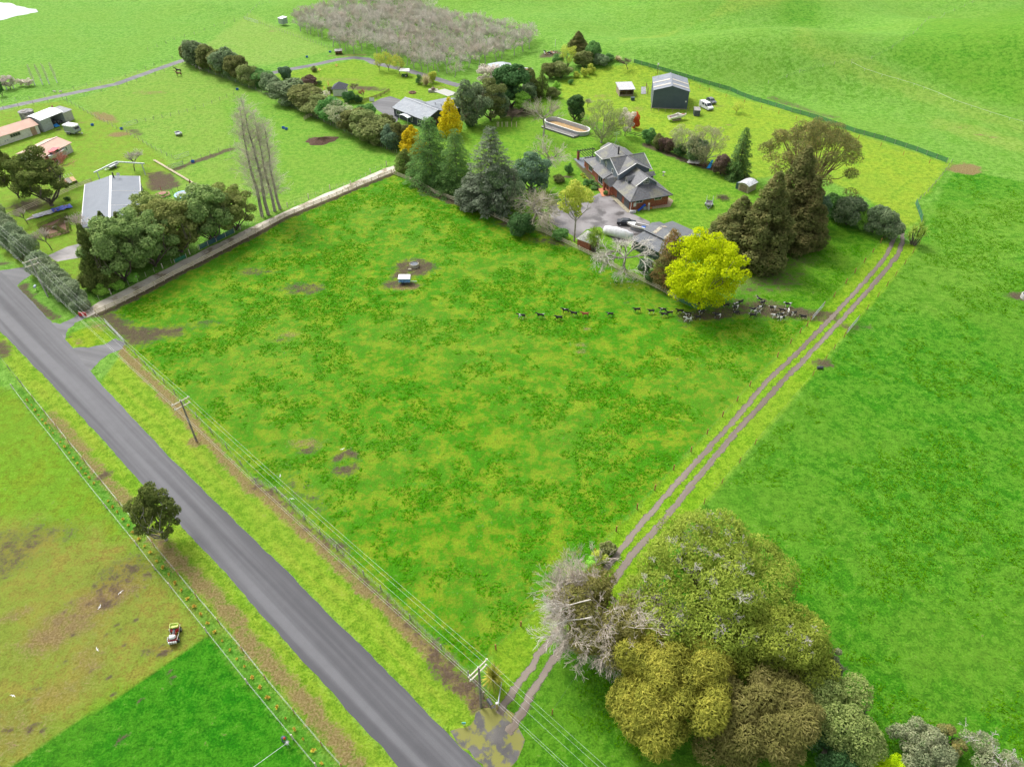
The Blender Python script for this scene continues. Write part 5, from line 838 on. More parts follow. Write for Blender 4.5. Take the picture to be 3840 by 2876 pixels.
for i, (x, y) in enumerate([(-.3, -3.2), (2, -3.2), (4.2, -3.2), (6.4, -3.2), (8.6, -3.2), (10.8, -3.2), (-.3, -.6), (11.6, -.8)]): MB().tube((x, y, -.1), (x, y, 1.25), .06, .06, 6).build('post', TIMBER, S)
MB().bar((-.3, -3.2, 1.2), (10.8, -3.2, 1.2), .05, .08).bar((-.3, -3.2, 1.2), (-.3, -.6, 1.2), .05, .08).build('rail', TIMBER, S)
# ---- open lean-to left of it
S = thing('wood_store', 'small open-fronted lean-to store with pale sheet roof and firewood', 'shed', (36.2, 246.0, 0), .1)
wb = MB().box(0, .08, 0, 5, 0, 2.3).box(4.7, 4.78, 0, 5, 0, 2.3).box(0, 4.78, 5, 5.08, 0, 2.6).box(0, 4.78, 0, .06, 0, .5).build('wall', TIMBER, S); MB().slab([(-.4, -.5, 2.3), (5.3, -.5, 2.3), (5.3, 5.6, 2.95), (-.4, 5.6, 2.95)], .06).build('roof', mat('pale_sheet_roof', (.45, .45, .47), .5, .2, rib=('X', .5)), S)
for x in (.05, 2.4, 4.75): MB().box(x - .06, x + .06, -.1, 0, 0, 2.2).build('post', TIMBER, S)
rb = MB(); gq = random.Random(4)
for i in range(90): x, y, z = gq.uniform(.2, 4.4), gq.uniform(.3, 1.6), gq.uniform(.1, 1.5); rb.tube((x, y, z), (x + gq.uniform(-.1, .1), y + .5, z), .09, .09, 6)
tag(rb.build('firewood', mat('firewood', (.28, .17, .11), .9, var=.5, scale=3), S), kind='stuff')
# ---- slate-blue house
SLATE = mat('slate_weatherboard', (.058, .066, .082), .6, var=.1, rib=('Z', .18)); ROOFS = mat('grey_roof_sheets', (.235, .26, .29), .45, .2, var=.12, scale=.7, rib=('X', .22), dirt=(.34, .36, .37), dscale=1.6, damt=.5)
O = (-37.3, 227.2); S = thing('slate_house', 'slate-blue single-storey house with grey sheet roof', 'house', (*O, 0), frame_from((-37.37, 228.1), (-26.2, 216.8)))
L = 15.6; b = MB()
b.add([(0, 0, 0), (L, 0, 0), (L, 10, 0), (0, 10, 0), (0, 0, 2.8), (L, 0, 2.8), (L, 10, 2.8), (0, 10, 2.8), (0, 5, 4.5), (L, 5, 4.5)], [(0, 1, 5, 4), (1, 2, 6, 9, 5), (2, 3, 7, 6), (3, 0, 4, 8, 7)])
b.build('wall', SLATE, S); b = MB(); b.slab([(-.4, -.45, 2.72), (L + .4, -.45, 2.72), (L + .4, 5, 4.62), (-.4, 5, 4.62)], .08); b.slab([(-.4, 5, 4.62), (L + .4, 5, 4.62), (L + .4, 10.45, 2.72), (-.4, 10.45, 2.72)], .08); rf = b.build('roof', ROOFS, S)
MB().bar((-.4, 5, 4.66), (L + .4, 5, 4.66), .4, .06).build('ridge_cap', GALV, rf)
W2 = MB().box(5, 15, 10, 17, 0, 2.75).build('wing_wall', SLATE, S); b = MB(); b.slab([(4.6, 8.5, 3.45), (4.6, 17.4, 2.75), (10, 17.4, 4.0), (10, 7.0, 4.0)][::-1], .08); b.slab([(10, 7.0, 4.0), (10, 17.4, 4.0), (15.4, 17.4, 2.75), (15.4, 8.5, 3.45)][::-1], .08); b.build('wing_roof', ROOFS, S)
for x, y, z in ((7.5, 7, 4.3), (9.8, 9, 4.4), (12.2, 9.4, 4.4)): MB().tube((x, y, z - .9), (x, y, z + .15), .12, .12, 10).build('flue', GALV, S)
MB().path([(6.2, 6.5, 3.9), (6.2, 6.5, 5.4)], .03).bar((5.7, 6.5, 5.3), (6.7, 6.5, 5.3), .03).build('aerial', GALV, S)
win(S, (2.3, 0, 1.55), (1, 0, 0), 1.8, 1.1, (0, -1, 0)); win(S, (12.8, 0, 1.5), (1, 0, 0), 1.9, 1.1, (0, -1, 0)); door(S, (7.4, -.02, 1.05), (1, 0, 0), .95, 2.1, (0, -1, 0), mat('navy_door', (.03, .05, .12), .4)); win(S, (9.0, 0, 1.4), (1, 0, 0), .7, 1.6, (0, -1, 0), (1, 1))
MB().bar((L - .4, -.05, 2.6), (L + .1, -.05, 0), .09).build('downpipe', WHITE, S); MB().bar((-.4, -.5, 2.7), (L + .4, -.5, 2.7), .12, .12).build('gutter', BLACKSTEEL, S); MB().box(.5, 5, 9.95, 10.03, .1, 2.3).build('garage_door', mat('roller_dark', (.07, .075, .085), .5, rib=('Z', .12)), S)
b = MB(); arc = [(5.2 + 4.2 * i / 8, 2.25 + .32 * math.sin(math.pi * i / 8)) for i in range(9)]; b.add([(x, y, z) for y in (-.1, -2.0) for x, z in arc], [(i, i + 1, i + 10, i + 9) for i in range(8)]); b.add([(x, y, z - .06) for y in (-.1, -2.0) for x, z in arc], [(i + 9, i + 10, i + 1, i) for i in range(8)])
pc = b.build('porch_canopy', mat('canopy_white', (.66, .7, .72), .4), S)
for x in (5.3, 9.3): MB().tube((x, -1.95, 0), (x, -1.95, 2.3), .05).build('canopy_post', WHITE, S)
S = thing('patio_roof', 'clear-sheeted patio roof behind the slate-blue house', 'pergola', (-25.9, 242.8, 0), frame_from((-25.76, 242.9), (-20.8, 237.9)))
pr = MB().slab([(0, 0, 2.7), (7, 0, 2.7), (7, 4.7, 2.5), (0, 4.7, 2.5)], .04).build('roof', mat('clear_sheet', (.5, .5, .45), .3, var=.12, rib=('X', .6)), S)
for x in (.1, 3.5, 6.9):
    MB().box(x - .05, x + .05, 4.5, 4.6, 0, 2.46).build('post', WHITE, S); MB().bar((x, 0, 2.6), (x, 4.7, 2.4), .05, .1).build('rafter', TIMBER, pr)
# ---- white garden shed with dark hip roof
S = thing('garden_house', 'white square garden shed with dark pyramid roof by the hedge', 'shed', (-60.3, 246.2, 0), 0); MB().box(0, 4.1, 0, 4.6, 0, 2.45).build('wall', WHITE, S)
b = MB(); ro_ = [(-.45, -.45, 2.35), (4.55, -.45, 2.35), (4.55, 5.05, 2.35), (-.45, 5.05, 2.35), (2.05, 2.3, 4.1)]; b.add(ro_, [(0, 1, 4), (1, 2, 4), (2, 3, 4), (3, 0, 4), (3, 2, 1, 0)]); b.build('roof', mat('dark_shingle', (.055, .06, .075), .8, var=.3, scale=6), S); win(S, (4.1, 2.3, 1.4), (0, 1, 0), 1.2, 1, (1, 0, 0))
# ---- small utility shed at the orchard
S = thing('utility_shed', 'tiny pale steel shed left of the block of bare trees', 'shed', (-101.0, 342.6, 0), -.62); MB().box(-1.4, 1.4, -1.4, 1.4, 0, 2.3).build('wall', mat('pale_green_steel', (.34, .4, .4), .5, .1, rib=('X', .2)), S); MB().slab([(-1.55, -1.55, 2.3), (1.55, -1.55, 2.3), (1.55, 1.55, 2.6), (-1.55, 1.55, 2.6)], .06).build('roof', mat('white_sheet', (.7, .72, .74), .4, .1), S)
door(S, (.3, -1.42, 1), (1, 0, 0), 1, 2, (0, -1, 0), GALV)
# ---- pale hip roof and little red-white caravan shed among the trees
HIPR = mat('pale_blue_roof', (.40, .44, .48), .45, .2, var=.08, rib=('X', .3))
S = thing('hip_roofed_house', 'pale blue hip roof half hidden behind the glossy dark tree', 'house', (-8.1, 266.2, 0), .12); MB().box(.5, 8, .4, 6.4, 0, 2.8).build('wall', TIMBER, S); b = MB(); b.add([(0, 0, 2.75), (8.5, 0, 2.75), (8.5, 6.9, 2.75), (0, 6.9, 2.75), (3.2, 3.4, 4.3), (5.2, 3.4, 4.3)], [(0, 1, 5, 4), (1, 2, 5), (2, 3, 4, 5), (3, 0, 4), (3, 2, 1, 0)]); b.build('roof', HIPR, S)
S = thing('old_caravan', 'low white shed with rust-red roof strips behind the garden trees', 'shed', (2.3, 267.5, 0), -.3); MB().box(0, 4.6, 0, 2.2, 0, 2.4).build('wall', WHITE, S); MB().slab([(-.1, -.1, 2.5), (4.7, -.1, 2.5), (4.7, 1.0, 2.7), (-.1, 1.0, 2.7)], .05).build('roof', mat('rust_red', (.36, .13, .06), .8), S); MB().slab([(-.1, 1.0, 2.76), (4.7, 1.0, 2.76), (4.7, 2.4, 2.6), (-.1, 2.4, 2.6)], .05).build('roof', GALV, S); win(S, (1.2, 0, 1.5), (1, 0, 0), 1, .8, (0, -1, 0)); win(S, (3.2, 0, 1.5), (1, 0, 0), 1, .8, (0, -1, 0))
# ---- left yard: pink-roofed barn, steel implement shed, tank, pink-roofed garage, grey-roofed house
PINK = mat('faded_pink_roof', (.60, .38, .29), .6, .05, var=.06, scale=.6, rib=('Y', .2)); CREAM = mat('cream_board', (.62, .61, .55), .8, var=.08, dirt=(.42, .42, .33), damt=.5, rib=('Y', .3))
a0 = frame_from((-148.12, 203.6), (-142.24, 212.7)); S = thing('pink_barn', 'long cream barn with faded pink roof at the left picture edge', 'barn', (-148.12 - 8 * math.cos(a0), 203.6 - 8 * math.sin(a0), 0), a0)
L = 18.9; b = MB(); b.add([(0, 0, 0), (L, 0, 0), (L, 6.2, 0), (0, 6.2, 0), (0, 0, 2.6), (L, 0, 2.6), (L, 6.2, 2.6), (0, 6.2, 2.6), (0, 3.1, 3.8), (L, 3.1, 3.8)], [(0, 1, 5, 4), (1, 2, 6, 9, 5), (2, 3, 7, 6), (3, 0, 4, 8, 7)]); b.build('wall', CREAM, S)
b = MB(); b.slab([(-.3, -.3, 2.56), (L + .3, -.3, 2.56), (L + .3, 3.1, 3.9), (-.3, 3.1, 3.9)], .06); b.slab([(-.3, 3.1, 3.9), (L + .3, 3.1, 3.9), (L + .3, 6.5, 2.56), (-.3, 6.5, 2.56)], .06); b.build('roof', PINK, S)
win(S, (11.9, 0, 1.75), (1, 0, 0), 2.9, .9, (0, -1, 0), (4, 1), m=mat('old_frame', (.4, .36, .28), .8)); door(S, (17.2, -.02, 1.15), (1, 0, 0), 1.5, 2.3, (0, -1, 0), mat('tan_door', (.36, .24, .16), .7)); win(S, (8.6, 0, .95), (1, 0, 0), .5, .45, (0, -1, 0), (2, 2)); win(S, (9.3, 0, 1.0), (1, 0, 0), .5, .45, (0, -1, 0), (2, 2))
a0 = frame_from((-141.5, 213.6), (-138.9, 220.2)); S = thing('implement_shed', 'corrugated steel implement shed with white roof and open bay', 'shed', (-141.5, 213.6, 0), a0); L = 8.2; D_ = 5.4
STEEL = mat('grey_corrugate', (.42, .45, .47), .5, .2, var=.12, rib=('X', .2), dirt=(.3, .3, .27)); WR = mat('white_corrugate', (.82, .84, .86), .45, .05, var=.04, rib=('X', .2))
MB().box(0, 3.6, 0, .08, 0, 3.45).box(0, .08, 0, D_, 0, 3.7).box(0, L, D_ - .08, D_, 0, 3.7).box(L - .08, L, 0, D_, 0, 3.45).build('wall', STEEL, S); MB().box(3.6, L - .1, .1, .16, 3.2, 3.4).build('lintel', TIMBER, S)
b = MB(); prof = [(-.3, 3.5), (1.3, 4.0), (3.0, 4.3), (4.6, 4.2), (D_ + .2, 3.7)]
for (y0, z0), (y1, z1) in zip(prof[:-1], prof[1:]): b.slab([(-.2, y0, z0), (L + .2, y0, z0), (L + .2, y1, z1), (-.2, y1, z1)], .05)
b.build('roof', WR, S); b = MB(); gq = random.Random(9)
for i in range(26): x, y = gq.uniform(4, 7.6), gq.uniform(.8, 4.6); b.box(x, x + gq.uniform(.3, .9), y, y + gq.uniform(.3, .8), 0, gq.uniform(.3, 1.6))
b.build('stored_goods', mat('dark_clutter', (.07, .07, .07), .8, var=.6, scale=1.2), S); MB().slab([(3.9, -.3, .25), (5.4, -.5, .12), (5.7, 1.2, .6), (4.0, 1.0, .5)], .04).build('tarpaulin', mat('blue_tarp', (.02, .25, .62), .5), S)
P_ = MB().box(L + .1, L + 3.4, .3, 4.8, 0, 2.9).build('lean_to_wall', mat('weathered_panel', (.44, .43, .38), .8, var=.15, dirt=(.3, .29, .24)), S); MB().slab([(L + .1, 0, 2.98), (L + 3.7, 0, 2.98), (L + 3.7, 5.1, 3.5), (L + .1, 5.1, 3.5)], .06).build('lean_to_roof', mat('grey_fibre_roof', (.33, .34, .35), .8, rib=('Y', .25)), S)
MB().tube((L + 1.6, 5.6, 0), (L + 1.6, 5.6, 4.1), .25, .25, 12).build('flue', mat('rust', (.28, .1, .05), .9), S)
S = thing('water_tank', 'round stained concrete water tank behind the pink-roofed barn', 'tank', (-150.6, 222.6, 0)); MB().lathe([(0, 3.5), (1.9, 3.3), (2.15, 3.25), (2.15, 3.05), (2.05, 3.0), (2.05, -.05)], 28).build('tank_body', mat('stained_concrete', (.20, .195, .19), .9, var=.5, scale=1.2, dirt=(.42, .4, .38), dscale=.8), S); MB().box(-.35, .35, -1.3, -.6, 3.25, 3.52).build('hatch', CONCRETE, S)
a0 = frame_from((-136.9, 190.6), (-128.3, 188.2)); S = thing('pink_garage', 'cream garage with faded pink gable roof beside the cabin boat', 'garage', (-136.4, 190.6, 0), a0); gable_walls(8.2, 10.6, 2.6, 3.7).build('wall', CREAM, S); rf = slopes(8.2, 10.6, 2.6, 3.7, .35).build('roof', PINK, S); MB().bar((4.1, -.4, 3.82), (4.1, 11, 3.82), .3, .05).build('ridge_cap', mat('pale_ridge', (.62, .5, .42), .6), rf)
win(S, (8.2, 8.6, 1.6), (0, 1, 0), .7, 1.0, (1, 0, 0), (1, 1)); MB().box(8.2, 8.26, 1.0, 4.4, .02, 2.2).build('doorway_shade_panel', OPENSHADE, S); MB().box(2.4, 5.6, -.06, 0, 0, 2.3).build('garage_door', WHITE, S)  # dark panel on the solid wall paints the shade of an open doorway
GREYR = mat('grey_blue_sheet_roof', (.21, .235, .27), .65, 0.0, var=.05, scale=.5, rib=('Y', .22)); WALLG = mat('grey_plaster', (.4, .4, .4), .8)
a0 = math.atan2(157.68 - 176.15, -87.23 + 95.0) + math.pi / 2; O = Vector((-97.4, 148.4)); S = thing('grey_roofed_house', 'house with broad light grey-blue gable roof near the roadside hedge', 'house', (-98.2, 146.4, 0), a0)
Wd = 13.0; L = 25.6; gable_walls(Wd - .6, L - .6, 2.9, 4.1, .3, .3).build('wall', WALLG, S); rf = slopes(Wd - .4, L - .4, 3.0, 4.2, .25, .2, .2).build('roof', GREYR, S); MB().bar((Wd / 2, 0, 4.3), (Wd / 2, L, 4.3), .5, .05).build('ridge_cap', mat('pale_cap', (.55, .58, .62), .4, .2), rf)
for x in (.05, Wd - .05): MB().bar((x, 0, 2.98), (x, L, 2.98), .14, .14).build('gutter', WHITE, S)
for y in (7.5, 16): MB().bar((Wd / 2 + .3, y, 4.22), (Wd - .1, y, 3.12), .1, .03).build('roof_flashing', WHITE, rf)
MB().tube((Wd / 2 + .7, L - 1.2, 3.8), (Wd / 2 + .7, L - 1.2, 5.5), .15, .15, 10).build('flue', BLACKSTEEL, S); MB().tube((Wd / 2 + 1.9, L - 1.3, 3.6), (Wd / 2 + 1.9, L - 1.3, 4.9), .04).add([(Wd / 2 + 1.9 + .45 * math.cos(i * .785), L - 1.45 + .1 * math.cos(i * .785 * 2), 4.9 + .45 * math.sin(i * .785)) for i in range(8)], [tuple(range(8))]).build('satellite_dish', WHITE, S)
for y in (7.6, 16.1): MB().tube((Wd - 1.2, y, 3.3), (Wd - 1.2, y, 3.9), .05).build('vent_pipe', WHITE, S)
MB().box(Wd - .3, Wd - .22, 9, 11.5, .02, 2.2).build('sliding_door', GLASS, S); win(S, (Wd - .3, 18, 1.4), (0, 1, 0), 2, 1.2, (1, 0, 0)); win(S, (.3, 10, 1.4), (0, 1, 0), 1.6, 1.2, (-1, 0, 0))
S = thing('steel_portal', 'bent grey steel beam on two posts behind the grey-roofed house', 'frame', (-103.5, 178, 0)); pm = mat('painted_steel', (.5, .54, .58), .4, .2); a, m_, c_ = [Vector((p[0] + 103.5, p[1] - 178, p[2])) for p in ((-108.75, 176.77, 3.2), (-105.18, 182.53, 3.7), (-97.92, 182.53, 3.2))]
MB().bar(a, m_, .22, .3).bar(m_, c_, .22, .3).build('beam', pm, S)
for p in (a.lerp(m_, .12), m_.lerp(c_, .9)): MB().bar((p.x, p.y, -.05), (p.x, p.y, p.z - .1), .2, .2).build('post', pm, S)
# ---- brick house (local x = right across, y = back along)
TILE = mat('roof_tiles', (.115, .118, .125), .55, var=.22, scale=2.2, dirt=(.26, .25, .14), dscale=.28, damt=.45); UPW = mat('blue_grey_weatherboard', (.155, .19, .225), .6, var=.06, rib=('Z', .2)); TRIM = WHITE
def courses(b, pts, step=.40, t_=.045):
    """roof plane cut into stepped tile courses along lines of equal height"""
    P = [Vector(p) for p in pts]; n = (P[1] - P[0]).cross(P[2] - P[0]).normalized(); n = -n if n.z < 0 else n; sl = math.sqrt(max(1e-6, 1 - n.z ** 2)); dz = step * sl; z0 = min(p.z for p in P); z1 = max(p.z for p in P); k = max(1, int(round((z1 - z0) / dz))); dz = (z1 - z0) / k
    def cut(poly, z, keep_above):
        out = []
        for a, c in zip(poly, poly[1:] + poly[:1]):
            ia = (a.z >= z - 1e-6) if keep_above else (a.z <= z + 1e-6); ic = (c.z >= z - 1e-6) if keep_above else (c.z <= z + 1e-6)
            if ia: out.append(a)
            if ia != ic: out.append(a.lerp(c, (z - a.z) / (c.z - a.z)))
        return out
    for i in range(k):
        lo, hi = z0 + i * dz, z0 + (i + 1) * dz; q_ = cut(cut(list(P), lo, True), hi, False)
        if len(q_) < 3: continue
        b.add([p + n * (t_ * (1 - (p.z - lo) / dz) + .01) for p in q_], [tuple(range(len(q_)))])
    return b
H = thing('brick_house', 'two-storey red brick house with grey tiled roofs and blue-grey gables', 'house', (28.79, 160.96, 0), math.atan2(.34, .94) )
A1, B1, EZ, IN, PT = 11.8, 27.7, 2.6, 4.1, .45; TZ = EZ + IN * PT
MB().box(.6, A1 - .9, .5, B1 - .6, 0, EZ + .1).build('wall', BRICK, H); b = MB()
for f in ([(0, 0, EZ), (A1, 0, EZ), (A1 - IN, IN, TZ), (IN, IN, TZ)], [(0, B1, EZ), (0, 0, EZ), (IN, IN, TZ), (IN, B1 - IN, TZ)], [(A1, 0, EZ), (A1, B1, EZ), (A1 - IN, B1 - IN, TZ), (A1 - IN, IN, TZ)], [(A1, B1, EZ), (0, B1, EZ), (IN, B1 - IN, TZ), (A1 - IN, B1 - IN, TZ)]): courses(b, f)
b.add([(0, 0, EZ), (0, B1, EZ), (A1, B1, EZ), (A1, 0, EZ)], [(0, 1, 2, 3)]); lr = b.build('lower_roof', TILE, H)
for a, c in (((0, 0), (A1, 0)), ((0, 0), (0, B1)), ((A1, 0), (A1, B1)), ((0, B1), (A1, B1))): MB().bar((*a, EZ - .06), (*c, EZ - .06), .12, .16).build('gutter', mat('dark_gutter', (.1, .11, .125), .5), lr)
for a, c in (((0, 0, EZ), (IN, IN, TZ)), ((A1, 0, EZ), (A1 - IN, IN, TZ))): MB().bar(Vector(a) + V3(0, 0, .06), Vector(c) + V3(0, 0, .06), .22, .1).build('hip_cap', TILE, lr)
# garage gable
g0, g1, gx0, gx1 = 4.0, 10.4, 3.3, 9.7; gm_, ge, gr_ = 6.5, 4.3, 6.3
MB().prism_y([(gx0 + .35, 3.6), (gx1 - .35, 3.6), (gx1 - .35, ge + .1), (gm_, gr_ - .05), (gx0 + .35, ge + .1)], g0 + .25, g1).build('garage_gable_wall', UPW, H); b = MB(); courses(b, [(gx0, g0, ge), (gx0, g1 + 1.5, ge), (gm_, g1 + 1.5, gr_), (gm_, g0, gr_)]); courses(b, [(gx1, g0, ge), (gx1, g1 + 1.5, ge), (gm_, g1 + 1.5, gr_), (gm_, g0, gr_)]); gr2 = b.build('garage_gable_roof', TILE, H)
for x in (gx0, gx1): MB().bar((x, g0 - .03, ge), (gm_, g0 - .03, gr_), .06, .18, (0, -1, 0)).build('barge_board', TRIM, gr2)
MB().bar((gm_, g0, gr_ + .05), (gm_, g1 + 1, gr_ + .05), .22, .1).build('ridge_cap', TILE, gr2); win(H, (gm_ - .1, g0 + .25, 4.75), (1, 0, 0), 1.35, .55, (0, -1, 0), (3, 1), arch=True)
# dormer on the garage's left slope
b = MB(); b.prism([(2.9, 7.1), (4.4, 7.1), (4.4, 8.6), (2.9, 8.6)], 3.6, 4.95); b.build('dormer_wall', UPW, H); win(H, (2.9, 7.85, 4.4), (0, -1, 0), .95, .9, (-1, 0, 0)); b = MB(); courses(b, [(2.55, 6.8, 4.75), (5.2, 6.8, 4.75), (5.2, 7.85, 5.5), (2.55, 7.85, 5.5)]); courses(b, [(5.2, 8.9, 4.75), (2.55, 8.9, 4.75), (2.55, 7.85, 5.5), (5.2, 7.85, 5.5)]); b.add([(2.6, 6.9, 4.75), (2.6, 8.8, 4.75), (2.6, 7.85, 5.45)], [(0, 1, 2)]); b.build('dormer_roof', TILE, H)
b = MB(); b.prism([(8.8, 7.6), (10.2, 7.6), (10.2, 9.2), (8.8, 9.2)], 3.4, 4.9); b.build('dormer_wall', UPW, H); b = MB(); courses(b, [(10.7, 7.3, 4.75), (8.0, 7.3, 4.75), (8.0, 8.4, 5.5), (10.7, 8.4, 5.5)]); courses(b, [(8.0, 9.5, 4.75), (10.7, 9.5, 4.75), (10.7, 8.4, 5.5), (8.0, 8.4, 5.5)]); b.build('dormer_roof', TILE, H)
# upper storey: cross gable, its forward gable and the rear ridge
UX0, UX1, UB0, UB1, UE, UR, UM = 2.0, 10.5, 10.4, 24.3, 5.2, 7.6, 6.3
MB().box(UX0, UX1, UB0, UB1, 3.2, UE + .02).build('upper_wall', UPW, H)
MB().add([(UX0, 10.4, UE), (UX0, 19.6, UE), (UX0, 15.0, UR - .12), (UX0 + .1, 10.4, UE), (UX0 + .1, 19.6, UE), (UX0 + .1, 15.0, UR - .12)], [(0, 2, 1), (3, 4, 5), (0, 3, 5, 2), (1, 2, 5, 4)]).build('side_gable_wall', UPW, H)
MB().add([(UX0, UB0, UE), (UX1, UB0, UE), (UM, UB0, UR - .12), (UX0, UB0 + .1, UE), (UX1, UB0 + .1, UE), (UM, UB0 + .1, UR - .12)], [(0, 1, 2), (5, 4, 3), (0, 2, 5, 3), (1, 4, 5, 2)]).build('front_gable_wall', UPW, H)
b = MB(); X0, X1, F0, BK = 1.4, 11.1, 9.9, 20.1; C0 = (UM, 15.0, UR)
courses(b, [(X0, F0, UE - .05), C0, (X0, 15.0, UR)]); courses(b, [(X1, F0, UE - .05), (X1, 15.0, UR), C0]); courses(b, [(X0, F0, UE - .05), (UM, F0, UR), C0]); courses(b, [(X1, F0, UE - .05), C0, (UM, F0, UR)]); courses(b, [(X0, BK, UE - .05), (X0, 15.0, UR), (X1, 15.0, UR), (X1, BK, UE - .05)])
ur = b.build('upper_roof', TILE, H)
for x in (X0, X1):
    MB().bar((x, F0 - .03, UE - .05), (UM, F0 - .03, UR), .06, .2, (0, -1, 0)).build('barge_board', TRIM, ur)
    MB().bar((x, F0, UE - .05), (x, 15.0, UR), .06, .2, (1, 0, 0)).build('barge_board', TRIM, ur); MB().bar((x, BK, UE - .05), (x, 15.0, UR), .06, .2, (1, 0, 0)).build('barge_board', TRIM, ur)
MB().bar((X0, 15, UR + .05), (X1, 15, UR + .05), .22, .1).bar((UM, F0, UR + .05), (UM, 15, UR + .05), .22, .1).build('ridge_cap', TILE, ur)
b = MB(); R0 = 16.5; courses(b, [(1.9, BK - .4, UE), (1.9, 24.8, UE), (UM + .4, 24.8, 7.1), (UM + .4, R0, 7.1), (UM - .2, R0 - .2, 6.9)]); courses(b, [(11.0, BK - .4, UE), (UM + .4, R0, 7.1), (UM + .4, 24.8, 7.1), (11.0, 24.8, UE)]); rr3 = b.build('rear_roof', TILE, H)
MB().add([(UX0, UB1, UE), (UX1, UB1, UE), (UM + .4, UB1, 7.0)], [(0, 2, 1)]).build('rear_gable_wall', UPW, H); MB().bar((UM + .4, R0, 7.15), (UM + .4, 24.8, 7.15), .22, .1).build('ridge_cap', TILE, rr3); MB().bar((1.85, 19.8, UE), (1.85, 24.9, UE), .12, .14).build('gutter', TRIM, rr3)
for x in (1.9, 11.0): MB().bar((x, 24.85, UE), (UM + .4, 24.85, 7.1), .06, .2, (0, 1, 0)).build('barge_board', TRIM, rr3)
b = MB(); courses(b, [(5.2, 24.6, 4.7), (5.2, 28.6, 4.7), (7.7, 28.6, 5.9), (7.7, 24.6, 5.9)]); courses(b, [(10.2, 24.6, 4.7), (10.2, 28.6, 4.7), (7.7, 28.6, 5.9), (7.7, 24.6, 5.9)]); b.build('rear_dormer_roof', TILE, H); MB().box(5.6, 9.8, 24.3, 28.2, 2.5, 4.75).build('rear_dormer_wall', UPW, H)
win(H, (UX0, 21.6, 4.35), (0, -1, 0), .8, 1.25, (-1, 0, 0), (2, 2)); win(H, (UX0, 18.0, 4.4), (0, -1, 0), .95, 1.3, (-1, 0, 0), (2, 1), arch=True); win(H, (UX0, 14.2, 4.4), (0, -1, 0), .8, 1.1, (-1, 0, 0), (1, 1)); MB().bar((UX0 - .08, 11.2, 5.1), (UX0 - .08, 11.2, 3.4), .1).build('downpipe', TRIM, H)
# left side below: bay, porch and garage doors
b = MB(); courses(b, [(-.5, 14.2, EZ - .03), (-.5, 20.4, EZ - .03), (2.0, 20.4, 3.75), (2.0, 14.2, 3.75)]); b.add([(-.5, 14.2, EZ - .03), (2, 14.2, EZ - .03), (2, 14.2, 3.75)], [(0, 1, 2)]); b.build('bay_roof', TILE, H); MB().box(.05, .62, 14.8, 20, 0, 2.5).build('bay_wall', BRICK, H)
win(H, (.05, 16.6, 1.35), (0, -1, 0), 2.6, 1.8, (-1, 0, 0), (2, 1)); win(H, (.6, 24, 1.35), (0, -1, 0), 1.9, 1.5, (-1, 0, 0), (2, 1)); MB().box(.52, .6, 11.6, 13.6, .02, 2.3).build('porch_shade_panel', OPENSHADE, H); door(H, (.5, 12.6, 1.05), (0, 1, 0), 1.0, 2.1, (-1, 0, 0), mat('front_door', (.2, .06, .04), .5))  # dark panel behind the door paints the shade of the porch recess
b = MB(); courses(b, [(-.9, 9.6, EZ - .15), (2.4, 9.6, EZ - .15), (2.4, 11.6, 3.95), (-.9, 11.6, 3.95)]); courses(b, [(2.4, 13.6, EZ - .15), (-.9, 13.6, EZ - .15), (-.9, 11.6, 3.95), (2.4, 11.6, 3.95)]); b.add([(-.85, 9.7, EZ - .15), (-.85, 13.5, EZ - .15), (-.85, 11.6, 3.9)], [(0, 1, 2)]); b.build('porch_roof', TILE, H)
for y in (9.9, 13.2): MB().box(-.75, -.3, y - .22, y + .22, 0, 2.5).build('porch_pillar', BRICK, H)
MB().slab([(-2.6, 9.8, .1), (.6, 9.8, .1), (.6, 14.4, .1), (-1.6, 14.4, .1)], .14).build('porch_floor', mat('terracotta_paving', (.50, .2, .1), .8, var=.2, scale=3), H)
for y in (2.6, 6.6): MB().box(.5, .6, y - 1.35, y + 1.35, .02, 2.3).build('garage_door', mat('dark_garage_door', (.06, .065, .075), .5, rib=('Z', .3)), H)
MB().box(-.6, .5, -.3, 9.4, .0, .06).build('garage_ramp', mat('mossy_concrete', (.32, .29, .2), .9, var=.3), H); win(H, (2.8, .5, 2.0), (1, 0, 0), 1.9, .55, (0, -1, 0), (2, 1)); win(H, (8.0, .5, 2.0), (1, 0, 0), 1.9, .55, (0, -1, 0), (2, 1))
MB().box(1.3, 2.0, .42, .5, .9, 1.9).build('meter_box', WHITE, H); MB().bar((.62, .44, 2.5), (.62, .44, 0), .1).build('downpipe', WHITE, H)
MB().tube((5.6, 18.6, 6.4), (5.6, 18.6, 8.6), .22, .2, 10).build('flue', BLACKSTEEL, H); MB().tube((UM + .4, 22.5, 7), (UM + .4, 22.5, 11.2), .035).bar((UM - .5, 22.5, 10.9), (UM + 1.3, 22.5, 10.9), .04).bar((UM - .3, 22.5, 10.4), (UM + 1.1, 22.5, 10.4), .04).bar((UM - 1.2, 21.5, 6.8), (UM + .4, 22.5, 9), .03).bar((UM + 1.8, 21.5, 6.8), (UM + .4, 22.5, 9), .03).build('aerial', GALV, H)
b = MB(); b.prism([(.6, -.1), (10.9, -1.0), (13.4, 1.8), (12.8, 5.6), (10.8, 6.5), (10.8, .6), (.8, .6)], -.02, .05); b.build('brick_path', mat('pale_paving', (.34, .27, .17), .9, var=.3, scale=3), H)
S = thing('pergola', 'black timber pergola over the terrace at the far end of the brick house', 'pergola', H.matrix_basis @ V3(3.5, 28.0, 0), math.atan2(.34, .94)); pg = mat('black_timber', (.02, .02, .022), .6)
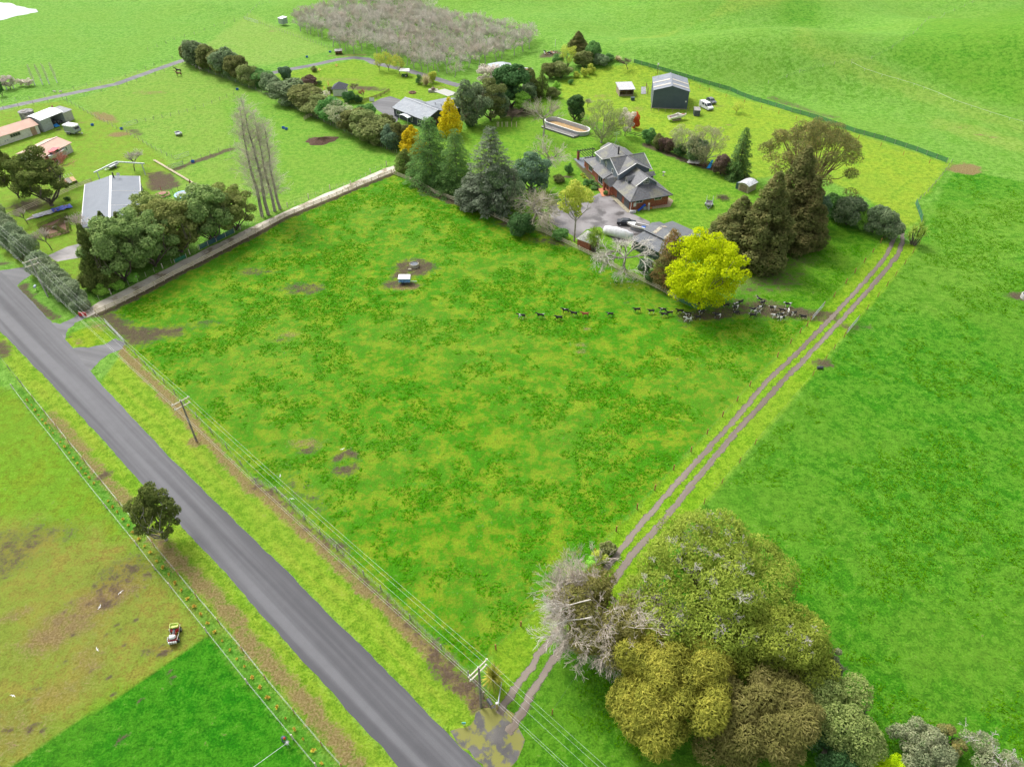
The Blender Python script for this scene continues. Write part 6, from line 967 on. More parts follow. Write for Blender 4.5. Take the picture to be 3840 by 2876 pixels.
for x, y in ((-2.3, .4), (-2.3, 5.6)): MB().box(x - .3, x + .3, y - .3, y + .3, 0, 2.35).build('brick_pillar', BRICK, S)
for x, y in ((2.2, .4), (2.2, 5.6)): MB().box(x - .07, x + .07, y - .07, y + .07, 0, 2.35).build('post', pg, S)
for y in (.4, 5.6): MB().bar((-2.8, y, 2.45), (2.7, y, 2.45), .1, .2).build('beam', pg, S)
for i in range(7): MB().bar((-2.4 + i * .76, -.3, 2.62), (-2.4 + i * .76, 6.3, 2.62), .08, .16).build('rafter', pg, S)
MB().prism([(-3.3, -.3), (2.6, -.3), (2.6, 6.4), (-3.3, 6.4)], -.02, .05).build('terrace', mat('slate_paving', (.16, .18, .21), .7), S)
S = thing('pergola', 'small black timber pergola behind the upper roof of the brick house', 'pergola', H.matrix_basis @ V3(12.0, 17.5, 0), math.atan2(.34, .94))
for x in (.2, 2.6):
    for y in (.2, 4.6): MB().box(x - .06, x + .06, y - .06, y + .06, 0, 2.7).build('post', pg, S)
for y in (.2, 4.6): MB().bar((-.2, y, 2.78), (3.0, y, 2.78), .1, .16).build('beam', pg, S)
for i in range(6): MB().bar((-.2 + i * .62, -.2, 2.9), (-.2 + i * .62, 5, 2.9), .07, .12).build('rafter', pg, S)
# ---- dark garage beside the yard
DG = mat('dark_green_steel', (.06, .085, .085), .55, .1, var=.1, rib=('X', .2)); DR = mat('charcoal_roofing', (.155, .165, .18), .5, .15, var=.12, rib=('X', .2), dirt=(.22, .22, .2)); OLDSKY = mat('mossy_skylight', (.38, .36, .27), .7, var=.3, dirt=(.25, .1, .09), dscale=2.0, damt=.8)
a0 = frame_from((30.3, 146.1), (35.9, 139.6)); S = thing('dark_garage', 'dark steel garage with stepped charcoal roofs beside the concrete yard', 'garage', (30.1, 145.9, 0), a0); L = 9.4
b = MB(); b.box(0, L, 0, 5.2, 0, 3.15); b.build('wall', DG, S); b = MB(); b.slab([(-.2, -.25, 3.15), (L + .2, -.25, 3.15), (L + .2, 2.5, 3.95), (-.2, 2.5, 3.95)], .06); b.slab([(-.2, 2.5, 3.95), (L + .2, 2.5, 3.95), (L + .2, 5.4, 3.2), (-.2, 5.4, 3.2)], .06); rf = b.build('roof', DR, S)
b = MB(); b.add([(L, 0, 3.15), (L, 5.2, 3.15), (L, 2.5, 3.9), (0, 0, 3.15), (0, 5.2, 3.15), (0, 2.5, 3.9)], [(0, 1, 2), (5, 4, 3)]); b.build('gable_wall', DG, S)
for x in (2.2, 5.4):
    MB().slab([(x, .1, 3.31), (x + .9, .1, 3.31), (x + .9, 2.3, 3.95), (x, 2.3, 3.95)], .02).build('skylight', OLDSKY, rf); MB().slab([(x, 2.7, 3.96), (x + .9, 2.7, 3.96), (x + .9, 4.2, 3.57), (x, 4.2, 3.57)], .02).build('skylight', OLDSKY, rf)
MB().box(.2, L + .8, -4.2, -.05, 0, 2.35).build('front_bay_wall', DG, S); MB().slab([(0, -4.5, 2.35), (L + 1, -4.5, 2.35), (L + 1, -.02, 2.8), (0, -.02, 2.8)], .06).build('front_bay_roof', DR, S); MB().box(1, L + 1.6, 5.25, 8.6, 0, 2.5).build('rear_bay_wall', DG, S); MB().slab([(.8, 5.2, 3.05), (L + 1.8, 5.2, 3.05), (L + 1.8, 8.9, 2.6), (.8, 8.9, 2.6)], .06).build('rear_bay_roof', DR, S); MB().box(-.1, 0, 1, 4.2, .02, 2.5).build('roller_door', mat('roller_dark', (.07, .075, .085), .5, rib=('Z', .12)), S)
a0 = frame_from((14.6, 143.4), (17.4, 141.2)); S = thing('brick_shed', 'small brick shed with mossy white sheet roof by the paddock fence', 'shed', (14.75, 143.5, 0), a0); MB().box(0, 3.3, 0, 4.0, 0, 2.1).build('wall', BRICK, S); MB().slab([(-.2, -.2, 2.15), (3.5, -.2, 2.15), (3.5, 4.2, 2.4), (-.2, 4.2, 2.4)], .05).build('roof', mat('mossy_white_sheet', (.52, .52, .47), .7, dirt=(.2, .22, .1), dscale=2, damt=.7, rib=('X', .25)), S); door(S, (3.32, 2, 1), (0, 1, 0), .9, 1.95, (1, 0, 0), TIMBER)
# ---- little garden shed by the fir
a0 = frame_from((58.45, 173.4), (60.5, 171.2)); S = thing('garden_shed', 'small cream plank shed with white arched roof beside the dark conifers', 'shed', (58.5, 173.4, 0), a0); PLK = mat('cream_plank', (.42, .37, .24), .85, var=.2, rib=('Z', .15)); MB().box(0, 3.0, 0, 3.7, 0, 1.95).build('wall', PLK, S); b = MB(); prof = [(-.2, 1.9), (.8, 2.3), (1.5, 2.4), (2.2, 2.3), (3.2, 1.9)]
for (x0, z0), (x1, z1) in zip(prof[:-1], prof[1:]): b.slab([(x0, -.25, z0 + .06), (x1, -.25, z1 + .06), (x1, 3.95, z1 + .06), (x0, 3.95, z0 + .06)], .05)
b.build('roof', mat('pale_shed_roof', (.58, .6, .62), .5, .1, rib=('Y', .3)), S); door(S, (1.5, -.03, .95), (1, 0, 0), 2.0, 1.6, (0, -1, 0), mat('slatted_door', (.25, .19, .12), .9, rib=('X', .12)), 'barn_door'); MB().add([(0, 0, 1.95), (3, 0, 1.95), (1.5, 0, 2.4)], [(0, 1, 2)]).build('gable', PLK, S); MB().box(-.9, -.05, .3, 1.4, 0, 1.6).build('side_locker', mat('green_box', (.05, .09, .09), .6), S)
# ---- shade canopy, pool, trough, feeder, trampoline
S = thing('shade_canopy', 'white flat shade canopy on thin posts over the green ride-on tractor', 'canopy', (-38.6, 267.2, 0), 0); MB().slab([(-1.9, -.9, 2.2), (1.9, -.9, 2.2), (1.6, 1.9, 2.35), (-1.6, 1.9, 2.35)], .06).build('roof', WHITE, S)
for x, y in ((-1.7, -.7), (1.7, -.7), (-1.5, 1.7), (1.5, 1.7)): MB().tube((x, y, 0), (x, y, 2.2), .03, .03, 6).build('post', TIMBER, S)
pc = [G(2, 0, 300, 1055), G(2, 0, 380, 1045), G(2, 0, 630, 1150), G(2, 0, 540, 1180)]; ctr = (gp(*q(2, 0, 360, 1070)) + gp(*q(2, 0, 590, 1150))) / 2; ax = gp(*q(2, 0, 600, 1130)) - gp(*q(2, 0, 350, 1050)); ang = math.atan2(ax.y, ax.x); hl = ax.length / 2 - .3
S = thing('swimming_pool', 'emptied round-ended above-ground pool with white rim and sandy floor', 'pool', ctr, ang); rd = 2.6; out = [(hl + rd * math.cos(t_), rd * math.sin(t_)) for t_ in np.linspace(-math.pi / 2, math.pi / 2, 12)] + [(-hl + rd * math.cos(t_), rd * math.sin(t_)) for t_ in np.linspace(math.pi / 2, 1.5 * math.pi, 12)]; n = len(out)
for r_, nm, m in ((1.0, 'pool_wall', mat('pool_wall', (.45, .47, .5), .6, var=.1)),):
    b = MB(); o2 = [(x * .975, y * .955) for x, y in out]; b.add([(x, y, 0) for x, y in out] + [(x, y, 1.15) for x, y in out] + [(x, y, 1.15) for x, y in o2] + [(x, y, .04) for x, y in o2], [(i, (i + 1) % n, n + (i + 1) % n, n + i) for i in range(n)] + [(2 * n + i, 2 * n + (i + 1) % n, 3 * n + (i + 1) % n, 3 * n + i) for i in range(n)]); b.build(nm, m, S)
b = MB()
for i in range(n): b.bar((*out[i], 1.18), (*out[(i + 1) % n], 1.18), .32, .06)
b.build('pool_rim', WHITE, S); MB().add([(x * .975, y * .955, .05) for x, y in out], [tuple(range(n))]).build('pool_floor', mat('sandy_floor', (.40, .27, .13), .95, var=.3, scale=1.5), S)
MB().prism([(-hl - 1.0, -rd - .2), (hl + 1.5, -rd - .2), (hl + 1.2, -rd - 2.4), (-hl - .5, -rd - 2.4)], 0, .5).build('pool_deck', mat('weathered_deck', (.2, .19, .18), .8, rib=('X', .15)), S); MB().bar((-hl - .5, -rd - 2.45, .52), (hl + 1.2, -rd - 2.45, .52), .14, .1).build('deck_edge', WHITE, S)
for x, h_ in ((-.3, .9), (1.6, 1.3)): pass
P_ = gz(1400 + 648 * .236, 960 + 188 * .236, 0); S = thing('water_trough', 'round concrete water trough full of water in a muddy patch', 'trough', (P_.x, P_.y + .6, 0)); MB().lathe([(1.0, -.02), (1.0, .72), (.9, .74), (.88, .35)], 28).build('basin', mat('trough_concrete', (.36, .33, .24), .9, dirt=(.2, .2, .14)), S); MB().lathe([(0, .6), (.89, .6)], 28).build('water', mat('trough_water', (.10, .12, .14), .05, spec=.6), S); MB().lathe([(0, .66), (.12, .62), (.1, .56)], 10, (-.3, .1)).build('float_ball', BLACKSTEEL, S)
P_ = gp(1400 + 580 * .236, 960 + 225 * .236); tag(MB().loft([[(-.45 + .9 * a, -.3 + .6 * b_, z) for a, b_ in ((0, .1), (.3, 0), (.9, .1), (1, .7), (.6, 1), (.1, .8))] for z in (0, .22)] + [[(-.3 + .6 * a, -.2 + .4 * b_, .34) for a, b_ in ((0, .1), (.3, 0), (.9, .1), (1, .7), (.6, 1), (.1, .8))]]).build('rock', mat('pale_rock', (.34, .31, .23), .9)), 'pale rock leaning against the round water trough', 'rock').location = P_
P_ = gz(1400 + 498 * .236, 960 + 452 * .236, 0); S = thing('calf_feeder', 'blue trailer-mounted calf feeder with white lid in the main paddock', 'feeder', (P_.x, P_.y + .6, 0)); BLUEP = mat('feeder_blue', (.12, .28, .48), .5, var=.3, dirt=(.2, .18, .14)); MB().box(-1.15, 1.15, -.55, .65, .5, 1.2).build('tank', BLUEP, S); MB().slab([(-1.3, -.75, 1.38), (1.25, -.75, 1.38), (1.2, .75, 1.62), (-1.25, .75, 1.62)], .06).build('lid', mat('feeder_white', (.78, .78, .76), .5), S)
MB().box(-1.2, 1.2, -.8, -.55, .55, .75).build('teat_rail', BLUEP, S); MB().bar((-1.2, 0, .4), (1.2, 0, .4), .1).bar((1.2, 0, .4), (2.5, 0, .35), .1).build('chassis', GALV, S)
for y in (-.5, .5): MB().tube((-.4, y - .08, .3), (-.4, y + .08, .3), .3, .3, 16).build('wheel', RUBBER, S)
for x in (-1, 1):
    for y in (-.5, .6): MB().bar((x, y, 1.2), (x, y, 1.45), .05).build('lid_post', GALV, S)
P_ = gp(300 + 1795 * .2173, 560 + 830 * .2173); S = thing('trampoline', 'round trampoline with pale blue pad and black enclosure poles', 'trampoline', P_); MB().lathe([(1.75, .85), (2.15, .87), (2.2, .82), (1.75, .8)], 28).build('pad', mat('pale_blue_pad', (.28, .5, .78), .5), S); MB().lathe([(0, .8), (1.76, .83)], 28).build('mat', mat('jump_mat', (.3, .32, .34), .7), S)
for i in range(6):
    a = i * math.pi / 3 + .3; MB().tube((2.2 * math.cos(a), 2.2 * math.sin(a), 0), (2.25 * math.cos(a), 2.25 * math.sin(a), 2.6), .04, .04, 6).build('pole', BLACKSTEEL, S)
# ================================================================ fences, gates, power line
UNIT = MB().box(0, 1, -.5, .5, -.5, .5)
UROUND = MB().tube((0, 0, -.25), (0, 0, 1), 1, .92, 7)
MESHES = {}
def shared(key, mb, m):
    if key not in MESHES: MESHES[key] = mb.mesh(key, m)
    return MESHES[key]
POSTM = mat('fence_post', (.46, .38, .25), .9, var=.35, scale=3); ORANGEP = mat('treated_post', (.36, .17, .06), .85, var=.3, scale=3); RAILM = mat('fence_rail', (.58, .5, .36), .9, var=.25, scale=3); GREYP = mat('grey_post', (.30, .28, .24), .9, var=.25, scale=3); PALEP = mat('pale_post', (.55, .5, .4), .9, var=.2, scale=3); WIREM = mat('fence_wire', (.30, .31, .30), .5, .3)
def put_post(par, p, h, r, m, key, lean=True):
    o = link('post', shared(key, UROUND, m), par); o.location = Vector(p) - par.location; o.scale = (r, r, h)
    if lean: o.rotation_euler = (random.gauss(0, .02), random.gauss(0, .02), 0)
    return o
def put_rail(par, a, b, w_, h_, m, key, name='rail'):
    o = link(name, shared(key, UNIT, m), par); d = b - a; o.location = a - par.location; o.rotation_euler = (0, -math.atan2(d.z, math.hypot(d.x, d.y)), math.atan2(d.y, d.x)); o.scale = (d.length, w_, h_); return o
def gpt(p): return Vector((p.x, p.y, float(zt(p.x, p.y))))
def rail_fence(label, pts, step=2.6, hs=(.35, .7, 1.05), ph=1.25, pr=.085, pm=POSTM, rm=RAILM, name='rail_fence', rw=.05, rh=.16):
    F = thing(name, label, 'fence', gpt(pts[0])); P = resample(pts, step)
    for p in P: put_post(F, gpt(p), ph, pr, pm, 'post_' + pm.name)
    for a, b in zip(P[:-1], P[1:]):
        n = Vector((-(b - a).y, (b - a).x, 0)).normalized() * (pr + .02)
        for h in hs: put_rail(F, gpt(a) - n + V3(0, 0, h), gpt(b) - n + V3(0, 0, h), rw, rh, rm, 'rail_' + rm.name)
    return F
def wire_fence(label, pts, step=4.0, hs=(.25, .5, .8, 1.05), ph=1.15, pr=.07, pm=GREYP, exact=False, name='wire_fence', wr=.004, batten=None):
    F = thing(name, label, 'fence', gpt(pts[0])); P = [Vector(p) for p in pts] if exact else resample(pts, step)
    for p in P: put_post(F, gpt(p), ph * random.uniform(.93, 1.07), pr, pm, 'post_' + pm.name)
    if batten:
        for p in resample(pts, batten): put_post(F, gpt(p), ph * .92, .028, pm, 'post_' + pm.name).name = 'batten'
    b = MB()
    for h in hs:
        for a, c in zip(P[:-1], P[1:]): b.tube(gpt(a) - F.location + V3(0, 0, h), gpt(c) - F.location + V3(0, 0, h), wr, wr, 3, False)
    b.build('wire', WIREM, F); return F
def gate(label, a, b, h=1.1, bars=5, m=GALV, name='farm_gate', mesh=None):
    a, b = gpt(a), gpt(b); F = thing(name, label, 'gate', a, math.atan2(b.y - a.y, b.x - a.x)); L = (b - a).length; z0 = .18
    MB().path([(0, 0, z0), (L, 0, z0), (L, 0, h), (0, 0, h), (0, 0, z0)], .03).build('frame', m, F)
    for i in range(1, bars - 1): MB().tube((0, 0, z0 + (h - z0) * i / (bars - 1)), (L, 0, z0 + (h - z0) * i / (bars - 1)), .018, .018, 5).build('bar', m, F)
    MB().tube((L * .1, 0, z0), (L * .5, 0, h), .018).tube((L * .9, 0, z0), (L * .5, 0, h), .018).build('brace', m, F)
    if mesh: MB().add([(0, .01, z0), (L, .01, z0), (L, .01, h), (0, .01, h)], [(0, 1, 2, 3)]).build('mesh', mesh, F)
    return F
mm, tm, om = nodes('shade_net'); pn = tm.nodes.new('ShaderNodeBsdfPrincipled'); tn = tm.nodes.new('ShaderNodeBsdfTransparent'); mn = tm.nodes.new('ShaderNodeMixShader'); pn.inputs['Base Color'].default_value = (.02, .17, .10, 1); pn.inputs['Roughness'].default_value = .8; mn.inputs[0].default_value = .72; tm.links.new(tn.outputs[0], mn.inputs[1]); tm.links.new(pn.outputs[0], mn.inputs[2]); tm.links.new(mn.outputs[0], om.inputs[0]); NET = mm
def net_material(name, col, cover):
    m, t, o = nodes(name); p = t.nodes.new('ShaderNodeBsdfPrincipled'); p.inputs['Base Color'].default_value = (*col, 1); p.inputs['Roughness'].default_value = .8; tr = t.nodes.new('ShaderNodeBsdfTransparent'); x = t.nodes.new('ShaderNodeMixShader'); x.inputs[0].default_value = cover; t.links.new(tr.outputs[0], x.inputs[1]); t.links.new(p.outputs[0], x.inputs[2]); t.links.new(x.outputs[0], o.inputs[0]); return m
NET2 = net_material('blue_green_net', (.03, .10, .12), .8); NETG = net_material('wire_netting', (.3, .34, .3), .25)
def net_fence(label, pts, h, net, step=2.5, pm=GREYP):
    F = thing('windbreak_fence', label, 'fence', gpt(pts[0])); P = resample(pts, step)
    for p in P: put_post(F, gpt(p), h + .12, .06, pm, 'post_' + pm.name)
    for a, b in zip(P[:-1], P[1:]):
        a, b = gpt(a) - F.location, gpt(b) - F.location; o = MB().add([a + V3(0, 0, .05), b + V3(0, 0, .05), b + V3(0, 0, h), a + V3(0, 0, h)], [(0, 1, 2, 3)]).build('net_panel', net, F)
    return F
rail_fence('timber rail fence between the concrete lane and the main paddock', RACE_FENCE[1:])
rail_fence('timber rail fence under the trees along the top of the main paddock', TREE_FENCE[:], 2.7)
race_posts = GL(0, 1, (755, 985), (960, 885), (1190, 772), (1405, 660), (1640, 540), (1860, 432), (2075, 325)) + GL(1, 1, (60, 225), (275, 135), (455, 62)) + GL(1, 0, (640, 1640), (820, 1605), (990, 1500), (1128, 1432))
wire_fence('post and wire fence along the far side of the concrete lane', race_posts, exact=True, ph=1.35, pr=.11, pm=PALEP, batten=2.2)
net_fence('blue-green mesh windbreak panels beside the concrete lane', GL(0, 1, (1725, 500), (1870, 430), (2025, 352)), 1.2, NET2, 2.4, PALEP); net_fence('low green mesh panel under the lane-side wattles', GL(0, 1, (1510, 615), (1610, 568)), .9, NET, 2.4, PALEP)
wire_fence('weathered wire fence between main paddock and roadside verge', ROAD_FENCE, 4.2, batten=1.4, pr=.08)
wire_fence('orange-posted wire fence on the paddock side of the farm track, beyond the gate', TRACK_L[:7], exact=True, pm=ORANGEP, pr=.1, hs=(.5, .9)); wire_fence('orange-posted wire fence on the paddock side of the farm track, below the gate', TRACK_L[7:], exact=True, pm=ORANGEP, pr=.1, hs=(.5, .9))
wire_fence('thin-posted wire fence on the far side of the farm track, beyond the gate', TRACK_R[:8], exact=True, pm=ORANGEP, pr=.065, hs=(.5, .9)); wire_fence('thin-posted wire fence on the far side of the farm track, below the gate', TRACK_R[8:], exact=True, pm=ORANGEP, pr=.065, hs=(.5, .9))
wire_fence('roadside wire fence nearest the road on the left verge', OUT_FENCE, 5.5, pm=ORANGEP, pr=.06, wr=.006); wire_fence('pale-posted wire fence beside the grazed paddock', IN_FENCE, exact=True, pm=PALEP, pr=.09, wr=.005); wire_fence('short wire fence at the top corner of the grazed paddock', [IN_FENCE[0], G(0, 2, -200, 180)], 5, pm=PALEP); wire_fence('wire fence running up the left verge beyond the grazed paddock', GL(0, 2, (200, 20),) + GL(0, 1, (170, 1640), (0, 1430), (-200, 1200)), 5, pm=GREYP)
wire_fence('close-battened wire fence along the foot of the windbreak hedge', HEDGE_FENCE, 4, batten=.9, ph=1.2)
net_fence('long green mesh windbreak fence behind the big blue-grey shed', GREEN_FENCE, 1.35, NET, 3.2); wire_fence('grey wire fence from the mesh fence corner to the yucca', EAST_FENCE, 3.2); net_fence('short green mesh fence above the yucca', GL(3, 1, (1272, 105), (1320, 245), (1310, 330)), 1.4, NET, 2.4)
INNER = GL(2, 0, (1530, 735), (1620, 765), (1700, 790), (1845, 840), (2005, 885), (2150, 940)) + GL(3, 0, (90, 985), (240, 1035), (430, 1085), (780, 1200), (970, 1265), (1165, 1340), (1390, 1410)); wire_fence('orange-posted inner wire fence on the mown lawn below the mesh fence', INNER, exact=True, pm=ORANGEP, pr=.08, hs=(.5, 1.0))
rail_fence('dark rail fence behind the brick house garden', GL(2, 0, (990, 1160), (1130, 1195), (1400, 1320), (1700, 1430), (1880, 1530), (2100, 1580)), 2.8, pm=mat('dark_post', (.07, .055, .045), .9), rm=mat('dark_rail', (.09, .07, .055), .9), hs=(.5, .95), ph=1.1)
for lb, pts_, st in (('wire fence along the upper edge of the curving drive', GL(0, 0, (-100, 900), (260, 862), (640, 775), (980, 700), (1190, 632), (1400, 545), (1490, 510)), 4.5), ('wire fence along the lower edge of the curving drive', GL(0, 0, (-100, 960), (420, 890), (730, 830), (1020, 765), (1180, 705), (1420, 620), (1580, 560)), 4.5), ('wire fence between lawn and horse paddock on the left', GL(0, 0, (545, 860), (620, 900), (760, 980), (900, 1055), (1010, 1115)), 3), ('wire fence dividing the two horse paddocks', GL(0, 0, (1190, 1065), (1330, 1035), (1475, 1005), (1620, 970), (1760, 925), (1900, 870), (2020, 820)), 3.2), ('wire fence from the gate down past the bare soil strip', GL(0, 0, (1065, 1130), (1200, 1215), (1350, 1300), (1490, 1370)), 3), ('wire fence beside the bare soil strip', GL(0, 0, (1580, 1420), (1740, 1370), (1890, 1310), (1990, 1280)), 2.5), ('far wire fence beyond the rough strip at the top', GL(0, 0, (1280, 440), (1510, 350), (1680, 300), (1850, 235), (2110, 170)) + GL(1, 0, (30, 40), (200, 10), (400, -40)), 6), ('battened wire fence below the tiny steel shed', GL(1, 0, (0, 195), (120, 240), (250, 290), (400, 340), (520, 380), (640, 425)), 2.2), ('wire fence across the far pasture on the right', GL(3, 0, (0, 725), (160, 670), (270, 630), (470, 580), (570, 560), (720, 540), (890, 515), (1070, 420), (1250, 300), (1520, 130), (1690, 60), (1830, 0)), 9)):
    wire_fence(lb, pts_, st, pr=.06)
rail_fence('curved dark brown rail fence beside the gravel parking area', GL(1, 0, (905, 885), (960, 870), (1040, 845), (1110, 815), (1150, 790)), 2.2, pm=BROWNWOOD, rm=BROWNWOOD, hs=(.25, .55, .85), ph=1.05); rail_fence('short timber rail fence at a gap in the windbreak hedge', GL(1, 0, (418, 1040), (478, 1005)), 1.5); rail_fence('pale timber rail fence beside the stacked boards', PL((20, 822), (95, 790), (180, 755), (290, 705), (345, 685)), 3)
tw = thing('timber_pole_stack', 'long round timber poles laid from the dug earth to the steel windbreak', 'poles', gp(575, 605))
for dx in (0, .3, .6): a = gp(575, 605); b = gp(735, 700); MB().tube(V3(dx, .1, .3), (b - a) + V3(dx, .1, .3), .085, .075, 8).build('pole', RAILM, tw)
gate('galvanised gate standing half open on the paddock side of the farm track', G(3, 1, 478, 990), G(3, 1, 372, 1115), 1.25, 5, GALV, mesh=NETG); gate('galvanised gate standing open on the far side of the farm track', G(3, 1, 775, 1110), G(3, 1, 675, 1228), 1.25, 5, GALV, mesh=NETG); gate('long white pipe gate across the top of the farm track', G(3, 1, 1075, 385), G(3, 1, 1215, 428), 1.1, 3); gate('galvanised gate to the main paddock beside the road', G(0, 1, 915, 1135), G(0, 1, 1080, 1308), 1.2, 5, GALV); gate('green netted gate at the end of the tree-line fence', G(2, 1, 1432, 940), G(2, 1, 1590, 1015), 1.2, 5, mat('green_gate', (.1, .25, .15), .5), mesh=net_material('green_net_gate', (.05, .2, .12), .5)); gate('red-trimmed short gate at the road end of the concrete lane', G(0, 1, 690, 1060), G(0, 1, 740, 1095), 1.0, 4, WHITE); gate('tall galvanised gate between the horse paddocks', G(0, 0, 1065, 1105), G(0, 0, 1185, 1070), 1.3, 4); gate('galvanised gate above the bare soil strip', G(0, 0, 1510, 1385), G(0, 0, 1635, 1345), 1.2, 3); gate('netted galvanised gate at the end of the bare soil strip', G(0, 0, 1455, 1465), G(0, 0, 1585, 1430), 1.2, 3, mesh=NETG); gate('galvanised gate beside the nearest power pole', G(1, 3, 2088, 1150), G(1, 3, 2120, 950), 1.2, 6); gate('short rail gate in the far hedge of the side drive', G(0, 1, 170, 590), G(0, 1, 235, 600), 1.0, 4, BROWNWOOD); gate('far galvanised gate near the tiny steel shed', G(0, 0, 2110, 170), G(0, 0, 2230, 210), 1.2, 4)
# power poles and wires
PB = [gp(180, 1113), gp(737, 1653), gp(1804, 2647)]; PB = [PB[0] + (PB[0] - PB[1])] + PB + [PB[2] + (PB[2] - PB[1])]; ld = (PB[3] - PB[1]).normalized(); ln_ = Vector((-ld.y, ld.x, 0)); POLEM = mat('weathered_pole', (.22, .19, .16), .9, var=.3, scale=2); CONCP = mat('concrete_pole', (.42, .40, .37), .9, var=.2)
PHT = 8.6; ARMS = [(8.35, (-1.25, .0, 1.25)), (7.35, (-1.15, 1.15))]; lbs = ['power pole beyond the side drive out of view', 'pale concrete power pole beside the clipped roadside hedge', 'weathered timber power pole standing in the middle of the mown verge', 'nearest dark timber power pole at the gravel entrance', 'power pole at the near end of the line out of view']
for i, p in enumerate(PB):
    S = thing('power_pole', lbs[i], 'power pole', p, math.atan2(ln_.y, ln_.x), 'power poles along the road'); m = CONCP if i == 1 else POLEM; MB().tube((0, 0, -.3), (0, 0, PHT), .17, .12, 10).build('pole', m, S)
    for z, offs in ARMS:
        a = MB().bar((-1.45 if z > 8 else -1.3, .12, z), (1.45 if z > 8 else 1.3, .12, z), .12, .14).build('crossarm', PALEP, S)
        for o in offs: MB().lathe([(.0, z + .3), (.07, z + .26), (.05, z + .18), (.08, z + .12), (.03, z + .06)], 8, (o, .12)).build('insulator', WHITE, a)
WL = mat('power_wire', (.55, .55, .55), .5, .2)
for k, (z, o, lb) in enumerate([(ARMS[0][0] + .3, x, n) for x, n in zip(ARMS[0][1], ('top crossarm wire on the road side', 'top crossarm wire in the middle', 'top crossarm wire on the paddock side'))] + [(ARMS[1][0] + .3, x, n) for x, n in zip(ARMS[1][1], ('lower crossarm wire on the road side', 'lower crossarm wire on the paddock side'))]):
    cu = MB()
    for a, b in zip(PB[:-1], PB[1:]):
        pts = [(a.lerp(b, t_) + ln_ * o + V3(0, 0, z - 4 * .7 * t_ * (1 - t_))) - PB[0] for t_ in np.linspace(0, 1, 21)]
        for c, d in zip(pts[:-1], pts[1:]): cu.tube(c, d, .009, .009, 4, False)
    W_ = cu.build('overhead_wire', WL); W_.location = PB[0]; tag(W_, 'overhead power line, ' + lb, 'power line', 'overhead power lines')

# ================================================================ vehicles, boats, trailers
def wheel(par, x, y, r=.33, w_=.22, tm=RUBBER, name='wheel'):
    o = MB().tube((x, y - w_ / 2, r), (x, y + w_ / 2, r), r, r, 18).build(name, tm, par); s = 1 if y > 0 else -1
    MB().tube((x, y + s * (w_ / 2 - .02), r), (x, y + s * (w_ / 2 + .015), r), r * .6, r * .55, 14).build('rim', mat('wheel_rim', (.4, .41, .43), .4, .5), o); return o
def body(prof, hw, top, zt_):
    """side outline (x,z) with sides leaning in above the waist"""
    b = MB(); n = len(prof); f = lambda z: hw - (hw - top) * max(0, (z - zt_[0]) / (zt_[1] - zt_[0])); b.add([(x, -f(z), z) for x, z in prof] + [(x, f(z), z) for x, z in prof], [tuple(range(n)), tuple(range(2 * n - 1, n - 1, -1))] + [((i + 1) % n, i, i + n, (i + 1) % n + n) for i in range(n)]); return b, f
def zz(x0, y0, k): return lambda x, y, z=0.0: gz(x0 + x * k, y0 + y * k, z)
VZ = zz(2250, 230, .2716)
hd = VZ(1500, 650, 1.9) - VZ(1350, 575, 1.9); S = thing('van', 'white delivery van parked beside the small dark kennel shed', 'van', Vector((VZ(1462, 655).x, VZ(1462, 655).y, 0)), math.atan2(hd.y, hd.x))
prof = [(-2.6, .35), (2.35, .35), (2.55, .55), (2.5, .95), (2.2, 1.12), (1.55, 1.25), (.85, 2.0), (.5, 2.1), (-2.5, 2.1), (-2.62, 1.9)]; b, f = body(prof, .98, .86, (1.15, 2.1)); VW = mat('van_white', (.78, .79, .8), .25, var=.03, spec=.5); b.build('body', VW, S)
MB().add([(1.58, -.86, 1.27), (1.58, .86, 1.27), (.9, .76, 1.97), (.9, -.76, 1.97)], [(0, 1, 2, 3)]).build('windscreen', GLASS, S).location = (.02, 0, .02)
for s in (-1, 1):
    MB().add([(1.35, s * .985, 1.25), (.35, s * .985, 1.25), (.3, s * .9, 1.85), (.85, s * .9, 1.85)], [(0, 1, 2, 3)]).build('side_window', GLASS, S); MB().add([(-.0, s * .985, 1.3), (-1.15, s * .985, 1.3), (-1.15, s * .9, 1.85), (-.0, s * .9, 1.85)], [(0, 1, 2, 3)]).build('side_window', GLASS, S); MB().box(2.42, 2.57, s * .82 - .14, s * .82 + .14, .78, .98).build('headlight', mat('lamp_glass', (.6, .62, .64), .1), S); MB().box(1.3, 1.45, s * 1.1 - .12, s * 1.1 + .12, 1.25, 1.55).build('mirror', BLACKSTEEL, S); wheel(S, 1.65, s * .86); wheel(S, -1.55, s * .86)
MB().box(2.35, 2.63, -.96, .96, .3, .62).build('bumper', mat('bumper_grey', (.14, .145, .15), .6), S)
hd2 = VZ(1570, 630, .8) - VZ(1450, 550, .8); S = thing('car', 'grey hatchback parked behind the white van', 'car', Vector((VZ(1520, 590).x + .5, VZ(1520, 590).y + 1.2, 0)), math.atan2(hd2.y, hd2.x)); prof = [(-2.0, .3), (2.05, .3), (2.15, .6), (2.0, .82), (1.1, .95), (.45, 1.42), (-1.2, 1.45), (-1.95, .98), (-2.1, .6)]; b, f = body(prof, .86, .66, (.9, 1.45)); b.build('body', mat('car_grey', (.16, .17, .2), .3, .3), S)
MB().add([(1.08, -.74, .98), (1.08, .74, .98), (.5, .62, 1.40), (.5, -.62, 1.40)], [(0, 1, 2, 3)]).build('windscreen', GLASS, S).location = (.02, 0, .02)
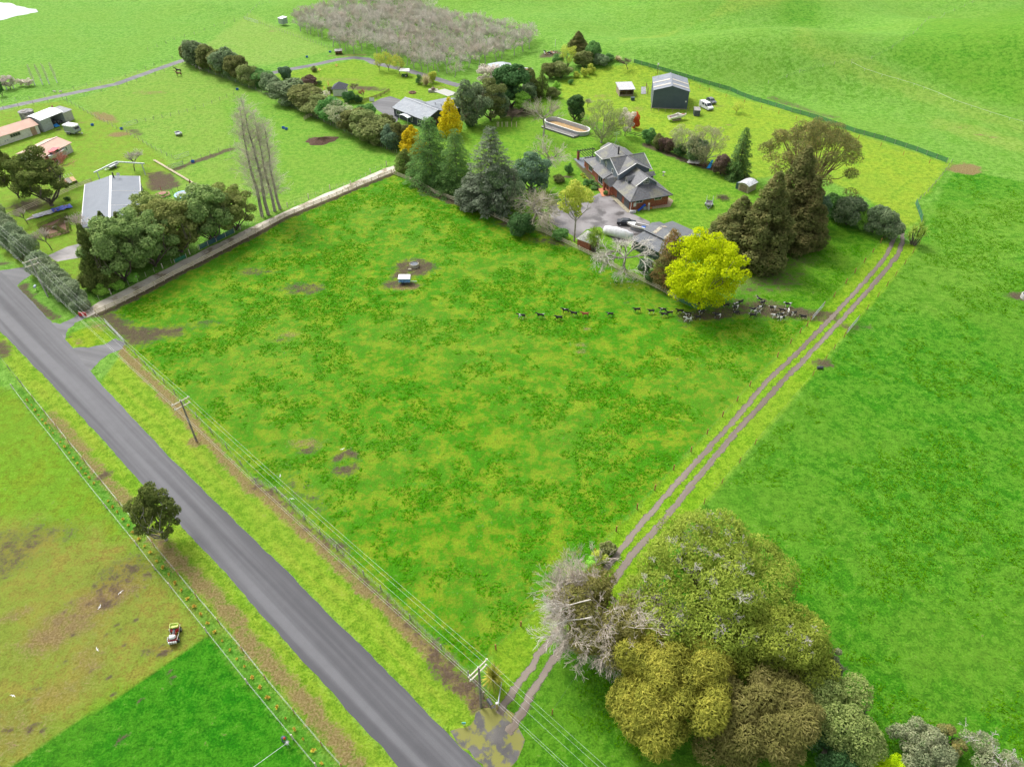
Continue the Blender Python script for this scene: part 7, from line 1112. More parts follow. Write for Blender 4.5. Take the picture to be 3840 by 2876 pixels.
for s in (-1, 1): MB().add([(.85, s * .85, .97), (-1.5, s * .85, .97), (-1.1, s * .68, 1.4), (.4, s * .68, 1.4)], [(0, 1, 2, 3)]).build('side_window', GLASS, S); wheel(S, 1.3, s * .76, .3, .2); wheel(S, -1.3, s * .76, .3, .2); MB().box(1.95, 2.14, s * .6 - .15, s * .6 + .15, .6, .75).build('headlight', mat('lamp_glass', (.6, .62, .64), .1), S)
S = thing('kennel_shed', 'small dark grey steel locker beside the white van', 'shed', VZ(1335, 760), -.1); MB().box(-.9, .9, 0, 2.6, 0, 1.75).build('wall', mat('dark_grey_steel', (.09, .1, .115), .5, .1, rib=('Z', .2)), S); MB().slab([(-1, -.1, 1.8), (1, -.1, 1.8), (1, 2.75, 2.0), (-1, 2.75, 2.0)], .05).build('roof', mat('old_grey_sheet', (.34, .33, .31), .8, dirt=(.2, .18, .16), rib=('Y', .2)), S)
def boat(name, label, loc, rz, L, B, H, hullm, deckm, z0=.45, cabin=None, lift=.0, stripe=None):
    S = thing(name, label, 'boat', loc, rz); n = 9; rings = []; inner = []
    for i in range(9):
        t_ = i / 8; x = -L / 2 + L * t_; wd = B / 2 * (1 - max(0, (t_ - .45) / .55) ** 2.2 * .97); zk = z0 + H * .55 * max(0, (t_ - .5) / .5) ** 2; zs = z0 + H * (.85 + .25 * t_)
        rings.append([(x, -wd, zs), (x, -wd * .92, z0 + H * .4 + (zk - z0) * .5), (x, 0, zk), (x, wd * .92, z0 + H * .4 + (zk - z0) * .5), (x, wd, zs)]); inner.append((x, wd, zs))
    b = MB()
    for r0, r1 in zip(rings[:-1], rings[1:]):
        o = len(b.v); b.add(r0 + r1, [(i, i + 1, i + 6, i + 5) for i in range(4)])
    b.add(rings[0], [(4, 3, 2, 1, 0)]); b.build('hull', hullm, S, True); b = MB()
    for (x, w1, z1), (x2, w2, z2) in zip(inner[:-1], inner[1:]):
        for s in (-1, 1): b.add([(x, s * w1, z1), (x2, s * w2, z2), (x2, s * max(0, w2 - .2), z2 + .02), (x, s * max(0, w1 - .2), z1 + .02)], [(0, 1, 2, 3)])
    k = 5; b.add([(inner[i][0], s * inner[i][1], inner[i][2] + .01) for s in (-1, 1) for i in range(k, 9)], [(i, i + 1, 4 + i + 1, 4 + i) for i in range(3)]); b.build('gunwale', deckm, S); b = MB()
    b.add([(inner[i][0], s * (inner[i][1] - .18), z0 + H * .35) for s in (-1, 1) for i in range(0, k + 1)], [(i, i + 1, k + 1 + i + 1, k + 1 + i) for i in range(k)]); b.build('cockpit_floor', mat('cockpit_floor_' + name, (.30, .22, .18), .8) if not stripe else stripe, S); return S, inner
WHB = mat('gelcoat_white', (.76, .74, .68), .3, var=.05, dirt=(.5, .48, .4), damt=.4)
h3 = VZ(1200, 760, 1.2) - VZ(940, 800, 1.2); S, inn = boat('runabout_boat', 'old white open runabout boat in front of the tall blue-grey shed', Vector((VZ(1065, 815).x, VZ(1065, 815).y, 0)), math.atan2(h3.y, h3.x), 6.2, 2.1, 1.15, WHB, WHB)
for s in (-1, 1): MB().path([(-1.2, s * .75, 1.55), (-.3, s * .8, 1.75), (.5, s * .75, 2.0), (.9, s * .7, 1.75), (1.4, s * .6, 1.6)], .11, 6).build('side_moulding', WHB, S)
MB().bar((.6, -.7, 1.95), (.6, .7, 1.95), .25, .08).build('arch', WHB, S); MB().box(-2.6, -2.2, -.6, .6, .8, 1.25).build('seat', mat('maroon_vinyl', (.2, .05, .04), .6), S); MB().slab([(1.5, -.55, 1.72), (2.6, -.2, 1.76), (2.6, .2, 1.76), (1.5, .55, 1.72)], .04).build('deck_hatch', mat('maroon_vinyl', (.2, .05, .04), .6), S); MB().box(-1.6, 1.2, -.5, .5, .02, .46).build('cradle', TIMBER, S)
def box_trailer(label, loc, rz, L=2.4, B=1.4, cage=0, load=None, deckm=None, name='trailer'):
    S = thing(name, label, 'trailer', loc, rz); MB().box(-L / 2, L / 2, -B / 2, B / 2, .5, .56).build('deck', deckm or GALV, S)
    for s in (-1, 1): MB().box(-L / 2, L / 2, s * B / 2 - .03, s * B / 2 + .03, .56, .95).build('side', GALV, S); wheel(S, -.1, s * (B / 2 + .14), .3, .18); MB().box(-.5, .3, s * (B / 2 + .14) - .12, s * (B / 2 + .14) + .12, .62, .66).build('mudguard', GALV, S)
    for x in (-L / 2, L / 2): MB().box(x - .03, x + .03, -B / 2, B / 2, .56, .95).build('end_board', GALV, S)
    MB().bar((L / 2, -B * .35, .5), (L / 2 + 1.3, 0, .45), .07).bar((L / 2, B * .35, .5), (L / 2 + 1.3, 0, .45), .07).build('drawbar', GALV, S); MB().tube((L / 2 + 1.1, 0, .45), (L / 2 + 1.1, 0, 0), .04).build('jockey_stand', GALV, S)
    if cage:
        for s in (-1, 1): MB().path([(-L / 2, s * B / 2, .9), (-L / 2, s * B / 2, .9 + cage), (L / 2, s * B / 2, .9 + cage * .6), (L / 2, s * B / 2, .9)], .03).path([(0, s * B / 2, .9), (0, s * B / 2, .9 + cage * .8)], .02).build('ladder_frame', GALV, S)
    if load:
        b = MB(); gq = random.Random(2)
        for i in range(120): x, y, z = gq.uniform(-L * .42, L * .42), gq.uniform(-B * .38, B * .38), gq.uniform(.6, 1.1); a = gq.uniform(0, 6.3); b.tube((x, y, z), (x + .35 * math.cos(a), y + .35 * math.sin(a), z + gq.uniform(-.1, .15)), .015, .008, 3, False)
        tag(b.build('brushwood', load, S), kind='stuff')
    return S
TZ_ = zz(2150, 500, .2716); h4 = TZ_(1855, 1100, .4) - TZ_(1880, 930, .4); box_trailer('galvanised cage trailer loaded with twigs on the lawn', TZ_(1868, 1005), math.atan2(h4.y, h4.x), 2.5, 1.5, 1.3, TW['brown'])
LZ = zz(0, 380, .2173); h5 = LZ(1800, 1220, .4) - LZ(2000, 1120, .4); box_trailer('galvanised box trailer parked behind the steel portal beam', LZ(1955, 1150), math.atan2(h5.y, h5.x), 3.0, 1.6)
hz_ = zz(0, 0, .43459); box_trailer('small flat trailer alone in the horse paddock', hz_(1545, 1170), 2.4, 2.2, 1.3, name='flat_trailer')
# horse float
S = thing('horse_float', 'silver horse float with white rounded roof beside the implement shed', 'trailer', LZ(1280, 560), math.atan2((LZ(1460, 575) - LZ(1150, 520)).y, (LZ(1460, 575) - LZ(1150, 520)).x)); fl = mat('float_silver', (.32, .35, .37), .35, .4, var=.1); prof = [(-1.7, .45), (1.4, .45), (1.75, .8), (1.6, 1.6), (1.3, 2.0), (-1.6, 2.0), (-1.75, 1.8)]; b, f = body(prof, .95, .9, (1.0, 2.0)); b.build('body', fl, S); b = MB(); b.loft([[(x, y, z) for x, y in ((-1.8, -1), (1.35, -1), (1.75, -.5), (1.75, .5), (1.35, 1), (-1.8, 1))] for z in (2.0, 2.18)] + [[(x * .9, y * .85, 2.3) for x, y in ((-1.8, -1), (1.35, -1), (1.75, -.5), (1.75, .5), (1.35, 1), (-1.8, 1))]]); b.build('roof', mat('float_white', (.8, .8, .8), .3), S); MB().box(1.58, 1.66, -.6, .6, 1.35, 1.8).build('front_window', mat('tinted_purple_glass', (.06, .04, .1), .1), S)
MB().bar((1.7, -.5, .5), (2.9, 0, .45), .08).bar((1.7, .5, .5), (2.9, 0, .45), .08).build('drawbar', GALV, S)
for s in (-1, 1): wheel(S, -.35, s * .95, .3, .2); wheel(S, -1.0, s * .95, .3, .2); MB().box(-1.4, .05, s * .95 - .13, s * .95 + .13, .62, .68).build('mudguard', WHITE, S)
S.scale = (1.25,) * 3
# cabin boat with red covers on its trailer
h6 = LZ(1140, 870, 1.3) - LZ(880, 1060, 1.3); RED = mat('red_cover', (.55, .04, .06), .5); S, inn = boat('cabin_boat', 'white cabin boat with red covers beside the pink-roofed garage', Vector((LZ(1010, 1010).x, LZ(1010, 1010).y, 0)), math.atan2(h6.y, h6.x) + math.pi, 6.8, 2.3, 1.5, mat('boat_hull_grey', (.5, .52, .53), .3), WHITE, .7, stripe=RED)
b = MB(); b.loft([[(x, y * .95, 2.2) for x, y in ((-.6, -.95), (1.6, -.8), (2.4, 0), (1.6, .8), (-.6, .95))], [(x * .9, y * .8, 2.95) for x, y in ((-.6, -.95), (1.6, -.8), (2.2, 0), (1.6, .8), (-.6, .95))]]); b.build('cabin', GLASS, S); MB().slab([(-1.1, -1.0, 3.1), (1.7, -.85, 3.08), (2.3, 0, 3.05), (1.7, .85, 3.08), (-1.1, 1.0, 3.1)], .1).build('hardtop', RED, S); MB().box(-2.2, -1.5, -.7, .7, 1.5, 2.0).build('seat', RED, S); MB().box(-3.9, -3.4, -.25, .25, 1.0, 2.3).build('outboard_motor', BLACKSTEEL, S); MB().path([(-3.2, -1.05, 2.0), (-3.2, -1.05, 2.6), (-3.2, 1.05, 2.6), (-3.2, 1.05, 2.0)], .03).build('stern_rail', GALV, S)
for s in (-1, 1): MB().bar((-3, s * .9, .5), (3.4, s * .5, .5), .08, .12).build('trailer_beam', GALV, S); wheel(S, -.9, s * 1.05, .3, .2, name='trailer_wheel'); wheel(S, -1.6, s * 1.05, .3, .2, name='trailer_wheel')
# yard: covered boat, open dinghy, dark sedan
YZ = zz(2050, 780, .4327); S, inn = boat('open_boat', 'white open boat with blue seats beside the dark garage', Vector((YZ(785, 190).x, YZ(785, 190).y, 0)), math.atan2((YZ(845, 190) - YZ(720, 165)).y, (YZ(845, 190) - YZ(720, 165)).x) + math.pi, 5.2, 2.0, 1.0, WHB, WHITE, .4); MB().box(-1.8, -.9, -.65, .65, .8, 1.0).build('seat', mat('blue_vinyl', (.04, .12, .4), .5), S); MB().box(-1.5, 1.5, -.5, .5, .02, .42).build('cradle', GALV, S)
S = thing('covered_boat', 'long boat wrapped in white covers behind the silver leafless tree', 'boat', Vector((YZ(620, 250).x, YZ(620, 250).y, 0)), math.atan2((YZ(715, 265) - YZ(530, 215)).y, (YZ(715, 265) - YZ(530, 215)).x)); b = MB(); gq = random.Random(8); rings = []
for i in range(9):
    t_ = i / 8; x = -3.6 + 7.2 * t_; wd = 1.15 * math.sin(math.pi * min(1, .25 + t_ * .72)) ** .5; hz2 = 1.6 + .5 * math.sin(t_ * 3.1) + gq.uniform(-.12, .12); rings.append([(x, -wd, .3), (x, -wd * 1.0, 1.1), (x, -wd * .5, hz2), (x, 0, hz2 + .25), (x, wd * .5, hz2), (x, wd, 1.1), (x, wd, .3)])
b.loft(rings); b.build('cover', mat('white_cover', (.66, .66, .68), .5, var=.1, scale=2, bump=.05), S, True); MB().box(-2, 2, -.5, .5, 0, .32).build('trailer_frame', GALV, S)
S = thing('car', 'dark sedan parked on the concrete yard behind the covered boat', 'car', Vector((YZ(690, 145).x, YZ(690, 145).y, 0)), math.atan2((YZ(760, 150) - YZ(625, 140)).y, (YZ(760, 150) - YZ(625, 140)).x)); prof = [(-2.2, .3), (2.2, .3), (2.3, .6), (2.15, .85), (1.1, .98), (.4, 1.42), (-.9, 1.42), (-1.5, 1.0), (-2.2, .95), (-2.3, .6)]; b, f = body(prof, .88, .64, (.9, 1.42)); b.build('body', mat('car_black', (.025, .028, .035), .2, .2, spec=.6), S); MB().add([(1.08, -.74, 1.0), (1.08, .74, 1.0), (.45, .62, 1.40), (.45, -.62, 1.40)], [(0, 1, 2, 3)]).build('windscreen', GLASS, S).location = (.02, 0, .02)
for s in (-1, 1): MB().add([(.85, s * .86, .99), (-1.3, s * .86, .99), (-.9, s * .66, 1.38), (.35, s * .66, 1.38)], [(0, 1, 2, 3)]).build('side_window', GLASS, S); wheel(S, 1.4, s * .78, .31, .2); wheel(S, -1.4, s * .78, .31, .2)
# quad bike (front towards the camera)
QZ = zz(600, 2320, .1261); QF, QR = QZ(385, 640, .6), QZ(455, 260, .6); S = thing('quad_bike', 'red quad bike with lime crate and white bags on the grazed paddock', 'quad bike', Vector(((QF.x + QR.x) / 2, (QF.y + QR.y) / 2, 0)), math.atan2((QF - QR).y, (QF - QR).x)); QRED = mat('quad_red', (.5, .015, .02), .3, spec=.5); b = MB()
b.loft([[(x, y, z) for y, z in ((-w_, z0), (w_, z0), (w_ * .9, z1), (-w_ * .9, z1))] for x, w_, z0, z1 in ((-1.0, .52, .5, .82), (-.45, .5, .5, .85), (-.3, .2, .4, .8), (.25, .2, .4, .82), (.45, .48, .5, .9), (1.0, .5, .55, .84))]); b.build('bodywork', QRED, S)
MB().loft([[(x, -.15, z), (x, .15, z), (x, .12, z + .14), (x, -.12, z + .14)] for x, z in ((-.75, .84), (-.3, .8), (.15, .84))]).build('seat', mat('seat_black', (.05, .055, .065), .6), S); MB().path([(.35, 0, .85), (.28, 0, 1.08)], .04).path([(.22, -.42, 1.1), (.28, -.15, 1.08), (.28, .15, 1.08), (.22, .42, 1.1)], .025).build('handlebars', BLACKSTEEL, S)
for nm, x0, x1, z in (('rear_rack', -1.1, -.5, .93), ('front_rack', .5, 1.05, .97)):
    b = MB().path([(x0, -.45, z), (x1, -.45, z), (x1, .45, z), (x0, .45, z), (x0, -.45, z)], .02)
    for i in range(1, 4): b.tube((x0, -.45 + .225 * i, z), (x1, -.45 + .225 * i, z), .015, .015, 5)
    b.build(nm, BLACKSTEEL, S)
LIMEP = mat('lime_plastic', (.5, .62, .12), .5); MB().box(-1.12, -.55, -.5, .5, .96, 1.0).box(-1.12, -1.07, -.5, .5, 1.0, 1.22).box(-.6, -.55, -.5, .5, 1.0, 1.22).box(-1.12, -.55, -.5, -.45, 1.0, 1.22).box(-1.12, -.55, .45, .5, 1.0, 1.22).build('crate', LIMEP, S)
b = MB(); b.loft([[(x, y, z) for y, z in ((-w_, .99), (w_, .99), (w_ * .7, 1.0 + h_), (-w_ * .7, 1.0 + h_))] for x, w_, h_ in ((.35, .2, .05), (.5, .42, .25), (.75, .45, .22), (.95, .3, .06))]); b.build('white_bag', WHITE, S, True)
for y in (-.38, -.13, .12, .37): MB().tube((1.18, y, .45), (1.18, y, .8), .1, .1, 10).build('drench_bottle', WHITE, S)
MB().path([(1.12, -.5, .6), (1.3, -.42, .62), (1.3, .42, .62), (1.12, .5, .6)], .025).path([(1.05, -.5, .85), (1.12, -.5, .6)], .025).build('bull_bar', GALV, S)
for s in (-1, 1):
    wheel(S, .72, s * .5, .3, .22); wheel(S, -.72, s * .5, .3, .26); MB().path([(1.05, s * .56, .86), (.5, s * .6, .9), (.3, s * .5, .5), (-.3, s * .5, .5), (-.5, s * .6, .86), (-1.08, s * .58, .86)], .025).build('mudguard_trim', WHITE, S)
# green ride-on tractor under the canopy
S = thing('ride_on_tractor', 'small green tractor with yellow seat under the white canopy', 'tractor', (-38.6, 267.3, 0), math.pi * .93); GRN = mat('tractor_green', (.02, .13, .03), .4); MB().loft([[(x, y, z) for y, z in ((-w_, .4), (w_, .4), (w_ * .85, h_), (-w_ * .85, h_))] for x, w_, h_ in ((1.15, .25, .8), (.9, .3, .95), (.1, .3, 1.0))]).build('bonnet', GRN, S); MB().box(-.95, .1, -.35, .35, .4, .62).build('chassis', GRN, S); MB().box(-.85, -.4, -.28, .28, .62, .76).box(-.9, -.78, -.28, .28, .76, 1.2).build('seat', mat('tractor_yellow', (.6, .45, .02), .5), S); MB().path([(.1, 0, .9), (-.15, 0, 1.15)], .03).lathe([(.16, 1.16), (.2, 1.18), (.16, 1.2)], 12, (-.17, 0)).build('steering_wheel', BLACKSTEEL, S); MB().path([(-.9, -.45, .6), (-.9, -.45, 1.8), (-.9, .45, 1.8), (-.9, .45, .6)], .04).build('roll_bar', BLACKSTEEL, S)
for s in (-1, 1): wheel(S, -.6, s * .55, .5, .3); wheel(S, .8, s * .45, .3, .2); MB().box(-1.05, -.2, s * .55 - .18, s * .55 + .18, 1.0, 1.05).build('mudguard', GRN, S)
# ================================================================ animals, person
def skin(name, pts, edges, sub=2):
    """grow one continuous surface over a jointed skeleton"""
    me = bpy.data.meshes.new(name + '_bones'); me.from_pydata([p[:3] for p in pts], edges, []); ob = bpy.data.objects.new(name + '_bones', me); C.objects.link(ob)
    sk = ob.modifiers.new('skin', 'SKIN'); sk.use_smooth_shade = True; sv = me.skin_vertices[0].data
    for i, p in enumerate(pts): sv[i].radius = (p[3], p[3] if len(p) < 5 else p[4]); sv[i].use_root = (i == 0)
    ob.modifiers.new('sub', 'SUBSURF').levels = sub; dg = bpy.context.evaluated_depsgraph_get(); out = bpy.data.meshes.new_from_object(ob.evaluated_get(dg)); out.name = name; bpy.data.objects.remove(ob); bpy.data.meshes.remove(me)
    out.polygons.foreach_set('use_smooth', np.ones(len(out.polygons), bool)); out.materials.clear(); out.materials.append(None); return out
def quadruped(name, L, hgt, body_r, neck, head, tail, legs, leg_r, ears=True):
    """pts: pelvis root, trunk, neck, head; legs = list of joint chains (root index on trunk, points)"""
    pts = [(-.36 * L, 0, hgt * .82, body_r * .88), (-.12 * L, 0, hgt * .76, body_r * .98), (.14 * L, 0, hgt * .75, body_r * 1.02), (.36 * L, 0, hgt * .80, body_r * .9)]; ed = [(0, 1), (1, 2), (2, 3)]
    k = 3
    for p in neck + head: pts.append(p); ed.append((k, len(pts) - 1)); k = len(pts) - 1
    k = 0
    for p in tail: pts.append(p); ed.append((k, len(pts) - 1)); k = len(pts) - 1
    for root, chain in legs:
        k = root
        for p, r in zip(chain, leg_r): pts.append((*p, r)); ed.append((k, len(pts) - 1)); k = len(pts) - 1
    return skin(name, pts, ed)
def cow_mesh(name, ph):
    L, h = 1.35, 1.12; a, b, c, d = ph
    def fore(y, s): return (3, [(.34 * L, y, h * .62), (.34 * L + s * .22, y, h * .36), (.34 * L + s * .30 - .04, y, .04)])
    def hind(y, s): return (0, [(-.36 * L, y, h * .62), (-.44 * L + s * .2, y, h * .36), (-.38 * L + s * .38, y, .04)])
    return quadruped(name, L, h, .23, [(.52 * L, 0, h * .98, .13)], [(.66 * L, 0, h * 1.08, .115), (.84 * L, 0, h * .95, .07)], [(-.50 * L, 0, h * .95, .03), (-.64 * L, 0, h * .98, .022), (-.78 * L, 0, h * .82, .03)], [fore(.13, a), fore(-.13, b), hind(.13, c), hind(-.13, d)], (.095, .05, .042))
COWS = [cow_mesh('cow_a', (1, -.7, .8, -.9)), cow_mesh('cow_b', (-.6, .9, -.8, .9)), cow_mesh('cow_c', (.2, -.2, .25, -.2))]
def coat(name, c1, c2, th, sc=1.5):
    m, t, out = nodes(name); p = t.nodes.new('ShaderNodeBsdfPrincipled'); t.links.new(p.outputs[0], out.inputs[0]); tc = t.nodes.new('ShaderNodeTexCoord').outputs['Object']; oi = t.nodes.new('ShaderNodeObjectInfo'); v = t.nodes.new('ShaderNodeVectorMath'); v.operation = 'ADD'; t.links.new(tc, v.inputs[0]); t.links.new(mth(t, 'MULTIPLY', oi.outputs['Random'], 60.0), v.inputs[1])
    n = noise(t, v.outputs[0], sc, 2, .4); sx = t.nodes.new('ShaderNodeSeparateXYZ'); t.links.new(tc, sx.inputs[0]); lo = mth(t, 'MULTIPLY', mth(t, 'SUBTRACT', .55, sx.outputs[2]), .32, True)      # legs and belly paler
    t.links.new(mixc(t, sstep(t, mth(t, 'ADD', n, lo), th, th + .04), c1, c2), p.inputs['Base Color']); p.inputs['Roughness'].default_value = .75; return m
FRI = coat('black_and_white_coat', (.018, .016, .016), (.7, .68, .64), .53); BLK = coat('black_coat', (.016, .014, .014), (.55, .53, .5), .66); WHC = coat('mostly_white_coat', (.02, .018, .018), (.72, .7, .66), .40); REDC = coat('red_coat', (.30, .085, .035), (.55, .4, .3), .72)
herd = [(*q(2, 1, x, y), k, hdg) for x, y, k, hdg in ((85, 1072, 'f', 180), (248, 1068, 'b', 176), (462, 1025, 'b', 175), (405, 1088, 'b', 180), (535, 1052, 'b', 172), (632, 1058, 'r', 182), (848, 1055, 'b', 180), (1080, 1018, 'b', 190), (1203, 1030, 'f', 184), (1303, 1020, 'b', 180), (1312, 1058, 'b', 184), (1362, 1046, 'b', 186), (1450, 1032, 'b', 178), (1518, 1056, 'f', 180), (1605, 1084, 'b', 188), (1522, 1098, 'w', 180), (1632, 1036, 'f', 190), (1775, 1064, 'f', 178))]
herd += [(2640 + x * .3777, 1060 + y * .3777, k, hdg) for x, y, k, hdg in ((222, 225, 'b', 180), (318, 215, 'f', 215), (366, 195, 'b', 215), (316, 245, 'f', 205), (322, 300, 'b', 195), (490, 272, 'f', 190), (484, 328, 'b', 178), (552, 168, 'f', 130), (586, 198, 'b', 220), (562, 246, 'f', 205), (532, 292, 'f', 200), (684, 252, 'f', 184), (778, 276, 'b', 176), (838, 286, 'f', 250), (834, 218, 'f', 182), (895, 304, 'f', 205), (986, 340, 'b', 178), (706, 328, 'w', 190), (760, 322, 'f', 200), (772, 356, 'f', 200))]
WORD = {'f': 'black and white calf', 'b': 'mostly black calf', 'w': 'mostly white calf', 'r': 'red-brown calf'}; xo = sorted(range(len(herd)), key=lambda i: herd[i][0]); rank = {i: k for k, i in enumerate(xo)}
for i, (px, py, k, hdg) in enumerate(herd):
    P = gz(px, py, .55); o = link('calf', COWS[i % 3], None, {'f': FRI, 'b': BLK, 'w': WHC, 'r': REDC}[k]); o.location = (P.x, P.y, 0); o.rotation_euler = (0, 0, R(hdg)); s = random.uniform(.88, 1.0); o.scale = (s, s, s)
    tag(o, f'{WORD[k]} running with the herd, {ordn(rank[i])} from the left', 'calf', 'herd of running calves')
def still(name, L, h, r, neck, head, tail, lr): return quadruped(name, L, h, r, neck, head, tail, [(3, [(.36 * L, .15, h * .55), (.37 * L, .15, h * .3), (.36 * L, .15, .03)]), (3, [(.36 * L, -.15, h * .55), (.41 * L, -.15, h * .3), (.40 * L, -.15, .03)]), (0, [(-.37 * L, .16, h * .55), (-.44 * L, .16, h * .32), (-.40 * L, .16, .03)]), (0, [(-.37 * L, -.16, h * .55), (-.40 * L, -.16, h * .32), (-.36 * L, -.16, .03)])], lr)
HORSE = still('horse_body', 1.75, 1.5, .29, [(.52 * 1.75, 0, 1.62, .19), (.66 * 1.75, 0, 1.9, .13)], [(.74 * 1.75, 0, 2.0, .12), (.95 * 1.75, 0, 1.72, .075)], [(-.5 * 1.75, 0, 1.25, .06), (-.54 * 1.75, 0, .8, .075), (-.53 * 1.75, 0, .5, .03)], (.13, .06, .06)); SHEEP = still('sheep_body', .85, .68, .24, [(.50 * .85, 0, .66, .11)], [(.64 * .85, 0, .74, .085), (.80 * .85, 0, .66, .05)], [(-.5 * .85, 0, .52, .05)], (.07, .035, .03))
for px, py, m, lb, hd_ in ((*q(0, 0, 1540, 612), mat('horse_black', (.022, .018, .016), .5), 'black horse standing just behind the brown horse', 182), (*q(0, 0, 1543, 640), mat('horse_brown', (.17, .065, .03), .5), 'brown horse standing in front of the black horse', 180)):
    P = gz(px, py, .8); o = link('horse', HORSE, None, m); o.location = (P.x, P.y, 0); o.rotation_euler = (0, 0, R(hd_)); tag(o, lb, 'horse')
WOOL = mat('wool', (.62, .56, .48), .95, var=.15, scale=8)
for i, (x, y, hd_) in enumerate(((1668, 572, 200), (1692, 580, 90), (1722, 592, 150), (1731, 604, 190), (475, 802, 180), (525, 804, 10))):
    P = G(0, 0, x, y); o = link('sheep', SHEEP, None, WOOL); o.location = (P.x, P.y, 0); o.rotation_euler = (0, 0, R(hd_)); tag(o, ('leftmost', 'second', 'third', 'rightmost')[i] + ' of four sheep resting below the windbreak hedge' if i < 4 else ('left' if i == 4 else 'right') + ' of two sheep beyond the curving drive', 'sheep', 'sheep below the hedge' if i < 4 else 'sheep beyond the drive')
# gulls
gb = MB(); gb.loft([[(x, r * math.cos(t_), z + r * math.sin(t_)) for t_ in np.linspace(0, 6.283, 7)[:-1]] for x, r, z in ((-.26, .015, .02), (-.1, .07, .0), (.05, .08, .0), (.16, .05, .03), (.24, .02, .03))])
for s in (-1, 1): gb.slab([(-.06, s * .05, .03), (.08, s * .05, .03), (.1, s * .32, .12), (-.02, s * .32, .12)][::s], .012); gb.slab([(-.02, s * .32, .12), (.1, s * .32, .12), (-.08, s * .62, .06), (-.14, s * .60, .06)][::s], .012)
GULL = gb.mesh('gull', WHITE)
for i, (c, r_, x, y, lb) in enumerate(((0, 3, 860, 275, 'white gull over the dry brown part of the grazed paddock'), (0, 3, 112, 1040, 'white gull near the lower left picture edge'), (0, 3, 1040, 150, 'grey-white gull at the top of the dry brown patch'), (0, 3, 840, 640, 'grey-white gull in the middle of the grazed paddock'), (1, 2, 745, 562, 'white gull above the ring of bare soil'), (1, 2, 208, 792, 'white gull near the verge fence, upper one'), (1, 2, 310, 990, 'white gull near the verge fence, lower one'))):
    p = gz(*q(c, r_, x, y), 1.2); o = link('gull', GULL); o.location = p; o.scale = (.6,) * 3; o.rotation_euler = (0, .1, i * 1.3); tag(o, lb, 'gull', 'gulls low over the grass')
# stooping person reeling in the white electric tape
UZ = zz(1010, 2700, .1261); F_ = UZ(415, 640); hdp = UZ(545, 690, .8) - UZ(430, 560, .8); S = thing('person', 'person in dark jacket and red cap bending over a white reel', 'person', (F_.x + .05, F_.y + .1, 0), math.atan2(hdp.y, hdp.x))
sk = [(0, 0, .92, .15), (.12, 0, 1.12, .15), (.3, 0, 1.32, .17), (.42, 0, 1.44, .10), (.52, 0, 1.52, .07)]; ed = [(0, 1), (1, 2), (2, 3), (3, 4)]
def chain(root, pts_):
    k = root
    for p in pts_: sk.append(p); ed.append((k, len(sk) - 1)); k = len(sk) - 1
    return k
for s in (-1, 1):
    chain(0, [(-.02, s * .11, .86, .105), (.06, s * .12, .48, .075), (-.02, s * .13, .1, .055), (.14, s * .14, .05, .045)]); w0 = chain(3, [(.36, s * .2, 1.36, .07), (.45, s * .27, 1.1, .055), (.62, s * .17, .95, .042), (.70, s * .12, .91, .035)])
    for j, (dx, dy) in enumerate(((.09, .035), (.10, .012), (.095, -.012), (.08, -.032))): chain(w0, [(.70 + dx * .6, s * .12 + dy, .89, .013), (.70 + dx, s * .12 + dy * .8, .845, .011)])
    chain(w0, [(.71, s * .12 - s * .05, .91, .014), (.75, s * .12 - s * .06, .88, .012)])
link('body', skin('person_body', sk, ed, 1), S, mat('dark_jacket', (.085, .10, .14), .8, var=.2, scale=6)); hd_ = MB().lathe([(.0, -.13), (.06, -.12), (.085, -.05), (.095, .03), (.08, .1), (.0, .13)], 14).build('head', mat('skin', (.5, .28, .2), .6), S, True); hd_.location = (.6, 0, 1.58); hd_.rotation_euler = (0, .7, 0); cp = MB().lathe([(.115, .0), (.115, .05), (.09, .11), (.0, .14)], 14).slab([(.08, -.08, .02), (.22, -.06, .0), (.22, .06, .0), (.08, .08, .02)], .015).build('cap', mat('red_cap', (.5, .02, .02), .6), S, True); cp.location = (.61, 0, 1.61); cp.rotation_euler = (0, .7, 0)
for s in (-1, 1): MB().loft([[(x, s * .13 - w_, 0), (x, s * .13 + w_, 0), (x, s * .13 + w_ * .8, h_), (x, s * .13 - w_ * .8, h_)] for x, w_, h_ in ((-.1, .045, .1), (.05, .05, .12), (.2, .045, .06))]).build('boot', RUBBER, S)
RP = S.matrix_basis @ Vector((.84, 0, .82)); S2 = thing('tape_reel', 'white electric tape reel held by the stooping person', 'reel', (RP.x, RP.y, 0)); MB().tube((0, -.12, .82), (0, .12, .82), .17, .17, 14).build('spool', WHITE, S2)
for y in (-.13, .13): MB().tube((0, y - .01, .82), (0, y + .01, .82), .23, .23, 16).build('flange', WHITE, S2)
MB().tube((0, 0, .82), (-.12, 0, .86), .02).build('handle', BLACKSTEEL, S2); MB().tube((0, -.2, 0), (0, 0, .8), .015).tube((0, .2, 0), (0, 0, .8), .015).tube((.2, 0, 0), (0, 0, .8), .015).build('stand', GALV, S2)
e_ = gz(*q(1, 3, -140, 1740), .75); tag(MB().tube((0, 0, 0), (e_.x - RP.x, e_.y - RP.y, e_.z - .82), .022, .022, 5).build('electric_tape', mat('white_tape', (.75, .75, .75), .6)), 'taut white electric tape running from the reel across the lush grass', 'tape').location = (RP.x, RP.y, .82)
tp2 = MB(); a = [gp(*q(3, 0, *p)) for p in ((720, 560), (830, 615), (980, 665), (1120, 705), (1255, 745), (1340, 775), (1470, 825), (1600, 885), (1750, 935), (1915, 990), (2080, 1040), (2209, 1075))]; S = thing('electric_tape_fence', 'white electric tape fence on thin standards across the far right pasture', 'fence', a[0])
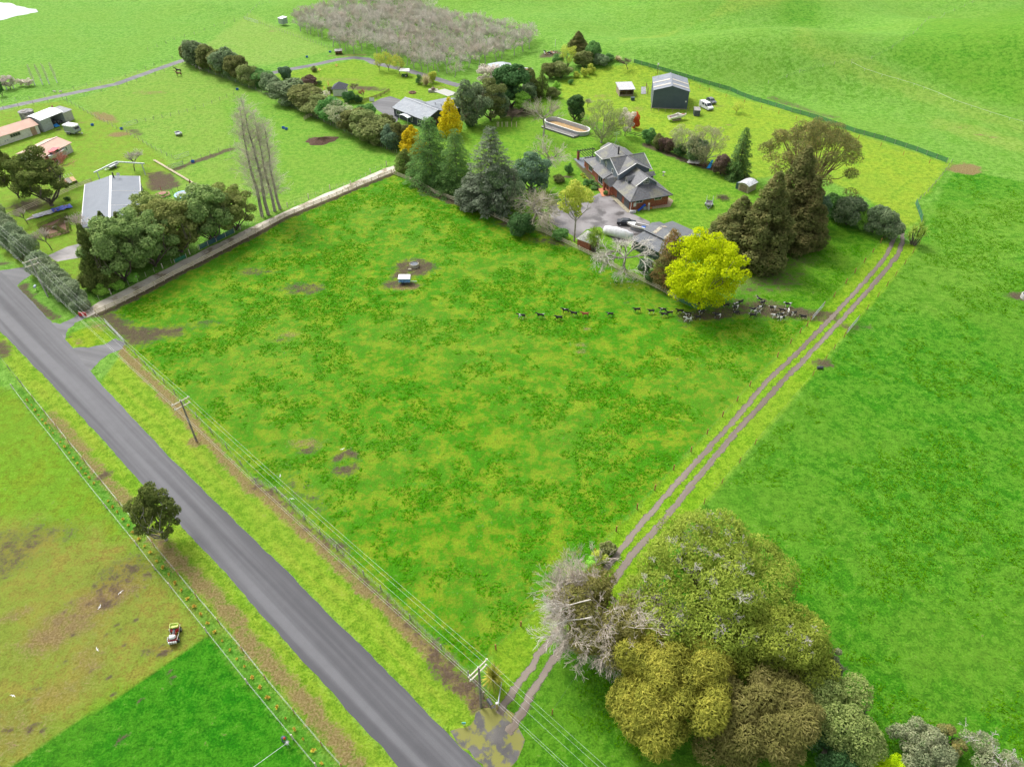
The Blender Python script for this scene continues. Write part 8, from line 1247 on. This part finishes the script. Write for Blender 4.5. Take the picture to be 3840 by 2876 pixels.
for p in a: MB().tube(p - a[0] + V3(0, 0, -.1), p - a[0] + V3(0, 0, .9), .03, .03, 5).build('standard', WHITE, S)
for b0, b1 in zip(a[:-1], a[1:]): tp2.tube(b0 - a[0] + V3(0, 0, .8), b1 - a[0] + V3(0, 0, .8), .03, .03, 4)
tp2.build('tape', WHITE, S)
# ================================================================ small things
def mound(name, label, px, py, rx, ry, h, m, rot=0.0, cat='mound', seed=1, rough=.25):
    n, k = 40, 16; g = np.random.default_rng(seed); V = [(0, 0, h)]; F = []
    for j in range(1, k + 1):
        for i in range(n):
            a = 6.283 * i / n; r = j / k; rr_ = 1 + .12 * math.sin(3 * a + seed) + .06 * math.sin(7 * a); V.append((r * rx * rr_ * math.cos(a), r * ry * rr_ * math.sin(a), h * (1 - r) ** 1.2 * (1 + g.normal() * rough * .5) - (.05 if j == k else 0)))
    F = [(0, 1 + i, 1 + (i + 1) % n) for i in range(n)] + [(1 + (j - 1) * n + i, 1 + j * n + i, 1 + j * n + (i + 1) % n, 1 + (j - 1) * n + (i + 1) % n) for j in range(1, k) for i in range(n)]
    me = bpy.data.meshes.new(name); me.from_pydata(V, [], F); me.update(); me.materials.append(m); o = link(name, me); o.location = gp(px, py); o.rotation_euler = (0, 0, rot); tag(o, label, cat); return o
mound('earth_mound', 'long brown earth mound in the paddock below the hedge', *q(1, 0, 565, 1215), 4.8, 3.4, .9, mat('dark_soil', (.10, .055, .032), .95, var=.5, scale=4, bump=.2), .4)
def brush(name, label, px, py, r, h, n, m, seed):
    g = np.random.default_rng(seed); P = g.normal(size=(n, 3)) * np.array([r * .5, r * .5, h * .35]); P[:, 2] = np.abs(P[:, 2]); D = rnd(n, g); D[:, 2] *= .4; L = g.uniform(.3, .9, n)[:, None]; S_ = np.c_[P, P + D * L, np.full(n, .025), np.full(n, .01)]; S_[:, 5] = np.maximum(S_[:, 5], .02); o = thing(name, label, 'brush pile', gp(px, py)); tag(link('branches', np_mesh(name, *tubes(S_, 3), m), o), kind='stuff')
brush('brush_pile', 'brown heap of cut branches on the lawn near the cage trailer', 2150 + 2065 * .2716, 500 + 900 * .2716, 1.6, .9, 420, TW['brown'], 3)
brush('brush_pile', 'pale fallen sticks under the silver leafless tree', 2345, 1040, 3.0, .3, 160, TW['silver'], 4)
S = thing('burn_pit', 'burnt rubbish heap in a scraped hollow behind the garden trees', 'rubbish heap', gp(2065, 200)); gq = random.Random(6)
for nm, cl, n in (('ash', (.05, .05, .055), 26), ('debris', (.4, .22, .12), 22), ('white_debris', (.6, .6, .58), 16)):
    b = MB()
    for i in range(n): x, y = gq.gauss(0, 1.4), gq.gauss(0, 1.0); s = gq.uniform(.15, .45); b.bar((x, y, .1), (x + gq.uniform(-.6, .6), y + gq.uniform(-.5, .5), gq.uniform(.1, .6)), s, s * .5)
    b.build(nm, mat('pit_' + nm, cl, .9, var=.5), S)
S = thing('firewood_heap', 'heap of sheeted firewood under the hazy tree', 'woodpile', gp(2250 + 1400 * .2716, 230 + 1440 * .2716), -.35); b = MB()
for i in range(140): x, y = gq.uniform(-3.5, 4.5), gq.uniform(-.6, .9); z = gq.uniform(.08, .75) * max(.2, 1 - abs(x) / 5); b.tube((x, y, z), (x + gq.uniform(-.15, .15), y + .4, z), .1, .09, 6)
tag(b.build('logs', mat('firewood', (.28, .17, .11), .9, var=.5, scale=3), S), kind='stuff'); MB().slab([(-4, -.6, .5), (-.6, -.9, .7), (-.2, 1.2, 1.1), (-3.4, 1.3, 1.2)], .05).build('roofing_sheet', mat('old_white_sheet', (.5, .48, .45), .7, dirt=(.28, .24, .2)), S); MB().slab([(1.6, -1.5, .05), (2.6, -1.3, .15), (2.9, 1.3, 1.5), (2.4, 1.1, 1.45)], .03).build('blue_tarpaulin', mat('bright_blue_tarp', (.0, .32, .75), .4), S)
# left garden: boards, box garden, table, pallets, coop
S = thing('board_stack', 'white boards and a silver sheet weighted down beside the rail fence', 'boards', gp(175, 800), math.atan2((gp(290, 752) - gp(140, 795)).y, (gp(290, 752) - gp(140, 795)).x))
for i in range(6): MB().box(-5 + i * .4, 4 + i * .25, -1.0 + i * .33, -.75 + i * .33, 0, .12 + .05 * (i % 3)).build('board', WHITE if i % 2 else TIMBER, S)
b = MB(); n = 9; b.add([(-3 + 4.2 * i / 8, -1.6 + 2.0 * j / 4, .3 + gq.uniform(-.06, .1)) for j in range(5) for i in range(n)], [(j * n + i, j * n + i + 1, (j + 1) * n + i + 1, (j + 1) * n + i) for j in range(4) for i in range(n - 1)]); b.build('silver_sheet', mat('silver_sheet', (.45, .46, .5), .4, .2, var=.3, scale=2), S, True)
b = MB(); b.add([(1.3 + 4.4 * i / 8, -1.5 + 2.3 * j / 4, .36 + gq.uniform(-.08, .12)) for j in range(5) for i in range(n)], [(j * n + i, j * n + i + 1, (j + 1) * n + i + 1, (j + 1) * n + i) for j in range(4) for i in range(n - 1)]); b.build('blue_tarpaulin', mat('royal_blue_tarp', (.05, .10, .55), .45), S, True)
for i in range(7): x, y = gq.uniform(1.6, 5.3), gq.uniform(-1.3, .6); MB().box(x - .15, x + .15, y - .1, y + .1, .42, .56).build('weight', mat('clay_block', (.45, .25, .15), .9), S)
# clipped box garden: hedge walls
bx = LM['totara']; S = thing('box_garden', 'square clipped box-hedge garden with crossing hedges and a stone centre', 'hedge', gp(215, 868)); cr = [gp(*p) - S.location for p in ((148, 850), (250, 810), (262, 872), (180, 895))]; ct = gp(208, 857) - S.location; g = np.random.default_rng(77)
for a, b_ in [(cr[i], cr[(i + 1) % 4]) for i in range(4)] + [(cr[0].lerp(cr[3], .3), ct), (cr[1].lerp(cr[2], .2), ct), (cr[2].lerp(cr[3], .2), ct)]:
    d = b_ - a; L_ = d.length; n = int(L_ * 170); s = g.uniform(0, 1, n); sd_ = Vector((-d.y, d.x, 0)).normalized(); w_ = .38; f = g.integers(0, 3, n); u_ = g.uniform(-1, 1, n) * w_; z = g.uniform(.05, .75, n); z = np.where(f == 0, .75 + g.normal(size=n) * .03, z); u_ = np.where(f == 1, w_, np.where(f == 2, -w_, u_)); P = np.array(a)[None] + s[:, None] * np.array(d)[None] + u_[:, None] * np.array(sd_)[None]; P[:, 2] = z; link('clipped_hedge', np_mesh('box_hedge', *cards(P, unit(rnd(n, g) + np.array([0, 0, .5])), rnd(n, g), .16, .12)), S, bx)
MB().box(ct.x - .4, ct.x + .4, ct.y - .4, ct.y + .4, 0, .5).build('stone_plinth', CONCRETE, S); sheet('garden_bed', [p + S.location for p in cr], .006, mat('bark_mulch', (.2, .12, .08), .95, var=.4, scale=5), .1)
S = thing('picnic_table', 'hexagonal timber picnic table with closed red umbrella', 'table', gp(612, 735)); hexa = [(math.cos(i * 1.047), math.sin(i * 1.047)) for i in range(6)]; PT = mat('picnic_timber', (.3, .16, .11), .8, var=.2); MB().prism([(x * 1.0, y * 1.0) for x, y in hexa], .7, .76).build('top', PT, S)
for i in range(6): a, b_ = hexa[i], hexa[(i + 1) % 6]; MB().bar((a[0] * 1.75, a[1] * 1.75, .45), (b_[0] * 1.75, b_[1] * 1.75, .45), .3, .05).build('bench', PT, S)
for i in range(6): MB().bar((hexa[i][0] * 1.6, hexa[i][1] * 1.6, 0), (hexa[i][0] * .8, hexa[i][1] * .8, .7), .08).build('leg', PT, S)
MB().lathe([(.03, .7), (.03, 1.4), (.16, 1.5), (.1, 2.4), (.02, 2.7)], 10).build('umbrella', mat('faded_red_cloth', (.5, .2, .2), .8), S)
S = thing('closed_umbrella', 'folded dark red garden umbrella at the end of the timber poles', 'umbrella', gp(722, 715)); MB().tube((0, 0, 0), (0, 0, 3.2), .03).build('pole', TIMBER, S); MB().lathe([(.1, .9), (.42, 1.1), (.22, 2.4), (.03, 3.1)], 10).build('canopy', mat('maroon_cloth', (.16, .045, .035), .8), S)
S = thing('chicken_coop', 'ramshackle timber pallets and wire cage beside the rail fence', 'coop', gp(258, 690), .75)
for i in range(4): MB().slab([(-2.4 + i * 1.1, -1.2, .6 + .2 * (i % 2)), (-1.4 + i * 1.1, -1.2, .6 + .2 * (i % 2)), (-1.4 + i * 1.1, 1.6, 1.0), (-2.4 + i * 1.1, 1.6, 1.0)], .06).build('roof_board', mat('mixed_board_%d' % i, ((.3, .27, .22), (.33, .16, .11), (.26, .24, .2), (.5, .33, .18))[i], .9, var=.3), S)
for x in (-2.2, 0, 1.9): MB().box(x - .05, x + .05, -1.1, 1.5, 0, .6).build('wall_board', TIMBER, S)
b = MB()
for i in range(7): b.tube((-2.2 + i * .7, 1.7, 0), (-2.2 + i * .7, 1.7, 1.3), .02).tube((-2.2 + i * .7, 1.7, 1.3), (-2.2 + i * .7, 3.6, 1.3), .02).tube((-2.2 + i * .7, 3.6, 0), (-2.2 + i * .7, 3.6, 1.3), .02)
b.build('wire_cage', GALV, S)
# house-side bits
HM = lambda a, b_, z=0: (H.matrix_basis @ Vector((a, b_, z)))
S = thing('step_ladder', 'white step ladder standing by the near brick wall', 'ladder', HM(4.9, -.75), math.atan2(.34, .94))
for x in (-.22, .22): MB().bar((x, -.3, 0), (x * .7, 0, 1.9), .05).build('rail', WHITE, S); MB().bar((x, .35, 0), (x * .7, .02, 1.9), .04).build('rear_leg', WHITE, S)
for i in range(6): z = .3 + i * .28; MB().box(-.2, .2, -.34 + z * .155, -.18 + z * .155, z, z + .03).build('tread', WHITE, S)
tag(MB().loft([[(x, y * w_, z + d_) for y, d_ in ((-.35, .12), (-.3, 0), (.3, 0), (.35, .12))] for x, z, w_ in ((-.9, .05, 1), (-.2, .5, 1), (.5, 1.1, 1), (.9, 1.45, 1))]).build('blue_slide', mat('blue_plastic', (.02, .09, .42), .35)), 'blue plastic slide leaning at the near brick wall', 'slide'); bpy.data.objects['blue_slide'].location = HM(3.1, -.45); bpy.data.objects['blue_slide'].rotation_euler = (0, 0, .35)
S = thing('tyre_stack', 'pale cabinet with black tyres on top beside the step ladder', 'cabinet', HM(4.1, -.15), .35); MB().box(-.4, .4, -.3, .3, 0, .85).build('cabinet', mat('pale_cabinet', (.4, .4, .36), .7), S); MB().lathe([(.2, .86), (.34, .9), (.36, 1.0), (.3, 1.08), (.2, 1.06)], 16).build('tyre', RUBBER, S)
S = thing('lawn_mower', 'small orange mower beside the white step ladder', 'mower', HM(5.7, -.45), .6); MB().loft([[(x, -w_, .15), (x, w_, .15), (x, w_ * .8, h_), (x, -w_ * .8, h_)] for x, w_, h_ in ((-.35, .22, .35), (0, .27, .5), (.35, .2, .35))]).build('deck', mat('mower_orange', (.65, .25, .02), .4), S); MB().path([(-.3, -.18, .3), (-.9, -.18, .85), (-.9, .18, .85), (-.3, .18, .3)], .015).build('handle', BLACKSTEEL, S)
for x in (-.25, .28):
    for y in (-.27, .27): wheel(S, x, y, .11, .06)
tag(MB().box(-.7, .7, -.35, .35, 0, .5).box(-.75, .75, -.4, .4, .5, .55).build('storage_bin', mat('grey_bin', (.45, .46, .45), .6)), 'low grey storage box at the near corner of the brick house', 'box').location = HM(.6, -.75)
for a, b_, w_, h_, lb in ((-1.3, 10.6, 1.3, 1.1, 'round clipped bush beside the terracotta porch'), (-1.6, 16.2, 1.5, 1.0, 'low clipped hedge by the bay window, near end'), (-1.8, 18.2, 1.6, 1.0, 'low clipped hedge by the bay window, far end'), (-2.6, 14.6, 2.0, .8, 'broad low hedge left of the terracotta porch')): plant('hedgeball%d' % (int(b_) % 3), None, None, None, 'clipped_bush', lb, 'bush', 'mid', loc=HM(a, b_), h=h_, wid=w_)
for a, b_, lb in ((-2.0, 20.5, 'yellow-green bedding plant by the brick house, near one'), (-2.2, 22.0, 'yellow-green bedding plant by the brick house, middle one'), (-2.0, 23.6, 'yellow-green bedding plant by the brick house, far one')): plant('fine0', None, None, None, 'bedding_plant', lb, 'plant', 'yellowgreen', loc=HM(a, b_), h=.6, wid=1.2)
# tubs, kiwi-fruit bin, road-side bits
def bucket(px, py, r, h, m, label, name='feed_tub'): S = MB().lathe([(0, .03), (r * .85, 0), (r, h), (r * .93, h), (r * .8, .06), (0, .05)], 16).build(name, m); S.location = gp(px, py); tag(S, label, 'tub')
BT = mat('blue_tub', (.03, .14, .42), .5)
for px, py, lb in ((*q(0, 0, 798, 1085), 'blue tub on the lawn beside the horse float'), (*q(0, 0, 1050, 1118), 'blue tub at the gatepost of the horse paddock'), (*q(0, 0, 1665, 1402), 'blue tub at the bare soil strip'), (*q(0, 0, 2048, 778), 'blue tub under the end of the far hedge'), (*q(1, 0, 237, 1110), 'blue tub in the hedge paddock, left one'), (*q(1, 0, 262, 1120), 'blue tub in the hedge paddock, right one'), (*q(1, 0, 440, 498), 'blue tub in the paddock above the drive'), (*q(1, 0, 640, 455), 'blue tub beside the small timber hutch')): bucket(px, py, .5, .5, BT, lb)
S = thing('animal_hutch', 'small open timber hutch above the curved drive', 'hutch', G(1, 0, 715, 468), .2); MB().box(-1.3, -1.2, -1, 1, 0, 1.3).box(1.2, 1.3, -1, 1, 0, 1.3).box(-1.3, 1.3, .9, 1, 0, 1.4).box(-.05, .05, -1, 1, 0, 1.3).build('wall', mat('fresh_timber', (.55, .34, .17), .8), S); MB().slab([(-1.5, -1.2, 1.35), (1.5, -1.2, 1.35), (1.5, 1.2, 1.6), (-1.5, 1.2, 1.6)], .06).build('roof', mat('grey_ply', (.3, .29, .27), .8), S)
S = thing('raised_bed', 'hexagonal timber raised bed beside the slate-blue house', 'planter', G(1, 0, 1350, 805)); hx = [(1.25 * math.cos(i * 1.047), 1.25 * math.sin(i * 1.047)) for i in range(6)]
for i in range(6): MB().bar((*hx[i], .2), (*hx[(i + 1) % 6], .2), .12, .4).build('side', PT, S)
MB().prism([(x * .93, y * .93) for x, y in hx], 0, .3).build('soil', mat('dark_soil', (.10, .055, .032), .95), S)
tag(MB().slab([(-.8, 0, .05), (.8, 0, .05), (.8, .25, 1.15), (-.8, .25, 1.15)], .06).build('leaning_board', WHITE), 'white square board leaning at the curved brown rail fence', 'board').location = G(1, 0, 1000, 878)
S = thing('pizza_oven', 'small domed outdoor oven behind the slate-blue house', 'oven', G(1, 0, 1530, 795)); MB().box(-1.6, 1.6, -.8, .8, 0, .8).build('bench', CONCRETE, S); MB().lathe([(.75, .8), (.7, 1.15), (.45, 1.45), (0, 1.55)], 14).build('dome', mat('oven_dome', (.2, .15, .12), .9), S); MB().tube((0, .2, 1.4), (0, .2, 2.1), .1).build('flue', BLACKSTEEL, S)
S = thing('mailbox', 'dark letterbox on a post at the gravel entrance', 'letterbox', G(1, 3, 2020, 1135), .6); MB().tube((0, 0, 0), (0, 0, .9), .06).build('post', TIMBER, S); MB().prism_y([(-.2, .9), (.2, .9), (.2, 1.15), (.12, 1.28), (-.12, 1.28), (-.2, 1.15)], -.45, .45).build('box', mat('mailbox_dark', (.06, .065, .075), .5), S); MB().prism_y([(-.18, .92), (.18, .92), (.18, 1.13), (-.18, 1.13)], -.47, -.45).build('flap', mat('flap_yellow', (.6, .45, .1), .5), S)
S = thing('strainer_post', 'short mossy strainer post beside the letterbox', 'post', G(1, 3, 2080, 1150)); MB().tube((0, 0, -.1), (0, 0, 1.3), .16, .15, 10).build('post', mat('mossy_post', (.4, .33, .12), .9), S); MB().lathe([(.16, 1.3), (.1, 1.36), (0, 1.38)], 10).build('cap', WHITE, S)
S = thing('marker_post', 'small green and white roadside marker near the gravel entrance', 'marker', G(1, 3, 1795, 1300)); MB().box(-.05, .05, -.03, .03, 0, .8).build('post', PALEP, S); MB().box(-.22, .22, -.04, .04, .5, .85).build('plate', mat('green_plate', (.1, .4, .35), .5), S)
S = thing('mailbox', 'small blue-white letterbox on the grass by the clipped hedge', 'letterbox', G(0, 1, 318, 850), .3); MB().tube((0, 0, 0), (0, 0, .8), .05).build('post', TIMBER, S); MB().prism_y([(-.22, .8), (.22, .8), (.22, 1.1), (0, 1.25), (-.22, 1.1)], -.4, .4).build('box', mat('pale_blue_box', (.4, .48, .56), .5), S)
tag(MB().box(-.75, .75, -.06, .06, .15, .95).build('red_panel', mat('red_sign', (.5, .03, .03), .5)), 'red panel on the gate at the road end of the concrete lane', 'panel').location = G(0, 1, 722, 1075)
S = thing('water_trough', 'round pale concrete trough at the right picture edge', 'trough', G(3, 1, 2230, 915)); MB().lathe([(1.15, -.02), (1.15, .8), (1.03, .82), (1.0, .4)], 28).build('basin', mat('pale_trough', (.5, .49, .46), .9, dirt=(.35, .34, .3)), S); MB().lathe([(0, .66), (1.02, .66)], 28).build('water', mat('trough_water', (.10, .12, .14), .05, spec=.6), S)
tag(MB().tube((-.5, 0, .28), (.5, 0, .28), .28, .28, 14).tube((.5, 0, .28), (.62, 0, .28), .2, .1, 12).build('drum', mat('dark_drum', (.05, .06, .07), .5)), 'dark drum lying in a bare patch beyond the farm track', 'drum').location = G(3, 1, 445, 1525)
S = thing('solar_panel', 'pale ribbed panel leaning on timbers left of the tall blue-grey shed', 'panel', VZ(595, 450), .1); MB().slab([(-.9, -.6, .1), (.9, -.6, .1), (1.2, 1.8, 1.7), (-.4, 1.8, 1.7)], .06).build('panel', mat('pale_sheet_roof', (.45, .45, .47), .5), S); MB().bar((1.3, 1.8, 0), (1.3, 1.8, 3.0), .12).bar((1.3, -1.2, 0), (1.3, -1.2, 2.2), .12).bar((1.3, -1.2, 2.1), (1.3, 1.8, 2.7), .08).bar((1.3, -1.2, .4), (1.3, 1.8, 2.6), .08).build('timber_frame', BROWNWOOD, S)
S = thing('compost_bin', 'dark square bin below the open lean-to store', 'bin', VZ(450, 540)); MB().box(-.6, .6, -.5, .5, 0, .9).box(-.65, .65, -.55, .55, .9, .97).build('bin', mat('dark_bin', (.05, .08, .1), .6), S)
S = thing('bird_bath', 'small pale pedestal bird bath on the back lawn', 'bird bath', gp(2250 + 875 * .2716, 230 + 1580 * .2716)); MB().lathe([(.25, 0), (.25, .08), (.1, .15), (.09, .8), (.4, .95), (.42, 1.02), (.3, .98), (0, .96)], 16).build('pedestal', CONCRETE, S)
S = thing('white_marker_pole', 'thin white pole at the back fence near the burn pit', 'pole', G(2, 0, 373, 405)); MB().tube((0, 0, 0), (0, 0, 2.6), .08, .08, 8).build('pole', WHITE, S)
S = thing('pole_lamp', 'white box on a tall post behind the tall blue-grey shed', 'lamp post', G(2, 0, 1252, 650)); MB().tube((0, 0, 0), (0, 0, 3.4), .07, .06, 8).build('post', BROWNWOOD, S); MB().box(-.25, .25, -.2, .2, 3.4, 4.0).build('box', WHITE, S)
S = thing('fence_stakes', 'row of short timber stakes at the edge of the house paddock', 'stakes', gp(*c4(430, 710)))
for x in (348, 360, 386, 418, 430, 462, 500): p = gp(*c4(x, 712)) - S.location; MB().tube((p.x, p.y, -.1), (p.x, p.y, 1.5), .12, .11, 7).build('stake', RAILM, S)
